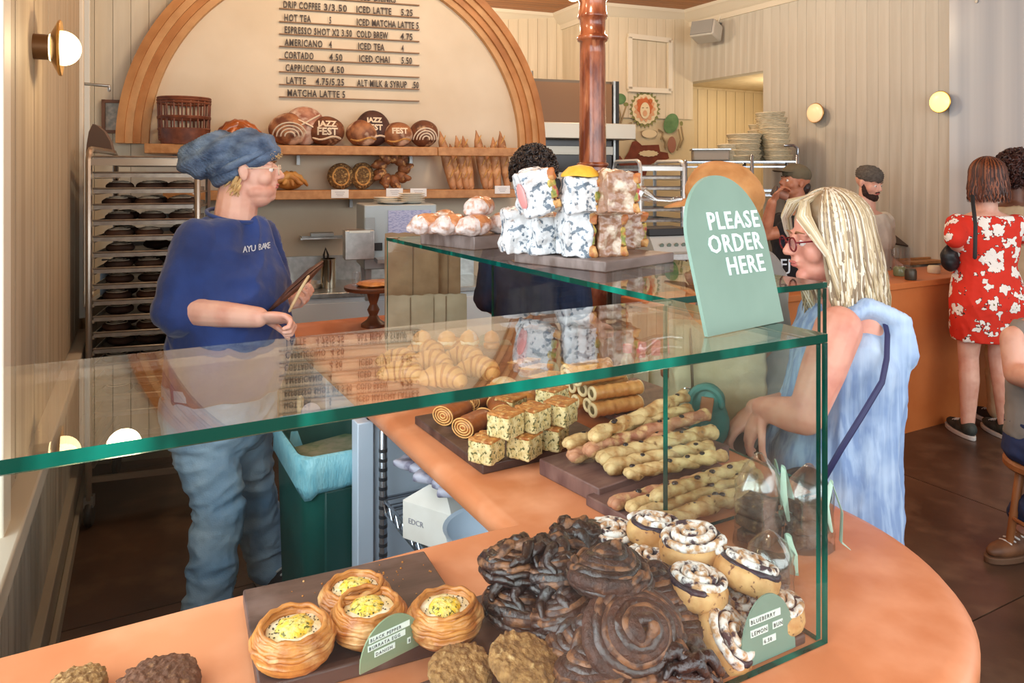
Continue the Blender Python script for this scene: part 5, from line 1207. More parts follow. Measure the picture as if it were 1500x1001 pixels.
mb = MB(); Rw.torso(mb, [(q, a+.012, e_+.012, f) for q, a, e_, f in Rw.path[1:5]]+[(Rw.at(Rw.hz+.05), .195, .145, 0), (Rw.at(Rw.hz-.06), .21, .155, -.015), (Rw.at(Rw.hz-.20), .205, .15, 0), (Rw.at(.60), .19, .14, 0)])
for q in (-1, 1): mb.chain([Rw.sh[q], Rw.sh[q].lerp(Rw.el[q], .5), Rw.sh[q].lerp(Rw.el[q], .85)], [.066, .066, .062])
Rw.cloth('floral_dress', mb, redd, .008, fold(.006, 9, 6, 3), 4)
hr1 = mat('auburn_hair', (104, 52, 30), rough=.45); hr2 = mat('dark_auburn_hair', (62, 30, 20), rough=.5); hr3 = mat('copper_hair', (140, 78, 44), rough=.42)
Rw.cloth('hair_base', MB().ell(Rw.hp(-.022, 0, .038), (.104, .092, .094), Rw.R).ell(Rw.hp(-.05, 0, -.04), (.075, .088, .09), Rw.R), hr2, .007, lambda p, n: .003*noise.noise(p*50), 3)
locks(Rw, 800, .17, [hr1, hr2, hr3], seed=9, wave=.010, stray=.012, spread=1.12, r=.0045)
Rw.part('bag_strap', MB().tube([P(1424, 287, 4.42), P(1429, 330, 4.34), P(1428, 378, 4.33)], .011, 6, fl=.4), mat('black_strap', (24, 22, 22), rough=.6))
hbg = thing('handbag', 'black handbag tucked under the arm of the woman in the red dress', 'bag', P(1392, 378, 4.55))
blob('bag_body', MB().ell((0, 0, 0), (.065, .05, .085)).ell((.02, 0, .03), (.06, .045, .06)), mat('black_leather', (24, 22, 24), rough=.45), hbg, vox=.006, sm=3, disp=lambda p, n: .005*noise.noise(p*25))
MB().tube([V((-.04, 0, .06)), V((0, 0, .13)), V((.05, 0, .07))], .006, 6).build('handle', MATS['black_leather'], hbg)
# woman beyond her
aa = {1: (P(1478, 345, 4.75), P(1464, 372, 4.78), dirv(-.5, .6, 0), UP), -1: (P(1520, 350, 4.7), P(1515, 380, 4.8), dirv(0, .9, 0), UP)}
Aw = stander('woman with voluminous dark curly hair in a beige outfit, beyond the red dress', 1484, 250, 4.78, dirv(-.1, 1), skinm=skin_d, top=mat('beige_dress_cloth', (196, 172, 138), (178, 152, 118), sc=6, rough=.9), legs=MATS['beige_dress_cloth'], arms=aa, seed=12, sleeves=.2, headdir=dirv(-.6, .75))
curls(Aw, 520, mat('dark_brown_curls', (48, 28, 26), (78, 44, 38), sc=40, rough=.5), rad=(.15, .135, .13), cx=-.035, cz=.01, size=.018, long=.02, seed=5, zmin=-.8)
# seated person at the right edge of the frame
sb = V((*P(1545, 257, 3.05).xy, 0)); E_ = Body('person seated at the right edge, only bare elbow, jeans and brown boot showing', sb, dirv(.1, -1), 9)
E_.head(sb+V((0, 0, 1.22)), dirv(.1, -1)); E_.sk.cap2(sb+UP*1.0, sb+UP*1.15, .062, .055)
ep = [(sb+UP*1.03, .07, .06, 0), (sb+UP*1.0, .15, .08, 0), (sb+UP*.93, .19, .105, 0), (sb+UP*.8, .18, .12, 0), (sb+UP*.66, .165, .12, 0), (sb+UP*.53, .18, .13, 0), (sb+UP*.45, .15, .11, 0)]
E_.torso(E_.sk, [(c, a*.93, e_*.93, f) for c, a, e_, f in ep])
for q, el, wr in ((-1, P(1489, 548, 2.98), P(1530, 560, 2.78)), (1, sb+E_.l*.25+UP*.72, sb+E_.l*.18+UP*.75+E_.f*.25)):
    E_.arm(sb+E_.l*.175*q+UP*.93, el, wr, (.056, .05, .032)); E_.hand(wr, E_.f, UP, -q, (.7,)*4, .6)
for q in (-1, 1):
    kn_ = sb+E_.l*.10*q+E_.f*.38+UP*.50; an_ = P(1502, 770, 3.12) if q == -1 else sb+E_.l*.12*q+E_.f*.30+UP*.09
    E_.sk.chain([sb+E_.l*.09*q+UP*.50, kn_, an_], [.085, .056, .04])
E_.skin(skin_l, .008)
mb = MB(); E_.torso(mb, [(c, a+.012, e_+.012, f) for c, a, e_, f in ep[1:6]]); E_.cloth('t_shirt', mb, mat('grey_cotton', (150, 148, 144)), .01, fold(.008), 3)
mb = MB(); E_.torso(mb, [(sb+UP*.60, .185, .14, 0), (sb+UP*.46, .19, .15, 0), (sb+UP*.42, .16, .13, 0)])
for q in (-1, 1):
    kn_ = sb+E_.l*.10*q+E_.f*.38+UP*.50; an_ = P(1502, 770, 3.12) if q == -1 else sb+E_.l*.12*q+E_.f*.30+UP*.09
    mb.chain([sb+E_.l*.09*q+UP*.51, kn_, an_+UP*.05], [.10, .075, .065])
E_.cloth('jeans', mb, mat('dark_blue_jeans', (44, 60, 104), (34, 46, 82), sc=10, rough=.9), .01, fold(.008), 3)
bootm = mat('brown_boot', (120, 78, 48), (90, 56, 34), sc=14, rough=.6)
shoe(E_, P(1504, 790, 3.14), dirv(-.9, -.3), bootm, mat('brown_sole', (100, 70, 48), rough=.7)); shoe(E_, sb+E_.l*.12+E_.f*.30+UP*.09, E_.f, bootm, MATS['brown_sole'])
st_ = thing('wooden_stool', 'wooden stool under the seated person at the right edge of the frame', 'stool', (sb.x, sb.y, 0))
wd = mat('warm_brown_wood', (164, 106, 62), (134, 80, 44), sc=8, st=(3, 3, .5), rough=.5)
MB().lathe([(.17, 0), (.18, .01), (.18, .03), (.17, .04), (.001, .04)], 32).build('seat', wd, st_).location = (0, 0, .385)
for k in range(4):
    a = pi/4+k*pi/2; MB().tube([V((.12*cos(a), .12*sin(a), .39)), V((.17*cos(a), .17*sin(a), .015))], [.018, .014], 10).build('leg', wd, st_)
MB().tube([V((.15*cos(a), .15*sin(a), .18)) for a in [2*pi*j/24 for j in range(24)]], .009, 8, closed=True).build('stretcher', wd, st_)
# ================================================================ ARCH WALL: MENU, SHELVES, BREAD
def AQ(s, off, z): q = AO+EX*(s-AO.dot(EX))+EN*off; return V((q.x, q.y, z))
def AS(u, v, off):                       # (run coordinate, height) of a pixel on the plane off metres proud of the wall
    p = A(u, v, off); return p.dot(EX), p.z
oak = mat('honey_oak_shelf', (196, 142, 88), (172, 116, 64), sc=6, st=(4, 4, 4), detail=5, rough=.5, rand=.03)
menu = thing('menu_board', 'wall menu of dark letters on thin ledges listing drinks and prices', 'menu', AQ(AS(415, 100, .03)[0], .02, 2.0))
mo = menu.location.copy(); ink = mat('black_menu_letter', (62, 52, 46), rough=.6); ledge = mat('thin_wood_ledge', (150, 116, 84), rough=.6)
rowv = [8, 25.9, 44, 61, 78.3, 95.9, 113.5, 131, 148.3]
ROWS = [[('ICED DRINKS', 523, 579)], [('DRIP COFFEE', 414.7, 469), ('3/3.50', 474, 507.5), ('ICED LATTE', 521.5, 572.5), ('5.25', 587, 604)], [('HOT TEA', 416, 455), ('5', 482, 485), ('ICED MATCHA LATTE 5', 522, 612.5)],
        [('ESPRESSO SHOT X2 3.50', 416.5, 515), ('COLD BREW', 522, 568), ('4.75', 586.7, 604)], [('AMERICANO', 417, 472.5), ('4', 482, 486), ('ICED TEA', 524, 562.5), ('4', 588, 591)], [('CORTADO', 416.5, 459), ('4.50', 482.5, 501.5), ('ICED CHAI', 525.5, 570), ('5.50', 587.5, 603)],
        [('CAPPUCCINO', 418, 476.5), ('4.50', 484, 504)], [('LATTE', 419, 447.5), ('4.75/5.25', 462.5, 504), ('ALT MILK & SYRUP', 523, 596), ('.50', 603, 613)], [('MATCHA LATTE 5', 420.5, 505)]]
for k, row in enumerate(ROWS):
    s1, z = AS(614, rowv[k], .03); s0, _ = AS(409, 100, .03)
    MB().box((AQ((s0+s1)/2, .031, z)-mo), (s1-s0, .022, .006), rotz(ang_e)).build('ledge', ledge, menu, smooth=False)
    for t_, u0, u1 in row:
        a, b = AS(u0, rowv[k]-6, .03)[0], AS(u1, rowv[k]-6, .03)[0]
        o = text(t_, .062, ink, menu, Matrix.Identity(4), depth=.0015, sp=1.1, bold=.0012)
        xs = [v.co.x for v in o.data.vertices]; f = (b-a)/(max(xs)-min(xs)); f = min(f, 1.6)
        o.data.transform(Matrix.Translation(AQ(a, .036, z+.006)-mo) @ basis(EX, UP, EN).to_4x4() @ Matrix.Diagonal((f, 1, 1, 1)))
def shelfbox(name, lab, s0, s1, o0, o1, z0, z1):
    t = thing(name, lab, 'shelf', AQ((s0+s1)/2, (o0+o1)/2, z0), ang_e)
    MB().box((0, 0, (z1-z0)/2), (s1-s0, o1-o0, z1-z0)).build('shelf_board', oak, t, bevel=.004)
    for q in (-.42, .0, .42): MB().box((q*(s1-s0), (o1-o0)*.4, -.03), (.02, .04, .06)).build('bracket', mat('steel_bracket', (150, 150, 148), metal=.8, rough=.4), t)
    return t
U0, U1 = -.69, AS(795, 222, .2)[0]; UB = AS(638, 222, .2)[0]
shelfbox('upper_shelf', 'upper honey wood shelf across the foot of the arch carrying round loaves', U0, UB, .022, .27, 1.727, 1.783)
t = thing('baguette_rail', 'wooden rail continuing the upper shelf in front of the baguettes', 'shelf', AQ((UB+U1)/2, .25, 1.727), ang_e)
MB().box((0, 0, .028), (U1-UB-.004, .035, .056)).build('rail', oak, t, bevel=.004); MB().box(((U1-UB)/2-.03, .10, .028), (.04, .20, .05)).build('rail_end', oak, t, bevel=.004)
shelfbox('lower_shelf', 'lower honey wood shelf with white price tickets', U0+.1, AS(757, 285, .2)[0], .022, .29, 1.452, 1.508)
for k, (u, v) in enumerate([(498, 284), (578, 282), (613, 282), (736, 278)]):
    s_, z_ = AS(u, v, .295); t = thing('price_ticket', ['white price ticket below the first seeded loaf', 'white price ticket below the crown loaf, left of its neighbour', 'white price ticket just right of the crown loaf', 'white price ticket under the baguettes'][k], 'sign', AQ(s_, .291, z_-.026), ang_e, 'price tickets on the lower shelf')
    MB().box((0, -.003, .026), (.105, .003, .052)).build('ticket', mat('white_card', (240, 238, 236), rough=.6), t, smooth=False)
    for q in range(3): MB().box((0, -.005, .036-q*.011), (.06-.012*q, .001, .0022)).build('printed_line', mat('grey_print', (150, 150, 160), rough=.7), t, smooth=False)
def SP(u, off, z): s_, _ = AS(u, 200, off); return AQ(s_, off, z)
crust = mat('dark_loaf_crust', (128, 78, 50), (84, 48, 34), sc=14, rough=.55, bump=.35, bsc=50, rand=.12, c3=(206, 166, 126), sc3=16, lo3=.58, hi3=.7)
crust2 = mat('floured_loaf_crust', (176, 120, 80), (110, 62, 42), sc=12, lo=.4, hi=.6, rough=.6, bump=.3, bsc=50, c3=(222, 190, 160), sc3=10, lo3=.54, hi3=.64)
flour = mat('flour_marking', (234, 214, 186), rough=.8); crumb = mat('ear_crumb', (214, 166, 96), (176, 120, 60), sc=40, rough=.7, bump=.4)
def loaf(lab, p, r, m, score='spiral', txt=None, grp='round loaves on the upper shelf', rz=0, tall=.82):
    t = thing('round_loaf', lab, 'bread', p, ang_e+rz, grp); h = r*tall
    def surf(x, z): # front surface of the ellipsoid facing -Y
        q = 1-(x/r)**2-((z-h)/h)**2; return -r*.85*sqrt(max(q, 0))
    mb = MB().ell((0, 0, h), (r, r*.85, h), n=32, m=20); mb.v = [(x, y, max(z, .004)) for x, y, z in mb.v]
    mb.noise(.004, 14, p[0]*7).build('crust', m, t, ang=80)
    sc_ = MB()
    if score == 'spiral':
        for q in range(4):
            a = [(.8-.19*q)*r*cos(w_) for w_ in [pi*j/14 for j in range(15)]]; sc_.tube([V((x, surf(x, h*.55+(.8-.19*q)*h*sin(pi*j/14))-.002, h*.55+(.8-.19*q)*h*sin(pi*j/14))) for j, x in enumerate(a) if (x/r)**2+((h*.55+(.8-.19*q)*h*sin(pi*j/14)-h)/h)**2 < .97], .0055, 6, fl=.6)
    elif score == 'cross':
        for ang in (.6, -.5):
            sc_.tube([V((x, surf(x, h*1.1+x*ang)-.002, h*1.1+x*ang)) for x in [r*(-.7+1.4*j/10) for j in range(11)]], .009, 6, fl=.6)
    else: sc_.tube([V((x, surf(x, h*.5)-.003, h*.5+.010*sin(x*40))) for x in [r*(-.7+1.4*j/10) for j in range(11)]], .011, 6, fl=.6)
    sc_.build('scored_ear' if not txt else 'flour_arc', crumb if score == 'ear' else flour, t)
    if txt:
        for li, (s_, z_, sz) in enumerate(txt):
            o = text(s_, sz, flour, t, Matrix.Identity(4), align='CENTER', depth=.001, bold=.002)
            for v in o.data.vertices:
                x, zz = v.co.x, v.co.y+z_; v.co = V((x, surf(x, zz)-.004-v.co.z, zz))
zu = 1.784
loaf('round loaf with zebra flour arcs at the left of the upper shelf', SP(424, .15, zu), .125, crust2, 'spiral')
loaf('pale pink crusted loaf standing behind the zebra one', SP(446, .12, zu+.03)-UP*.028, .125, mat('pinkish_crust', (196, 146, 120), (140, 84, 66), sc=12, rough=.6, bump=.3, c3=(226, 200, 180), sc3=10, lo3=.5, hi3=.62), 'cross', tall=1.0)
loaf('dark loaf with flour stencil reading jazz fest in full view', SP(478, .16, zu), .115, crust, 'none', [('JAZZ', .120, .05), ('FEST', .068, .062)])
loaf('loaf with open ear and golden crumb in the middle of the shelf', SP(531, .16, zu), .105, crust2, 'ear')
loaf('dark stencilled loaf at the back, standing taller than the rest', SP(546, .125, zu), .110, mat('very_dark_crust', (92, 60, 50), (62, 38, 34), sc=14, rough=.6, bump=.3), 'none', [('JAZZ', .155, .042), ('FEST', .105, .05)], tall=1.08)
loaf('reddish loaf with a flour stencil on its right side', SP(583, .16, zu), .098, crust2, 'ear', [('FEST', .085, .05)])
loaf('zebra striped dark loaf at the right end by the baguettes', SP(621, .15, zu), .095, crust, 'spiral', tall=.95)
# knotted loaf on the left and basket
def knotloaf(lab, p, r, m, fl=False):
    t = thing('braided_loaf', lab, 'bread', p, ang_e); mb = MB()
    mb.ell((0, 0, r*.5), (r*.8, r*.7, r*.5), n=24, m=14); mb.build('loaf_body', m, t); mb = MB()
    for q in range(4):
        a = q*pi/4+.3; d = V((cos(a), sin(a)*.8, 0)); e = V((-d.y, d.x, 0)); 
        mb.tube([d*(r*(2*s/12-1))+e*((q-1.5)*.03)+V((0, 0, r*.30+r*.55*sin(pi*s/12)+.008*((q+s) % 2))) for s in range(13)], [r*(.10+.17*sin(pi*s/12)) for s in range(13)], 10)
    mb.noise(.003, 30).build('braid_strand', m, t, ang=80)
glossb = mat('glossy_brioche', (178, 96, 42), (128, 60, 24), sc=12, rough=.3, coat=.5, bump=.15, c3=(226, 170, 100), sc3=12, lo3=.6, hi3=.7)
knotloaf('glossy brown knotted loaf on the upper shelf above the baker', SP(350, .16, zu), .135, glossb)
wick = mat('red_brown_wicker', (128, 70, 44), (92, 46, 28), sc=20, rough=.55)
bk_ = thing('wicker_basket', 'tall open wicker basket on the upper shelf at the left', 'basket', SP(270, .15, zu), ang_e)
Rb, Hb = .145, .28
MB().lathe([(Rb*.88, 0), (Rb*.90, .02), (Rb*.96, .09), (Rb*.93, .09), (Rb*.86, .02), (.001, .015)], 36).build('basket_bottom', wick, bk_)
for z_, rr_ in ((.09, .97), (.155, .99), (.162, .99), (.245, 1.0), (.262, 1.01), (.274, 1.0)): MB().tube([V((Rb*rr_*cos(2*pi*j/36), Rb*rr_*.85*sin(2*pi*j/36), z_)) for j in range(36)], .007, 6, closed=True).build('hoop', wick, bk_)
for k in range(20):
    a = 2*pi*k/20; MB().tube([V((Rb*.95*cos(a), Rb*.81*sin(a), .03)), V((Rb*cos(a), Rb*.85*sin(a), .26))], .0055, 6).build('stave', wick, bk_)
for k in range(4):
    MB().tube([V((Rb*.93*cos(2*pi*j/30), Rb*.80*sin(2*pi*j/30), .03+.016*k)) for j in range(30)], .008, 6, closed=True).build('woven_band', wick, bk_)
# bread inside basket bottom is left unseen; lower shelf loaves
zl = 1.509
seedc = mat('seeded_loaf_crust', (122, 92, 54), (88, 62, 36), sc=60, rough=.8, bump=.6, bsc=110, c3=(186, 150, 92), sc3=80, lo3=.55, hi3=.65)
def standloaf(name, lab, u, w_, h_, m, d=.07):
    p = SP(u, .16, zl); t = thing(name, lab, 'bread', p, ang_e, 'loaves on the lower shelf')
    mb = MB().ell((0, 0, h_/2), (w_/2, d/2, h_/2), n=28, m=18); mb.noise(.005, 20, u).build('crust', m, t, ang=80)
    MB().tube([V((w_*.30*cos(a), -d*.42, h_/2+h_*.33*sin(a))) for a in [2*pi*j/28 for j in range(28)]], .006, 6, closed=True).noise(.003, 30).build('raised_seam', crumb, t)
knotloaf('pale braided round loaf beside the face of the baker', SP(424, .15, zl), .10, mat('pale_challah', (206, 154, 84), (166, 108, 48), sc=14, rough=.5, bump=.2))
standloaf('seeded_loaf', 'seeded loaf standing on edge, left one of the pair', 499, .165, .17, seedc); standloaf('seeded_loaf', 'darker seeded loaf standing on edge beside the crown loaf', 531, .150, .175, seedc)
p = SP(574, .16, zl); t = thing('crown_loaf', 'round crown loaf with ragged flaps and a dark hole, on the lower shelf', 'bread', p, ang_e)
mb = MB()
for k in range(9):
    a = 2*pi*k/9; c = V((.080*cos(a), 0, .118+.080*sin(a))); mb.ell(c, (.045, .04, .036), Matrix.Rotation(-a, 3, 'Y'), 14, 10)
    mb.ell(c*1.0+V((.03*cos(a+.5), -.03, .03*sin(a+.5))), (.032, .014, .02), Matrix.Rotation(-a-.5, 3, 'Y'), 10, 8)
z_m = min(v[2] for v in mb.v); mb.shift((0, 0, z_m-.001)).noise(.007, 30).build('bread_petals', mat('ragged_brown_crust', (150, 94, 54), (96, 54, 32), sc=24, rough=.6, bump=.5, c3=(206, 156, 100), sc3=26, lo3=.55, hi3=.65), t, ang=80)
bag_m = mat('baguette_crust', (206, 152, 104), (158, 106, 70), sc=12, rough=.55, bump=.3, bsc=50, rand=.1, c3=(214, 170, 124), sc3=20, lo3=.58, hi3=.68)
BG = [(644, 193, 664, 'leftmost baguette, leaning most'), (659, 212, 674, 'short baguette second from the left'), (668, 200, 684, 'baguette third from the left'), (678, 200, 690, 'baguette fourth from the left'), (697, 192, 712, 'baguette with a sharp tall tip, middle right'), (710, 214, 718, 'short baguette with only its lower half showing'), (722, 202, 729, 'baguette second from the right end'), (732, 193, 744, 'rightmost baguette by the edge of the arch')]
for k, (ut, vt, ub, lab) in enumerate(BG):
    b_ = SP(ub, .20, zl+.004); s_, zt_ = AS(ut, vt, .12); t_ = AQ(s_, .12 if k % 2 else .16, zt_)
    if k % 2 == 0: s_, zt_ = AS(ut, vt, .16); t_ = AQ(s_, .16, zt_)
    th = thing('baguette', lab, 'bread', b_, 0, 'baguettes leaning in the shelf'); n = 22; d = t_-b_
    MB().tube([V((0, 0, .004))+d*(i/n) for i in range(n+1)], [(.022+.012*sin(pi*min(1, i/n*1.1))) * (1 if i < n-4 else (1-(i-n+4)/4.6)) for i in range(n+1)], 12).noise(.003, 30, k).build('crust', bag_m, th, ang=80)
    for q in range(4):
        c = d*(.18+.2*q); MB().tube([c+EN*.030+EX*-.012, c+EN*.034+UP*.025, c+EN*.030+EX*.012+UP*.055], [.003, .006, .003], 6).build('slash', crumb, th)

# ================================================================ BACK COUNTER AND EQUIPMENT
steel = mat('brushed_steel', (188, 190, 188), (168, 170, 168), sc=30, st=(1, .1, 1), metal=.85, rough=.32)
steel2 = mat('dull_steel', (150, 152, 150), metal=.7, rough=.4); whitec = mat('white_laminate', (226, 234, 240), rough=.4); dark = mat('black_plastic', (26, 26, 28), rough=.5)
ea = ang_e
s0_, s1_ = -.05, 1.18
t = thing('back_counter', 'white back counter with steel top under the shelves', 'counter', AQ(.68, .3, 0), ea)
MB().box((0, 0, .45), (1.26, .52, .88)).build('cabinet_body', whitec, t, bevel=.003); MB().box((0, 0, .905), (1.30, .56, .03)).build('steel_top', steel, t, bevel=.004)
for q in (-1, 1): MB().box((q*.31, -.268, .46), (.60, .016, .80)).build('cabinet_door', whitec, t, bevel=.003)
MB().box((0, .27, 1.0), (1.30, .02, .16)).build('splashback', steel, t)
zb = .921
def BQ(u, off, z): s_, _ = AS(u, 400, off); return AQ(s_, off, z)
p = BQ(481, .36, zb); t = thing('steel_canister', 'tall polished steel canister with utensils behind the hands of the baker', 'canister', p)
MB().lathe([(.045, 0), (.045, .17), (.047, .175), (.043, .175), (.042, .02), (.001, .02)], 30).build('canister', mat('mirror_steel', (200, 190, 170), metal=1, rough=.12), t)
MB().tube([V((-.02, 0, .03)), V((-.03, -.01, .20)), V((-.02, -.01, .24)), V((-.005, -.01, .20)), V((-.01, 0, .03))], .007, 8).build('scoop_handle', mat('dark_steel', (70, 66, 64), metal=.8, rough=.3), t)
p = BQ(455, .32, zb); t = thing('steel_pan', 'shallow steel pan on the back counter', 'pan', p, ea); MB().lathe([(.07, 0), (.085, .03), (.09, .03), (.072, -.0), (.001, .004)], 30).build('pan_body', steel, t)
# small wall shelf and steel box
p = A(472, 348, .15); t = thing('wire_wall_shelf', 'small steel wire shelf on the wall beside the till machine', 'shelf', p, ea)
for k in range(7): MB().box((0, -.09+.03*k, 0), (.26, .006, .006)).build('wire', steel, t)
MB().box((-.13, 0, 0), (.008, .2, .012)).build('wire_frame', steel, t); MB().box((.13, 0, 0), (.008, .2, .012)).build('wire_frame', steel, t)
MB().box((0, .03, .018), (.14, .1, .02)).build('bracket', steel2, t)
def boxthing(name, lab, cat, u0, v0, u1, v1, d, dep, parts, rz=None, floor=None):
    a, b = P(u0, v0, d), P(u1, v1, d); w_ = (b-a).dot(RT); z0, z1 = b.z, a.z
    if floor is not None: z0 = floor
    c = (a+b)/2+FW*dep/2; rz = -YAW if rz is None else rz
    return thing(name, lab, cat, (c.x, c.y, z0), rz), w_, z1-z0
t, w_, h_ = boxthing('ticket_machine', 'grey steel box machine with a printed price sheet on its front, plates on top', 'machine', 518, 300, 625, 372, 3.95, .36, 0, ea, .93)
MB().box((0, 0, h_-.17), (w_, .36, .34)).build('housing', mat('grey_steel_box', (168, 178, 180), metal=.4, rough=.4), t, bevel=.006)
for q in (-1, 1): MB().box((q*w_*.42, .1, (h_-.34)/2), (.03, .03, h_-.34)).build('leg', steel2, t); MB().box((q*w_*.42, -.1, (h_-.34)/2), (.03, .03, h_-.34)).build('leg', steel2, t)
MB().box((w_*.12, -.184, h_-.13), (.23, .004, .20)).build('price_sheet', mat('lilac_price_sheet', (186, 194, 226), (150, 160, 206), sc=60, st=(1, 1, 3), lo=.5, hi=.56, rough=.5), t)
MB().box((-w_*.42, -.183, h_-.10), (.05, .01, .07)).build('lock_plate', steel2, t); MB().box((-w_*.36, -.186, h_-.22), (.08, .012, .04)).build('dark_slot', dark, t)
MB().box((.03, -.24, .23), (.34, .14, .02)).build('drip_tray', steel, t)
for q in (-.06, .10): MB().lathe([(.012, 0), (.012, .10), (.02, .10), (.02, .13)], 14, c=(q, -.24, .12)).build('spout', mat('mirror_steel', (200, 190, 170), metal=1, rough=.12), t)
tm_ = t
t, w_, h_ = boxthing('steel_side_panel', 'flat steel box hanging left of the price sheet machine', 'box', 500, 338, 543, 381, 3.8, .12, 0, ea)
MB().box((0, 0, h_/2), (w_, .12, h_)).build('box_body', steel, t, bevel=.004); MB().box((0, -.062, h_-.006), (w_*.7, .004, .012)).build('white_label', labw, t)
pltm = mat('cream_plate', (236, 230, 216), rough=.35)
for k, (u, v, n, lab) in enumerate([(567, 299, 3, 'stack of cream plates on the machine, left front stack'), (603, 300, 5, 'taller stack of cream plates on the machine, right one'), (577, 303, 1, 'single cream plate lying before the stacks')]):
    zt_ = tm_.location.z+(P(0, 300, 3.95).z-.93)+.001; p = P(u, v, 4.10 if k < 2 else 4.02)
    for q in range(n):
        o = MB().lathe([(.045, 0), (.052, .004), (.072, .010), (.074, .013), (.05, .008), (.001, .006)], 30).build('plate', pltm, None, loc=(p.x, p.y, zt_+.011*q)); tag(o, lab+(', plate %s of it' % ['lowest', 'second', 'third', 'fourth', 'top'][q] if n > 1 else ''), 'plate', 'cream plates on the steel machine')
# wooden cake stand
p = PZ(547, 478, CT); t = thing('cake_stand', 'dark turned wooden cake stand holding flat pastry, left of the paper bags', 'cake stand', (p.x, p.y, CT))
dw = mat('dark_turned_wood', (110, 66, 40), (80, 46, 28), sc=14, rough=.4)
MB().lathe([(.055, 0), (.055, .012), (.03, .03), (.018, .05), (.028, .075), (.016, .10), (.024, .125), (.03, .15), (.03, .162)], 28).build('stem', dw, t); MB().lathe([(.03, .158), (.125, .165), (.13, .172), (.13, .182), (.001, .182)], 40).build('plate', dw, t)
o = MB().lathe([(.075, 0), (.085, .008), (.07, .018), (.001, .022)], 28).noise(.004, 30).build('flat_pastry', golden, None, loc=(p.x+.01, p.y, CT+.1835)); tag(o, 'flat golden pastry lying on the wooden cake stand', 'pastry')
o = MB().lathe([(.022, 0), (.022, .06), (.023, .062), (.020, .06), (.019, .006), (.001, .006)], 24).build('small_glass', GLASS_THIN, None, loc=(p.x-.07, p.y+.03, CT+.1835)); tag(o, 'small clear glass on the wooden cake stand', 'glass')
# far left cabinet, bottle and odds
p = LW(4.1)+LN*.26; t = thing('low_cabinet', 'low greige cabinet behind the rack by the left window', 'cabinet', (.165, 4.80, 0), -.19)
gm = mat('greige_cabinet', (150, 136, 112), rough=.6)
MB().box((0, 0, .44), (.40, .26, .88)).build('cabinet_body', gm, t, bevel=.004); MB().box((0, 0, .90), (.42, .28, .03)).build('cabinet_top', mat('cabinet_top', (170, 156, 130), rough=.5), t, bevel=.004); MB().box((0, -.135, .44), (.34, .014, .76)).build('door', gm, t, bevel=.004)
t = thing('soap_bottle', 'black pump bottle on the low cabinet behind the rack', 'bottle', (.03, 4.76, .916))
MB().lathe([(.04, 0), (.042, .01), (.042, .13), (.03, .15), (.012, .16), (.012, .18)], 24).build('bottle_body', dark, t); MB().tube([V((0, 0, .17)), V((0, 0, .21)), V((-.03, 0, .21))], .006, 8).build('pump', dark, t)
# picture frame and things on the upper left behind the rack
s_, z_ = AS(168, 178, .05); t = thing('picture_frame', 'small brown framed picture hung left of the arch', 'picture', AQ(s_, .02, z_-.06), ea)
fm = mat('brown_frame', (112, 72, 46), rough=.5)
for x, z__, sx, sz in ((-.062, .09, .018, .2), (.062, .09, .018, .2), (0, 0, .14, .018), (0, .18, .14, .018)): MB().box((x, -.012, z__), (sx, .03, sz)).build('frame_bar', fm, t)
MB().box((0, -.003, .09), (.12, .006, .18)).build('picture_sheet', mat('pale_print_sheet', (206, 196, 180), (150, 150, 140), sc=30, rough=.6), t)
p = P(146, 213, 3.85); t = thing('proofing_cloth_stand', 'grey brown rounded board leaning on top of the rack by the window', 'board', (p.x, p.y, 1.715), -YAW)
MB().rings([[V((x, y_, z)) for x, z in [(-.065, 0), (.075, 0), (.06, .06), (.03, .11), (-.005, .14), (-.03, .15), (-.05, .11), (-.06, .05)]] for y_ in (-.012, .012)]).build('board_panel', mat('grey_brown_felt', (112, 92, 80), rough=.8), t, ang=30)
t = thing('window_latch', 'dark metal casement stay hanging on the left window frame', 'latch', P(112, 235, 4.1))
MB().tube([V((0, 0, .12)), V((0, 0, -.04)), V((.004, 0, -.19))], .011, 8).tube([V((.004+.014*cos(a), 0, -.04+.018*sin(a))) for a in [2*pi*j/12 for j in range(12)]], .005, 6, closed=True).build('latch_bar', mat('dark_iron', (70, 66, 60), metal=.7, rough=.4), t)
t = thing('wall_rod', 'thin steel rod reaching out from the left window', 'rod', P(102, 121, 3.9)); MB().tube([V((0, 0, 0)), P(160, 126, 3.95)-P(102, 121, 3.9)], .008, 8).tube([P(160, 126, 3.95)-P(102, 121, 3.9), P(160, 133, 3.95)-P(102, 121, 3.9)], .008, 8).build('rod', steel, t)

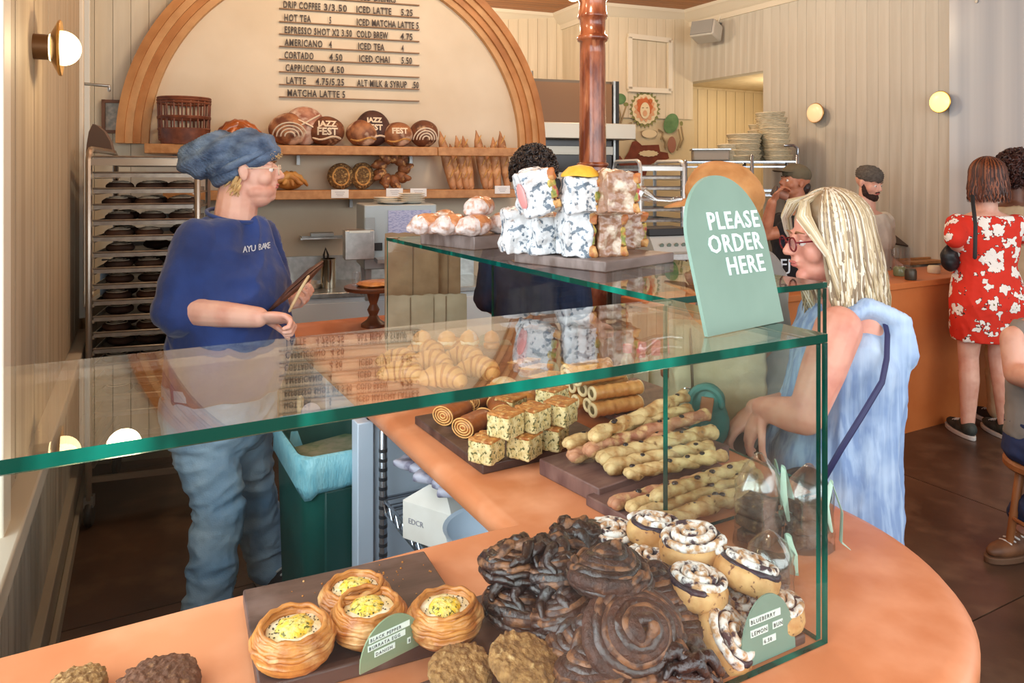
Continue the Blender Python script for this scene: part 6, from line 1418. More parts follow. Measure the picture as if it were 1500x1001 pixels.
# ---------------------------------------------------------------- sheet pan rack
def rack(name, lab, o, ex, w_, dep, h_, n, z0, dz, m, foot=True, pansfrom=0, rm=.014):
    ang = atan2(ex.y, ex.x); t = thing(name, lab, 'rack', (o.x, o.y, 0), ang)
    for x in (0, w_):
        MB().tube([V((x, 0, .13)), V((x, 0, h_-.05)), V((x, .02, h_-.012)), V((x, .05, h_)), V((x, dep-.05, h_)), V((x, dep-.02, h_-.012)), V((x, dep, h_-.05)), V((x, dep, .13))], rm, 8, fl=1).build('side_frame', m, t)
    for y in (0, dep):
        MB().box((w_/2, y, h_-.06), (w_, .016, .03)).build('cross_bar', m, t); MB().box((w_/2, y, .22), (w_, .016, .025)).build('cross_bar', m, t)
    for k in range(n):
        for x in (.012, w_-.012): MB().box((x, dep/2, z0+k*dz-.008), (.02, dep, .004)).build('runner', m, t)
    if foot:
        for x in (0, w_):
            for y in (0, dep):
                MB().lathe([(.055, -.014), (.06, -.008), (.06, .008), (.055, .014)], 20, c=(x, y+.02, .062), R=Matrix.Rotation(pi/2, 3, 'Y')).build('wheel', dark, t); MB().box((x, y+.01, .12), (.04, .04, .05)).build('caster_fork', steel2, t)
    return t, ang
ro_ = P(130, 257, 3.37); ro_.z = 0; EB = -EN
steelw = mat('warm_steel', (176, 164, 150), metal=.8, rough=.3)
rk, ra_ = rack('sheet_pan_rack', 'tall steel sheet pan rack full of trays beside the baker', ro_, EX, .455, .62, 1.72, 20, .28, .073, steelw)
panm = mat('aluminium_pan', (176, 170, 162), (150, 144, 138), sc=20, metal=.8, rough=.35)
pan = thing('sheet_pan', '', 'tray')
pb = MB(); 
pb.box((0, 0, .002), (.41, .58, .003)).box((0, -.29, .012), (.42, .004, .022)).box((0, .29, .012), (.42, .004, .022)).box((-.208, 0, .012), (.004, .58, .022)).box((.208, 0, .012), (.004, .58, .022))
pb.build('pan_tray', panm, pan, smooth=False); MB().tube([V((-.21, -.293, .023)), V((.21, -.293, .023))], .005, 6).build('rolled_rim', panm, pan)
dloaf = thing('proofed_loaf', '', 'bread'); MB().ell((0, 0, .026), (.062, .062, .027), n=22, m=12).noise(.003, 30).build('crust', mat('dark_rye_crust', (92, 60, 42), (60, 38, 28), sc=14, rough=.7, rand=.2), dloaf)
for q in range(3): MB().tube([V(((.045-.014*q)*cos(a), (.045-.014*q)*sin(a), .026+.027*sqrt(max(0, 1-((.045-.014*q)/.062)**2)))) for a in [2*pi*j/24 for j in range(24)]], .0025, 6, closed=True).build('flour_ring', flour, dloaf)
first = True; fl_ = True
for k in range(20):
    z = .28+.073*k; c = ro_+EX*.2275+EB*.30; ORD = ['first', 'second', 'third', 'fourth', 'fifth', 'sixth', 'seventh', 'eighth', 'ninth', 'tenth', 'eleventh', 'twelfth', 'thirteenth', 'fourteenth', 'fifteenth', 'sixteenth', 'seventeenth', 'eighteenth', 'nineteenth', 'twentieth']; lab = 'sheet pan in the tall rack, %s slot from the top' % ORD[19-k]
    if k in (0, 1, 2): continue
    o = pan if first else dup(pan, (0, 0, 0), ra_, lab); first = False
    o.location = (c.x, c.y, z-.004); o.rotation_euler = (0, 0, ra_); o['label'] = lab; o['group'] = 'sheet pans in the tall rack'
    if k < 18 and k > 3:
        for i in range(3):
            for j in range(2):
                if RND.random() < .12: continue
                q = c+EX*(-.128+.135*i+RND.uniform(-.006, .006))+EB*(-.19+.17*j+.05*(k % 2))
                l2 = 'dark loaf on the %s pan of the tall rack, %s of the %s row' % (ORD[19-k], ['left end', 'middle', 'right end'][i], ['front', 'back'][j])
                d = dloaf if fl_ else dup(dloaf, (0, 0, 0), 0, l2); fl_ = False
                d.location = (q.x, q.y, z+.0005); d.rotation_euler = (0, 0, RND.uniform(0, 3)); d['group'] = 'dark loaves on rack slot %d' % (20-k); d['label'] = l2; d.scale = (1, 1, 1.0)

# ---------------------------------------------------------------- under the counter
gcan = mat('dark_green_plastic', (18, 92, 84), (14, 76, 70), sc=5, rough=.45)
p = P(497, 700, 2.62); t = thing('rubbish_bin', 'dark green bin with pale blue liner beside the white panel', 'bin', (.675, 2.46, 0), .0)
def rr(w_, d_, r): return [(sx*(w_/2-r)+r*cos(a+k*pi/8), sy*(d_/2-r)+r*sin(a+k*pi/8)) for sx, sy, a in ((1, 1, 0), (-1, 1, pi/2), (-1, -1, pi), (1, -1, 1.5*pi)) for k in range(5)]
MB().rings([[V((x*s_, y*s_, z)) for x, y in rr(.30, .42, .05)] for z, s_ in ((0, .86), (.02, .88), (.72, 1), (.74, 1.02), (.74, .95), (.04, .82))]).build('bin_body', gcan, t, ang=40)
MB().box((.0, -.212, .36), (.17, .012, .56), Matrix.Rotation(-.03, 3, 'X')).build('front_panel', mat('deeper_green_plastic', (12, 70, 66), rough=.45), t, bevel=.02)
mb = MB(); pts_ = rr(.31, .43, .05)
def wv(i, z, a): return 1+a*sin(i*2.1)+a*.7*cos(i*3.7+z*30)
mb.rings([[V((x*s_*wv(i, z, .012), y*s_*wv(i, z, .012), z+(.02*sin(i*.9) if z < .66 else 0))) for i, (x, y) in enumerate(pts_)] for z, s_ in ((.64, 1.015), (.66, 1.05), (.70, 1.04), (.75, 1.07), (.755, 1.0), (.70, .93), (.60, .90))])
mb.build('bin_liner', mat('pale_cyan_liner', (150, 212, 224), (120, 192, 210), sc=16, st=(3, 3, 1), rough=.3, bump=.4), t, ang=80)
MB().rings([[V((x*.86, y*.86, z)) for x, y in rr(.30, .42, .05)] for z in (.1, .66)]).noise(.02, 12).build('crumpled_rubbish', mat('rubbish', (186, 180, 150), (110, 140, 100), sc=16, rough=.8), t)
# utensils beside the bin
p = P(438, 640, 2.72); t = thing('dough_scraper', 'wooden handled paddle with a pale blade hanging left of the bin', 'utensil', P(440, 745, 2.7))
MB().tube([V((0, 0, .06)), V((0, 0, .40))], .012, 10).build('wooden_handle', mat('pale_wood_handle', (206, 182, 140), rough=.5), t); MB().box((0, 0, .02), (.055, .012, .10), rotz(-.5)).build('blade', mat('pale_blue_plastic', (196, 216, 232), rough=.4), t, bevel=.006)
p = P(454, 645, 2.78); t = thing('cup_sleeve', 'blue and white paper cup sleeve hanging beside the bin', 'packaging', P(457, 690, 2.78))
MB().lathe([(.035, 0), (.044, .20), (.040, .20), (.031, 0)], 20).build('sleeve', mat('blue_white_cup_print', (226, 226, 234), (90, 130, 180), sc=14, st=(.5, .5, 2), lo=.5, hi=.55, rough=.5), t)
for k, (u, v) in enumerate([(455, 606), (450, 618), (447, 632)]):
    o = MB().lathe([(.032, 0), (.036, .008), (.034, .016), (.001, .018)], 20, R=Matrix.Rotation(.9, 3, 'X')).build('paper_cup', mat('pale_lid', (208, 208, 222), rough=.35), None, loc=P(u, v, 2.70)); tag(o, 'pale upturned paper cup left of the bin, %s one' % ['top', 'middle', 'bottom'][k], 'cup', 'cups left of the bin')
t = thing('red_apron', 'dark red cloth hanging beside the green bin', 'cloth', P(468, 745, 2.80)); blob('cloth', MB().box((0, 0, .16), (.06, .10, .32)), mat('dark_red_cloth', (128, 34, 44), rough=.9), t, vox=.008, sm=2, disp=lambda p, n: .008*noise.noise(V((p.x*30, p.y*30, p.z*6))))
# wire shelf unit under the side run
t = thing('wire_shelf', 'chrome wire shelf under the counter holding boxes and a bowl', 'shelf', (.99, 1.72, .64))
chrome = mat('chrome_wire', (170, 176, 184), metal=.9, rough=.22)
x0, x1, y0, y1 = -.26, .26, -.42, .40
for z in (0, -.035):
    MB().box(((x0+x1)/2, y0, z), (x1-x0, .007, .007)).build('edge_wire', chrome, t); MB().box(((x0+x1)/2, y1, z), (x1-x0, .007, .007)).build('edge_wire', chrome, t)
    MB().box((x0, (y0+y1)/2, z), (.007, y1-y0, .007)).build('edge_wire', chrome, t); MB().box((x1, (y0+y1)/2, z), (.007, y1-y0, .007)).build('edge_wire', chrome, t)
mb = MB()
mb.tube([V((x0, y0+(y1-y0)*k/30, -.035*(k % 2))) for k in range(31)], .003, 5); mb.build('zigzag_wire', chrome, t)
for k in range(22): MB().box(((x0+x1)/2, y0+.02+k*.037, .004), (x1-x0, .004, .004)).build('shelf_wire', chrome, t)
for x, y in ((x0, y1), (x1, y1), (x0, y0), (x1, y0)): MB().lathe([(.0125, -.62), (.0125, .20), (.01, .205)], 12, c=(x, y, 0)).build('post', chrome if y > 0 else chrome, t)
for k in range(24): MB().lathe([(.0135, -.005), (.0135, .005)], 10, c=(x0, y1, -.5+.028*k)).build('post_groove', mat('dark_groove', (40, 44, 50), rough=.4), t)
cardb = mat('white_cardboard', (226, 222, 214), (214, 208, 198), sc=10, rough=.7)
p = PZ(628, 775, .648); t = thing('takeaway_box', 'white cardboard takeaway box with folded handle and faint print on the wire shelf', 'box', (.835, 1.84, .646), .5)
MB().box((0, 0, .05), (.24, .16, .10)).build('box_body', cardb, t, bevel=.002)
MB().rings([[V((x, y, z)) for x, y, z in ((-.12, -.08, .10), (.12, -.08, .10), (.12, .08, .10), (-.12, .08, .10))], [V((x, y, z)) for x, y, z in ((-.06, -.008, .15), (.06, -.008, .15), (.06, .008, .15), (-.06, .008, .15))]]).build('sloped_lid', cardb, t, smooth=False)
MB().tube([V((.055*cos(a), 0, .150+.030*sin(a))) for a in [pi*j/12 for j in range(13)]], .010, 6, fl=.25).build('handle', cardb, t)
text('EDCR', .020, mat('grey_print', (150, 150, 160)), t, M4(V((-.1215, .06, .045)), (0, -1, 0), UP), depth=.0003)
p = PZ(652, 812, .648); t = thing('white_bowl', 'white melamine bowl at the near end of the wire shelf', 'bowl', (.835, 1.60, .646))
MB().lathe([(.05, 0), (.07, .01), (.115, .07), (.125, .10), (.128, .104), (.118, .10), (.105, .065), (.06, .018), (.001, .016)], 44).build('bowl', mat('blue_white_melamine', (214, 228, 242), rough=.3), t)
for k in range(5):
    o = MB().box((0, 0, .009), (.26, .20, .017), rotz(.02*k)).build('kraft_carton', mat('kraft_carton', (146, 116, 84), (124, 96, 66), sc=8, rough=.8), None, loc=(.885, 1.425, .646+.0185*k), rot=.25+.03*k, bevel=.003); tag(o, 'flat kraft carton in the stack by the bowl, %s' % ['lowest', 'second', 'third', 'fourth', 'topmost'][k], 'carton', 'flat kraft cartons on the wire shelf')
gp = mat('grey_patterned_packet', (176, 176, 192), (120, 116, 136), sc=22, lo=.45, hi=.6, rough=.5)
for k in range(6):
    t = thing('paper_packet', 'grey patterned paper packet hanging over the boxes, %s of the heap' % ['lowest', 'second', 'third', 'fourth', 'fifth', 'topmost'][k], 'packet', (.815+.02*(k % 2), 1.90-.06*k, .812+.006*k), .5+.1*k, 'grey packets above the takeaway box')
    blob('packet_body', MB().box((0, 0, .012), (.22, .15, .022)), gp, t, vox=.006, sm=3, disp=lambda p, n: .006*noise.noise(p*25+V((k, 0, 0))))
t = thing('riser', 'clear riser under the grey packets on the wire shelf', 'riser', (1.02, 1.68, .646)); 
for q in (-1, 1): MB().box((q*.16, 0, .08), (.006, .26, .16)).build('riser_side', whitec, t)
MB().box((-.02, 0, .163), (.34, .40, .006)).build('riser_top', mat('grey_clear_plastic', (120, 128, 136), rough=.3), t)
# ================================================================ FAR KITCHEN
def FP(u, v, d): return P(u, v, d)
# deck oven
d0 = 6.4; a_, b_ = P(760, 257, d0-.1), P(908, 257, d0+.32); a_.z = b_.z = 0; ow = (b_-a_).length
t = thing('deck_oven', 'large steel deck oven with a brown front panel behind the column', 'oven', ((a_+b_)/2-EN*.5).to_tuple(), ea)
def oz(v): return 1.6+(257-v)/1090*d0
brn = mat('brown_oven_panel', (118, 84, 52), rough=.4, metal=.2)
MB().box((0, .05, oz(112)/2), (ow*.98, .86, oz(112))).build('oven_body', mat('oven_side', (96, 84, 70), metal=.3, rough=.4), t)
MB().box((-.04, -.40, (oz(117)+oz(180))/2), (ow*.93, .05, oz(117)-oz(180))).build('upper_panel', brn, t)
MB().box((.03, -.50, (oz(180)+oz(203))/2), (ow*1.05, .28, oz(180)-oz(203))).build('hood', mat('satin_steel', (196, 190, 176), metal=.5, rough=.4), t, bevel=.005)
for k, (v0, v1, mm) in enumerate([(204, 213, 'd'), (213, 226, 's'), (226, 252, 'd'), (252, 262, 's'), (262, 300, 'd'), (300, 312, 's'), (312, 350, 'd')]):
    MB().box((-.04, -.40 if mm == 'd' else -.43, (oz(v0)+oz(v1))/2), (ow*.92, .06, oz(v0)-oz(v1)-.004)).build('deck_door' if mm == 'd' else 'deck_trim', mat('dark_oven_glass', (36, 26, 22), rough=.2) if mm == 'd' else MATS['satin_steel'], t)
MB().box((ow*.47, -.40, 1.3), (.05, .06, 2.3)).build('edge_post', dark, t); MB().box((ow*.445, -.42, 1.3), (.02, .04, 2.3)).build('edge_strip', steel, t)
for q in range(3): MB().lathe([(.03, 0), (.03, .12)], 16, c=(-ow*.36+.08*q, 0, oz(112))).build('flue', steel2, t)
# steel fridge
t, w_, h_ = boxthing('steel_fridge', 'pale steel cabinet between the column and the small rack', 'fridge', 884, 262, 940, 330, 7.0, .3, 0, ea, 0)
MB().box((0, 0, h_/2), (w_, .3, h_)).build('fridge_body', mat('pale_steel', (190, 190, 182), metal=.3, rough=.4), t, bevel=.01); MB().box((0, -.16, h_*.6), (w_*.94, .02, h_*.75)).build('door', mat('pale_steel', (190, 190, 182)), t, bevel=.006); MB().tube([V((w_*.38, -.19, h_*.5)), V((w_*.38, -.19, h_*.8))], .012, 8).build('handle', steel, t)
# small aluminium rack
r2 = P(938, 257, 5.6); r2.z = 0
alum = mat('bright_aluminium', (222, 224, 222), metal=.6, rough=.35)
rk2, ra2 = rack('baker_rack', 'bright aluminium baker rack in the far kitchen', r2, EX, .37, .45, 1.71, 18, .26, .082, alum, rm=.015)
for k in range(14):
    c = r2+EX*.185+EB*.225; lab = 'light pan in the aluminium rack, %s from the top' % ['first', 'second', 'third', 'fourth', 'fifth', 'sixth', 'seventh', 'eighth', 'ninth', 'tenth', 'eleventh', 'twelfth', 'thirteenth', 'fourteenth'][k]
    dup(pan, (c.x, c.y, 1.654-.082*k), ra2, lab, scale=(.83, .72, 1), group='pans in the aluminium rack')
# wire shelving with proofing baskets
d2 = 6.2; a_ = P(1004, 257, d2+.15); b_ = P(1168, 257, d2); a_.z = b_.z = 0; ex2 = (b_-a_).normalized(); w2_ = (b_-a_).length; an2 = atan2(ex2.y, ex2.x)
t = thing('wire_shelving', 'chrome wire shelving carrying stacked proofing baskets', 'shelving', a_, an2)
def wz(v): return 1.6+(257-v)/1090*d2
for x in (0, w2_*.6, w2_):
    for y in (0, .45): MB().tube([V((x, y, .02)), V((x, y, wz(228) if x > 0 else wz(236)))], .016, 8).build('post', chrome, t)
for z in (wz(237), wz(280), 1.1, .7, .3):
    for y in (0, .45): MB().box((w2_/2, y, z), (w2_, .012, .012)).build('edge_wire', chrome, t); MB().box((w2_/2, y, z-.04), (w2_, .008, .008)).build('edge_wire', chrome, t)
    for k in range(12): MB().box((w2_/2, .02+.037*k, z+.004), (w2_, .006, .006)).build('shelf_wire', chrome, t)
MB().tube([V((w2_, 0, wz(232))), V((w2_, 0, wz(217))), V((w2_-.03, 0, wz(213))), V((w2_-.10, 0, wz(213)))], .012, 8).build('guard_rail', chrome, t)
ban = mat('pale_cane', (214, 202, 172), (184, 170, 138), sc=30, st=(1, 1, 6), rough=.7, rand=.05)
def banneton(name, r, seed):
    t = thing(name, '', 'basket'); 
    for k in range(4):
        MB().tube([V((r*(.86+.04*k)*cos(2*pi*j/28), r*.85*(.86+.04*k)*sin(2*pi*j/28), .008+.012*k)) for j in range(28)], .0075, 6, closed=True).build('cane_coil', ban, t)
    MB().lathe([(r*.84, 0), (r*.86, .006), (.001, .008)], 28).build('basket_base', ban, t); return t
bn = banneton('proofing_basket', .125, 1); first = True
ordn = ['lowest', 'second', 'third', 'fourth', 'fifth', 'sixth', 'seventh', 'eighth', 'ninth', 'tenth', 'eleventh', 'twelfth']
for (u, n, lab, sc_, lean) in [(1090, 5, 'short wide stack', 1.25, 0), (1140, 9, 'tall right stack', 1.05, -.012), (1068, 3, 'small left stack', .9, 0), (1112, 7, 'middle back stack', 1.0, .008)]:
    for k in range(n):
        p = P(u, 230, d2+.25 if lab[0] != 'm' else d2+.42); loc = (p.x+lean*k, p.y, wz(237)+.010+.046*k); L_ = 'pale cane proofing basket, %s in the %s' % (ordn[k], lab)
        o = bn if first else dup(bn, loc, 0, L_); first = False
        o.location = loc; o.rotation_euler = (.03*(k % 2), .04*((k*7) % 3-1), .4*k); o['label'] = L_; o['group'] = 'proofing baskets'; o.scale = (sc_, sc_, 1)
for k, (u, v, w_, h_, mm) in enumerate([(1040, 233, .30, .09, 'b'), (1052, 270, .34, .12, 'k')]):
    p = P(u, v, d2+.25); zz = wz(237)+.012 if k == 0 else wz(280)+.012
    t = thing('storage_tub', ['pale tub of stacked pans on the top wire shelf', 'dark tub on the second wire shelf'][k], 'tub', (p.x, p.y, zz), an2)
    MB().box((0, 0, h_/2), (w_, .28, h_)).build('tub_body', mat('grey_tub', (150, 140, 126), rough=.5) if k == 0 else mat('dark_tub', (72, 54, 44), rough=.5), t, bevel=.01); MB().box((0, 0, h_+.006), (w_+.02, .30, .012)).build('tub_rim', steel, t)
p = P(1119, 170, d2+.55); 
t = thing('teal_shop_sign', 'half-round teal sign on a stand behind the proofing baskets', 'sign', (p.x, p.y, wz(237)), -YAW)
MB().rings([[V((x, y_, z)) for x, z in [(.06*1.0, wz(182)-wz(237)), (.06, wz(155)-wz(237))]+[(.06-.11*sin(pi*j/14), (wz(182)+wz(155))/2-wz(237)+(wz(155)-wz(182))/2*cos(pi*j/14)) for j in range(1, 14)]] for y_ in (0, .012)]).build('sign_panel', mat('muted_teal', (110, 158, 142), rough=.5), t, ang=30)
MB().box((.03, .006, (wz(182)-wz(237))/2), (.012, .012, wz(182)-wz(237))).build('sign_post', steel, t)
# kitchen work table and scale
t, w_, h_ = boxthing('work_table', 'low steel work table holding the black topped scale', 'table', 938, 372, 1030, 400, 4.4, .6, 0, ea, 0)
MB().box((0, 0, h_-.02), (w_+.1, .6, .04)).build('table_top', steel, t, bevel=.004)
for x in (-1, 1):
    for y in (-1, 1): MB().box((x*w_*.48, y*.26, (h_-.04)/2), (.04, .04, h_-.04)).build('leg', steel2, t)
zt_ = h_
t, w_, h_ = boxthing('kitchen_scale', 'grey scale with round buttons and dark top left of the order sign', 'scale', 945, 334, 1012, 372, 4.5, .3, 0, ea, zt_)
MB().rings([[V((x, y, 0)) for x, y in ((-w_/2, -.15), (w_/2, -.15), (w_/2, .15), (-w_/2, .15))], [V((x, y, h_*.62)) for x, y in ((-w_/2, -.08), (w_/2, -.08), (w_/2, .15), (-w_/2, .15))]]).build('scale_body', mat('light_grey_plastic', (186, 188, 184), rough=.4), t, smooth=False)
MB().box((0, .03, h_*.8), (w_*1.05, .24, h_*.3)).build('scale_top', dark, t, bevel=.004)
for q in range(4): MB().lathe([(.014, 0), (.014, .006)], 14, c=(-.08+.05*q, -.125, h_*.28), R=Matrix.Rotation(pi/2+.4, 3, 'X')).build('button', mat('grey_green_button', (120, 132, 120), rough=.5), t)
# drinks shelf with bottles
t = thing('drinks_shelf', 'low orange topped shelf with a brown front holding pink capped bottles', 'shelf', (2.05, 2.36, 0), 0)
MB().box((0, 0, .70), (.62, .34, .03)).build('shelf_top', orange, t, bevel=.004); MB().box((0, .0, .34), (.58, .30, .68)).build('shelf_body', mat('taupe_front', (140, 112, 94), rough=.6), t)
def bottle(lab, p, liq, cap):
    t = thing('juice_bottle', lab, 'bottle', p, 0, 'pink capped bottles on the drinks shelf')
    MB().lathe([(.028, 0), (.03, .006), (.03, .12), (.026, .145), (.015, .165), (.015, .18)], 20).build('bottle_body', liq, t); MB().lathe([(.018, .176), (.018, .205), (.016, .208), (.001, .208)], 20).build('cap', cap, t)
pink = mat('pink_cap', (236, 110, 134), rough=.4); orj = mat('orange_juice', (246, 176, 40), rough=.15, coat=.6); clr = mat('cloudy_lemonade', (206, 204, 176), rough=.12, coat=.6)
bl_ = [('clear', clr), ('clear', clr), ('clear', clr), ('orange', orj), ('orange', orj)]
for k in range(5):
    for j in range(2):
        x = 1.84+.073*k; y = 2.30+.085*j; nm, mm = bl_[k]
        bottle('%s drink bottle with a pink cap, %s row, %s from the shelf end' % (nm, ['front', 'back'][j], ['first', 'second', 'third', 'fourth', 'fifth'][k]), (x, y, .716), mm, pink)
# things on the ochre counter
z4 = .941
def glassw(lab, p, r, h): o = MB().lathe([(r*.8, 0), (r, .01), (r, h), (r*.94, h), (r*.92, .012), (.001, .012)], 24).build('drinking_glass', GLASS_THIN, None, loc=p); tag(o, lab, 'glass', 'glasses on the ochre counter')
p = PZ(1322, 392, z4); glassw('clear tumbler, right one on the ochre counter', (p.x, p.y, z4), .05, .14); p = PZ(1298, 396, z4); glassw('clear tumbler, left one on the ochre counter beside the hair of the woman', (p.x, p.y, z4), .045, .15); p = PZ(1310, 386, z4); glassw('clear tumbler standing behind the other two', (p.x, p.y, z4), .04, .12)
p = PZ(1308, 380, z4); t = thing('tablet_stand', 'dark tilted tablet on a stand on the ochre counter', 'tablet', (p.x, p.y, z4), -.2)
MB().box((0, 0, .16), (.20, .014, .15), Matrix.Rotation(-1.0, 3, 'X') @ rotz(.2)).build('tablet', mat('dark_brown_tablet', (56, 34, 30), rough=.3), t, bevel=.004); MB().tube([V((0, .01, .005)), V((0, .02, .15))], .014, 10).build('stand', dark, t); MB().lathe([(.05, 0), (.05, .01), (.001, .012)], 20).build('foot', dark, t)
for k, (u, v, m_, r, h, lab) in enumerate([(1334, 410, mat('dark_tin', (70, 62, 50), metal=.3, rough=.4), .035, .07, 'small dark tin at the edge of the ochre counter'), (1318, 404, mat('green_glass_jar', (126, 134, 98), rough=.2), .04, .06, 'squat green jar on the ochre counter'), (1368, 400, mat('pale_roll', (220, 206, 176), rough=.6), .04, .05, 'pale rounded roll beside the black handbag')]):
    p = PZ(u, v, z4); o = MB().lathe([(r*.9, 0), (r, .008), (r, h*.8), (r*.8, h), (.001, h)], 20).build(['tin', 'jar', 'bread_roll'][k], m_, None, loc=(p.x, p.y, z4)); tag(o, lab, ['tin', 'jar', 'bread'][k])
p = PZ(1342, 385, z4); t = thing('pastry_tray', 'flat wooden tray behind the tumblers on the ochre counter', 'tray', (p.x, p.y, z4), -.1); MB().box((0, 0, .012), (.38, .2, .024)).build('tray_base', oak, t, bevel=.004); MB().box((0, .0, .032), (.36, .02, .012)).build('tray_lip', oak, t)
p = PZ(1215, 370, 1.0); 
t = thing('pepper_mill', 'tall wooden mill on the far counter between the two men', 'mill', P(1197, 290, 5.6)-UP*.0); 
MB().lathe([(.03, 0), (.026, .05), (.03, .11), (.026, .13), (.028, .16)], 20, c=(0, 0, -.16)).build('mill_body', mat('ochre_wood', (150, 116, 70), rough=.5), t)
t = thing('side_shelf', 'narrow wall shelf carrying the wooden mill', 'shelf', P(1197, 314, 5.6)); MB().box((0, 0, -.0), (.5, .25, .02)).build('shelf_board', oak, t)
MB().box((0, .1, -.06), (.02, .05, .10)).build('bracket', steel2, t)
# ---------------------------------------------------------------- mural on the far wall
mn = EN; mo_ = c0.copy()
def MP(u, v, off=.03): q = PP(u, v, c0+EN*off, EN); return q
t = thing('wall_mural', 'painted mural of a lion faced sun, green lily leaves and a brown teapot figure', 'mural', MP(942, 262)); mo_ = t.location.copy()
def patch(name, pts, m, off=.024, th=.003):
    q0 = [MP(u, v, off)-mo_ for u, v in pts]; MB().rings([[p for p in q0], [p+EN*th for p in q0]]).build(name, m, t, smooth=False)
def disc(name, u, v, ru, rv, m, off=.024, rot=0, n=28, k=0, amp=0):
    patch(name, [(u+ru*(1+amp*cos(k*a))*cos(a)*cos(rot)-rv*(1+amp*cos(k*a))*sin(a)*sin(rot), v+ru*(1+amp*cos(k*a))*cos(a)*sin(rot)+rv*(1+amp*cos(k*a))*sin(a)*cos(rot)) for a in [2*pi*j/n for j in range(n)]], m, off)
def stroke(name, pts, r, m): MB().tube([MP(u, v, .026)-mo_ for u, v in pts], r, 6).build(name, m, t)
leafg = mat('mural_green', (104, 140, 92), (84, 118, 74), sc=12, rough=.8); olg = mat('mural_olive', (128, 128, 76), rough=.8); mred = mat('mural_rust', (196, 104, 56), rough=.8); mcream = mat('mural_cream', (226, 208, 170), rough=.8); mbrown = mat('mural_brown', (128, 62, 42), (104, 48, 32), sc=10, rough=.8); mline = mat('mural_line', (158, 138, 104), rough=.8); mpink = mat('mural_pink', (214, 160, 120), rough=.8)
disc('leaf', 908, 145, 9, 8, leafg); disc('leaf', 917, 153, 3.5, 3, olg); disc('leaf', 983, 181, 10.5, 15, leafg, rot=.3); disc('leaf', 998, 181, 2.2, 3.4, olg); disc('seed_pod', 984, 212, 6, 12, mat('mural_mauve', (156, 106, 88), rough=.8))
disc('sun_ray_ring', 944.5, 160, 21, 25, olg, .024, n=96, k=24, amp=.10); disc('sun_disc', 944.5, 160, 18.5, 22, mcream, .029, n=64, k=16, amp=.04); disc('lion_mane', 944.5, 160, 14.5, 17.5, mpink, .034, n=64, k=13, amp=.10); disc('lion_mane_inner', 944.5, 157, 11, 13, mred, .039, n=48, k=9, amp=.08); disc('lion_face', 944.8, 162, 7, 12, mcream, .044)
for q in (-1, 1): disc('lion_eye', 944.8+q*3, 158, 1.4, .8, mline, .049); disc('ear', 944.8+q*8.5, 148, 2.5, 3, mred, .049)
disc('lion_muzzle', 944.8, 166, 3, 4.5, mpink, .049); stroke('lion_mouth', [(942.5, 170), (945, 172), (947.5, 170)], .008, mred)
disc('bowl', 951, 196, 11, 6, mcream, .029); disc('bowl_rim', 951, 194, 12, 4, mline, .024)
patch('teapot_body', [(915, 248), (913, 235), (921, 222), (926, 208), (932, 206), (937, 210), (940, 213), (965, 212), (967, 222), (978, 224), (980, 232), (972, 236), (962, 236), (950, 243), (944, 262), (912, 262)], mbrown)
patch('teapot_spout', [(902, 233), (908, 228), (916, 240), (912, 248)], mbrown); disc('teapot_pattern', 950, 225, 14, 4.5, mcream, .030, n=40, k=12, amp=.08)
for pts in ([(905, 152), (909, 168), (907, 182)], [(917, 156), (912, 172), (909, 182)], [(922, 185), (924, 198), (932, 206)], [(994, 190), (997, 205), (992, 220)], [(998, 186), (1001, 204), (996, 216)], [(970, 200), (975, 208), (974, 216)], [(925, 180), (918, 184), (922, 200)], [(965, 190), (972, 194), (968, 204)]): stroke('vine', pts, .009, mline)
# framed wall panel above the mural
t = struct(MB().build('trim_8', trimw)) if False else None
mb = MB()
def fbar(u0, v0, u1, v1, w_=.05):
    a, b = MP(u0, v0, .035), MP(u1, v1, .035); d = (b-a).normalized(); s_ = d.cross(EN); q = [a-s_*w_/2, b-s_*w_/2, b+s_*w_/2, a+s_*w_/2]; mb.rings([[x for x in q], [x+EN*.035 for x in q]])
fbar(919, 53, 981, 60); fbar(919, 131, 981, 134); fbar(921, 55, 921, 131); fbar(980, 60, 980, 134)
struct(mb.build('trim_8', trimw, smooth=False))
# ---------------------------------------------------------------- wall lamps, speaker, glare sheet
brass = mat('brushed_brass', (196, 152, 84), metal=.8, rough=.3); glow = mat('lit_globe', (255, 236, 190), emit=(255, 226, 168), es=5.0, rough=.3); glow2 = mat('lit_yellow_globe', (255, 232, 150), emit=(255, 226, 120), es=1.6, rough=.3)
discm = mat('lit_cream_disc', (240, 206, 160), emit=(240, 200, 150), es=.5, rough=.3)
def sconce(lab, p, n, r, gm, gr=.62, es=True):
    n = n.normalized(); x, y = frame(n); R = basis(x, y, n); t = thing('wall_lamp', lab, 'lamp', p, 0, 'round brass wall lamps')
    MB().lathe([(r*.45, 0), (r*.45, .05), (.001, .05)], 24, R=R).build('wall_mount', mat('dark_brass', (120, 84, 48), metal=.5, rough=.4), t)
    MB().lathe([(r*.5, .045), (r*.98, .065), (r, .07), (r*.97, .073), (r*.4, .06)], 40, R=R).build('brass_dish', brass, t)
    MB().ell(n*.075, (r*gr, r*gr, r*gr*(.95 if es else .35)), R, 28, 18).build('globe', gm, t)
lp = P(62, 68, 2.72); 
sconce('brass wall lamp with a glowing globe on the left pier', PP(49, 68, LW(3)+LN*.012, LN), LN, .085, glow)
point('sconce_light', PP(49, 68, LW(3)+LN*.012, LN)+LN*.24, 3, (1, .78, .46), .05)
sconce('brass wall lamp glowing yellow on the right wall, nearer one', PX(1385, 150, XR-.022), V((-1, 0, 0)), .082, glow2, .93, False)
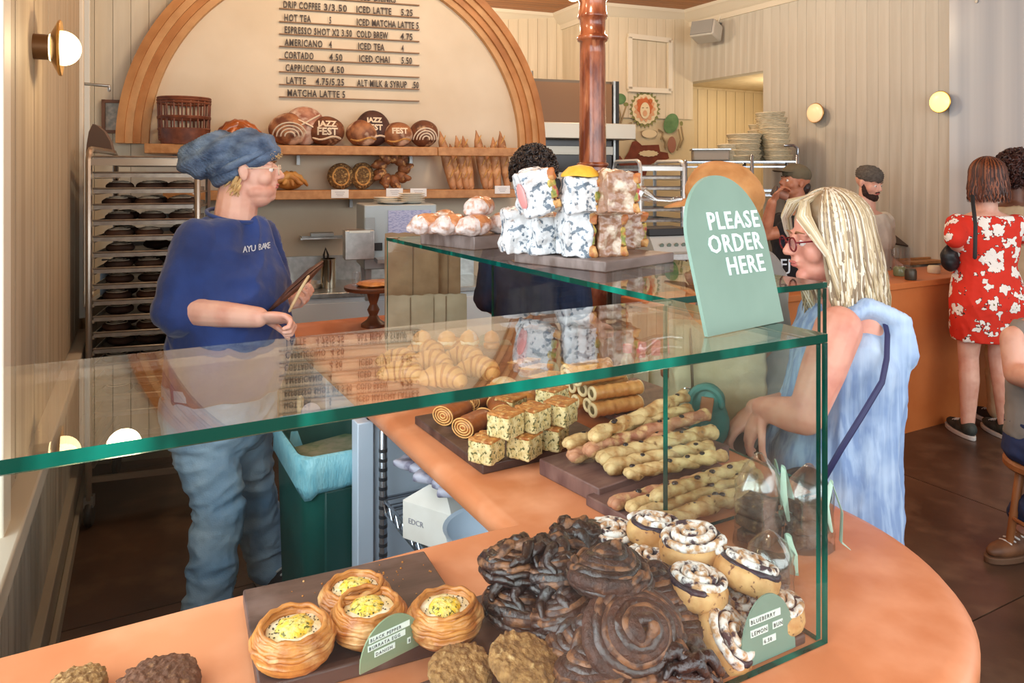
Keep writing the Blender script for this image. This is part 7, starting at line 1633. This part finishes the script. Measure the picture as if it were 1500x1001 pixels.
sconce('cream disc wall lamp on the right wall, further one', PX(1202, 166, XR-.022), V((-1, 0, 0)), .088, discm, .93, False)
sp = PX(1056, 46, XR-.022); t = thing('wall_speaker', 'grey loudspeaker tilted on a bracket high on the right wall', 'speaker', sp)
Rs = rotz(.35) @ Matrix.Rotation(.3, 3, 'Y')
MB().box((-.20, 0, -.02), (.20, .26, .17), Rs).build('speaker_cabinet', mat('grey_speaker', (196, 190, 178), rough=.5), t, bevel=.02); MB().box(Rs @ V((-.105, 0, 0))+V((-.20, 0, -.02)), (.01, .23, .145), Rs).build('grille', mat('grey_grille', (150, 148, 142), rough=.8), t)
MB().tube([V((0, 0, .08)), V((-.10, 0, .06)), V((-.18, 0, .0))], .012, 8).build('bracket', steel2, t); MB().tube([V((-.05, 0, .07)), V((-.02, -.02, .16)), V((-.0, -.06, .30))], .006, 6).build('cable', trimw, t)
# pale streaked sheet added on the right wall to stand in for window glare
mm_ = mat('pale_glare_sheet', (206, 210, 212), (184, 190, 196), sc=1.6, st=(1, 5, .05), rough=.22, coat=.5)
t = thing('glare_wall_sheet', 'tall pale polished sheet standing in for window glare on the right wall', 'glare sheet', (XR-.03, 2.2, 1.35))
yA = PX(1391, 60, XR-.03).y
MB().box((0, (yA+1.4)/2-2.2, .55), (.008, yA-1.4, 2.14)).build('sheet', mm_, t, smooth=False)
for yy in (yA-.2, 1.6):
    for zz in (-.42, 1.5): MB().lathe([(.012, 0), (.012, .012)], 14, c=(-.004, yy-2.2, zz), R=Matrix.Rotation(-pi/2, 3, 'Y')).build('fixing', steel, t)
# hanging ceiling globe
cg = P(840, 1, 3.6); t = thing('ceiling_lamp', 'glowing globe hanging from the ceiling in front of the column top', 'lamp', cg)
MB().ell((0, 0, .03), (.035, .035, .035)).build('globe', glow, t); MB().lathe([(.02, .06), (.02, .10), (.006, .11), (.006, 3.36-cg.z)], 14).build('rod', brass, t)

# ================================================================ SUB-PARTS: hang small pieces on the part they belong to
OWN = dict(iris='eye', lens='lens_rim', temple_arm='lens_rim', printed_line='ticket', shoelace='shoe_upper', shoe_sole='shoe_upper', cap_brim='cap_crown', beanie_rib_band='knit_beanie', collar='t_shirt',
           jeans_waistband='jeans', fold_seam='bag_body', herb_flecks='baked_egg', label_strip='card', hair_fringe='hair', rolled_rim='pan_tray', brown_tag='purse_body', ring='purse_body', rolled_handle='purse_body',
           pastry_rim='pastry_wrap', filling='pastry_wrap', cap='bottle_body', wheel='caster_fork', speaker_grille='speaker_cabinet', grille='speaker_cabinet', zip='bag_body', lock_plate='housing', price_sheet='housing', dark_slot='housing', icing_stripe='pastry_slab', slash='crust', cup_lid='cup_body')
def bn_(o): return o.name.split('.')[0]
cen_ = {}
def cen(o):
    if o.data.name not in cen_:
        b = o.bound_box; cen_[o.data.name] = sum((V(c) for c in b), V((0, 0, 0)))/8
    return cen_[o.data.name]
kids_ = {}
for o in COL.objects:
    if o.parent and o.parent.parent is None and o.type == 'MESH': kids_.setdefault(o.parent.name, []).append(o)
for pn, ks in kids_.items():
    for o in ks:
        tgt = OWN.get(bn_(o))
        if not tgt or o.location.length > 1e-6: continue
        c_s = [q for q in ks if bn_(q) == tgt and q.location.length < 1e-6 and q.parent.name == pn]
        if c_s: o.parent = min(c_s, key=lambda q: (cen(q)-cen(o)).length)
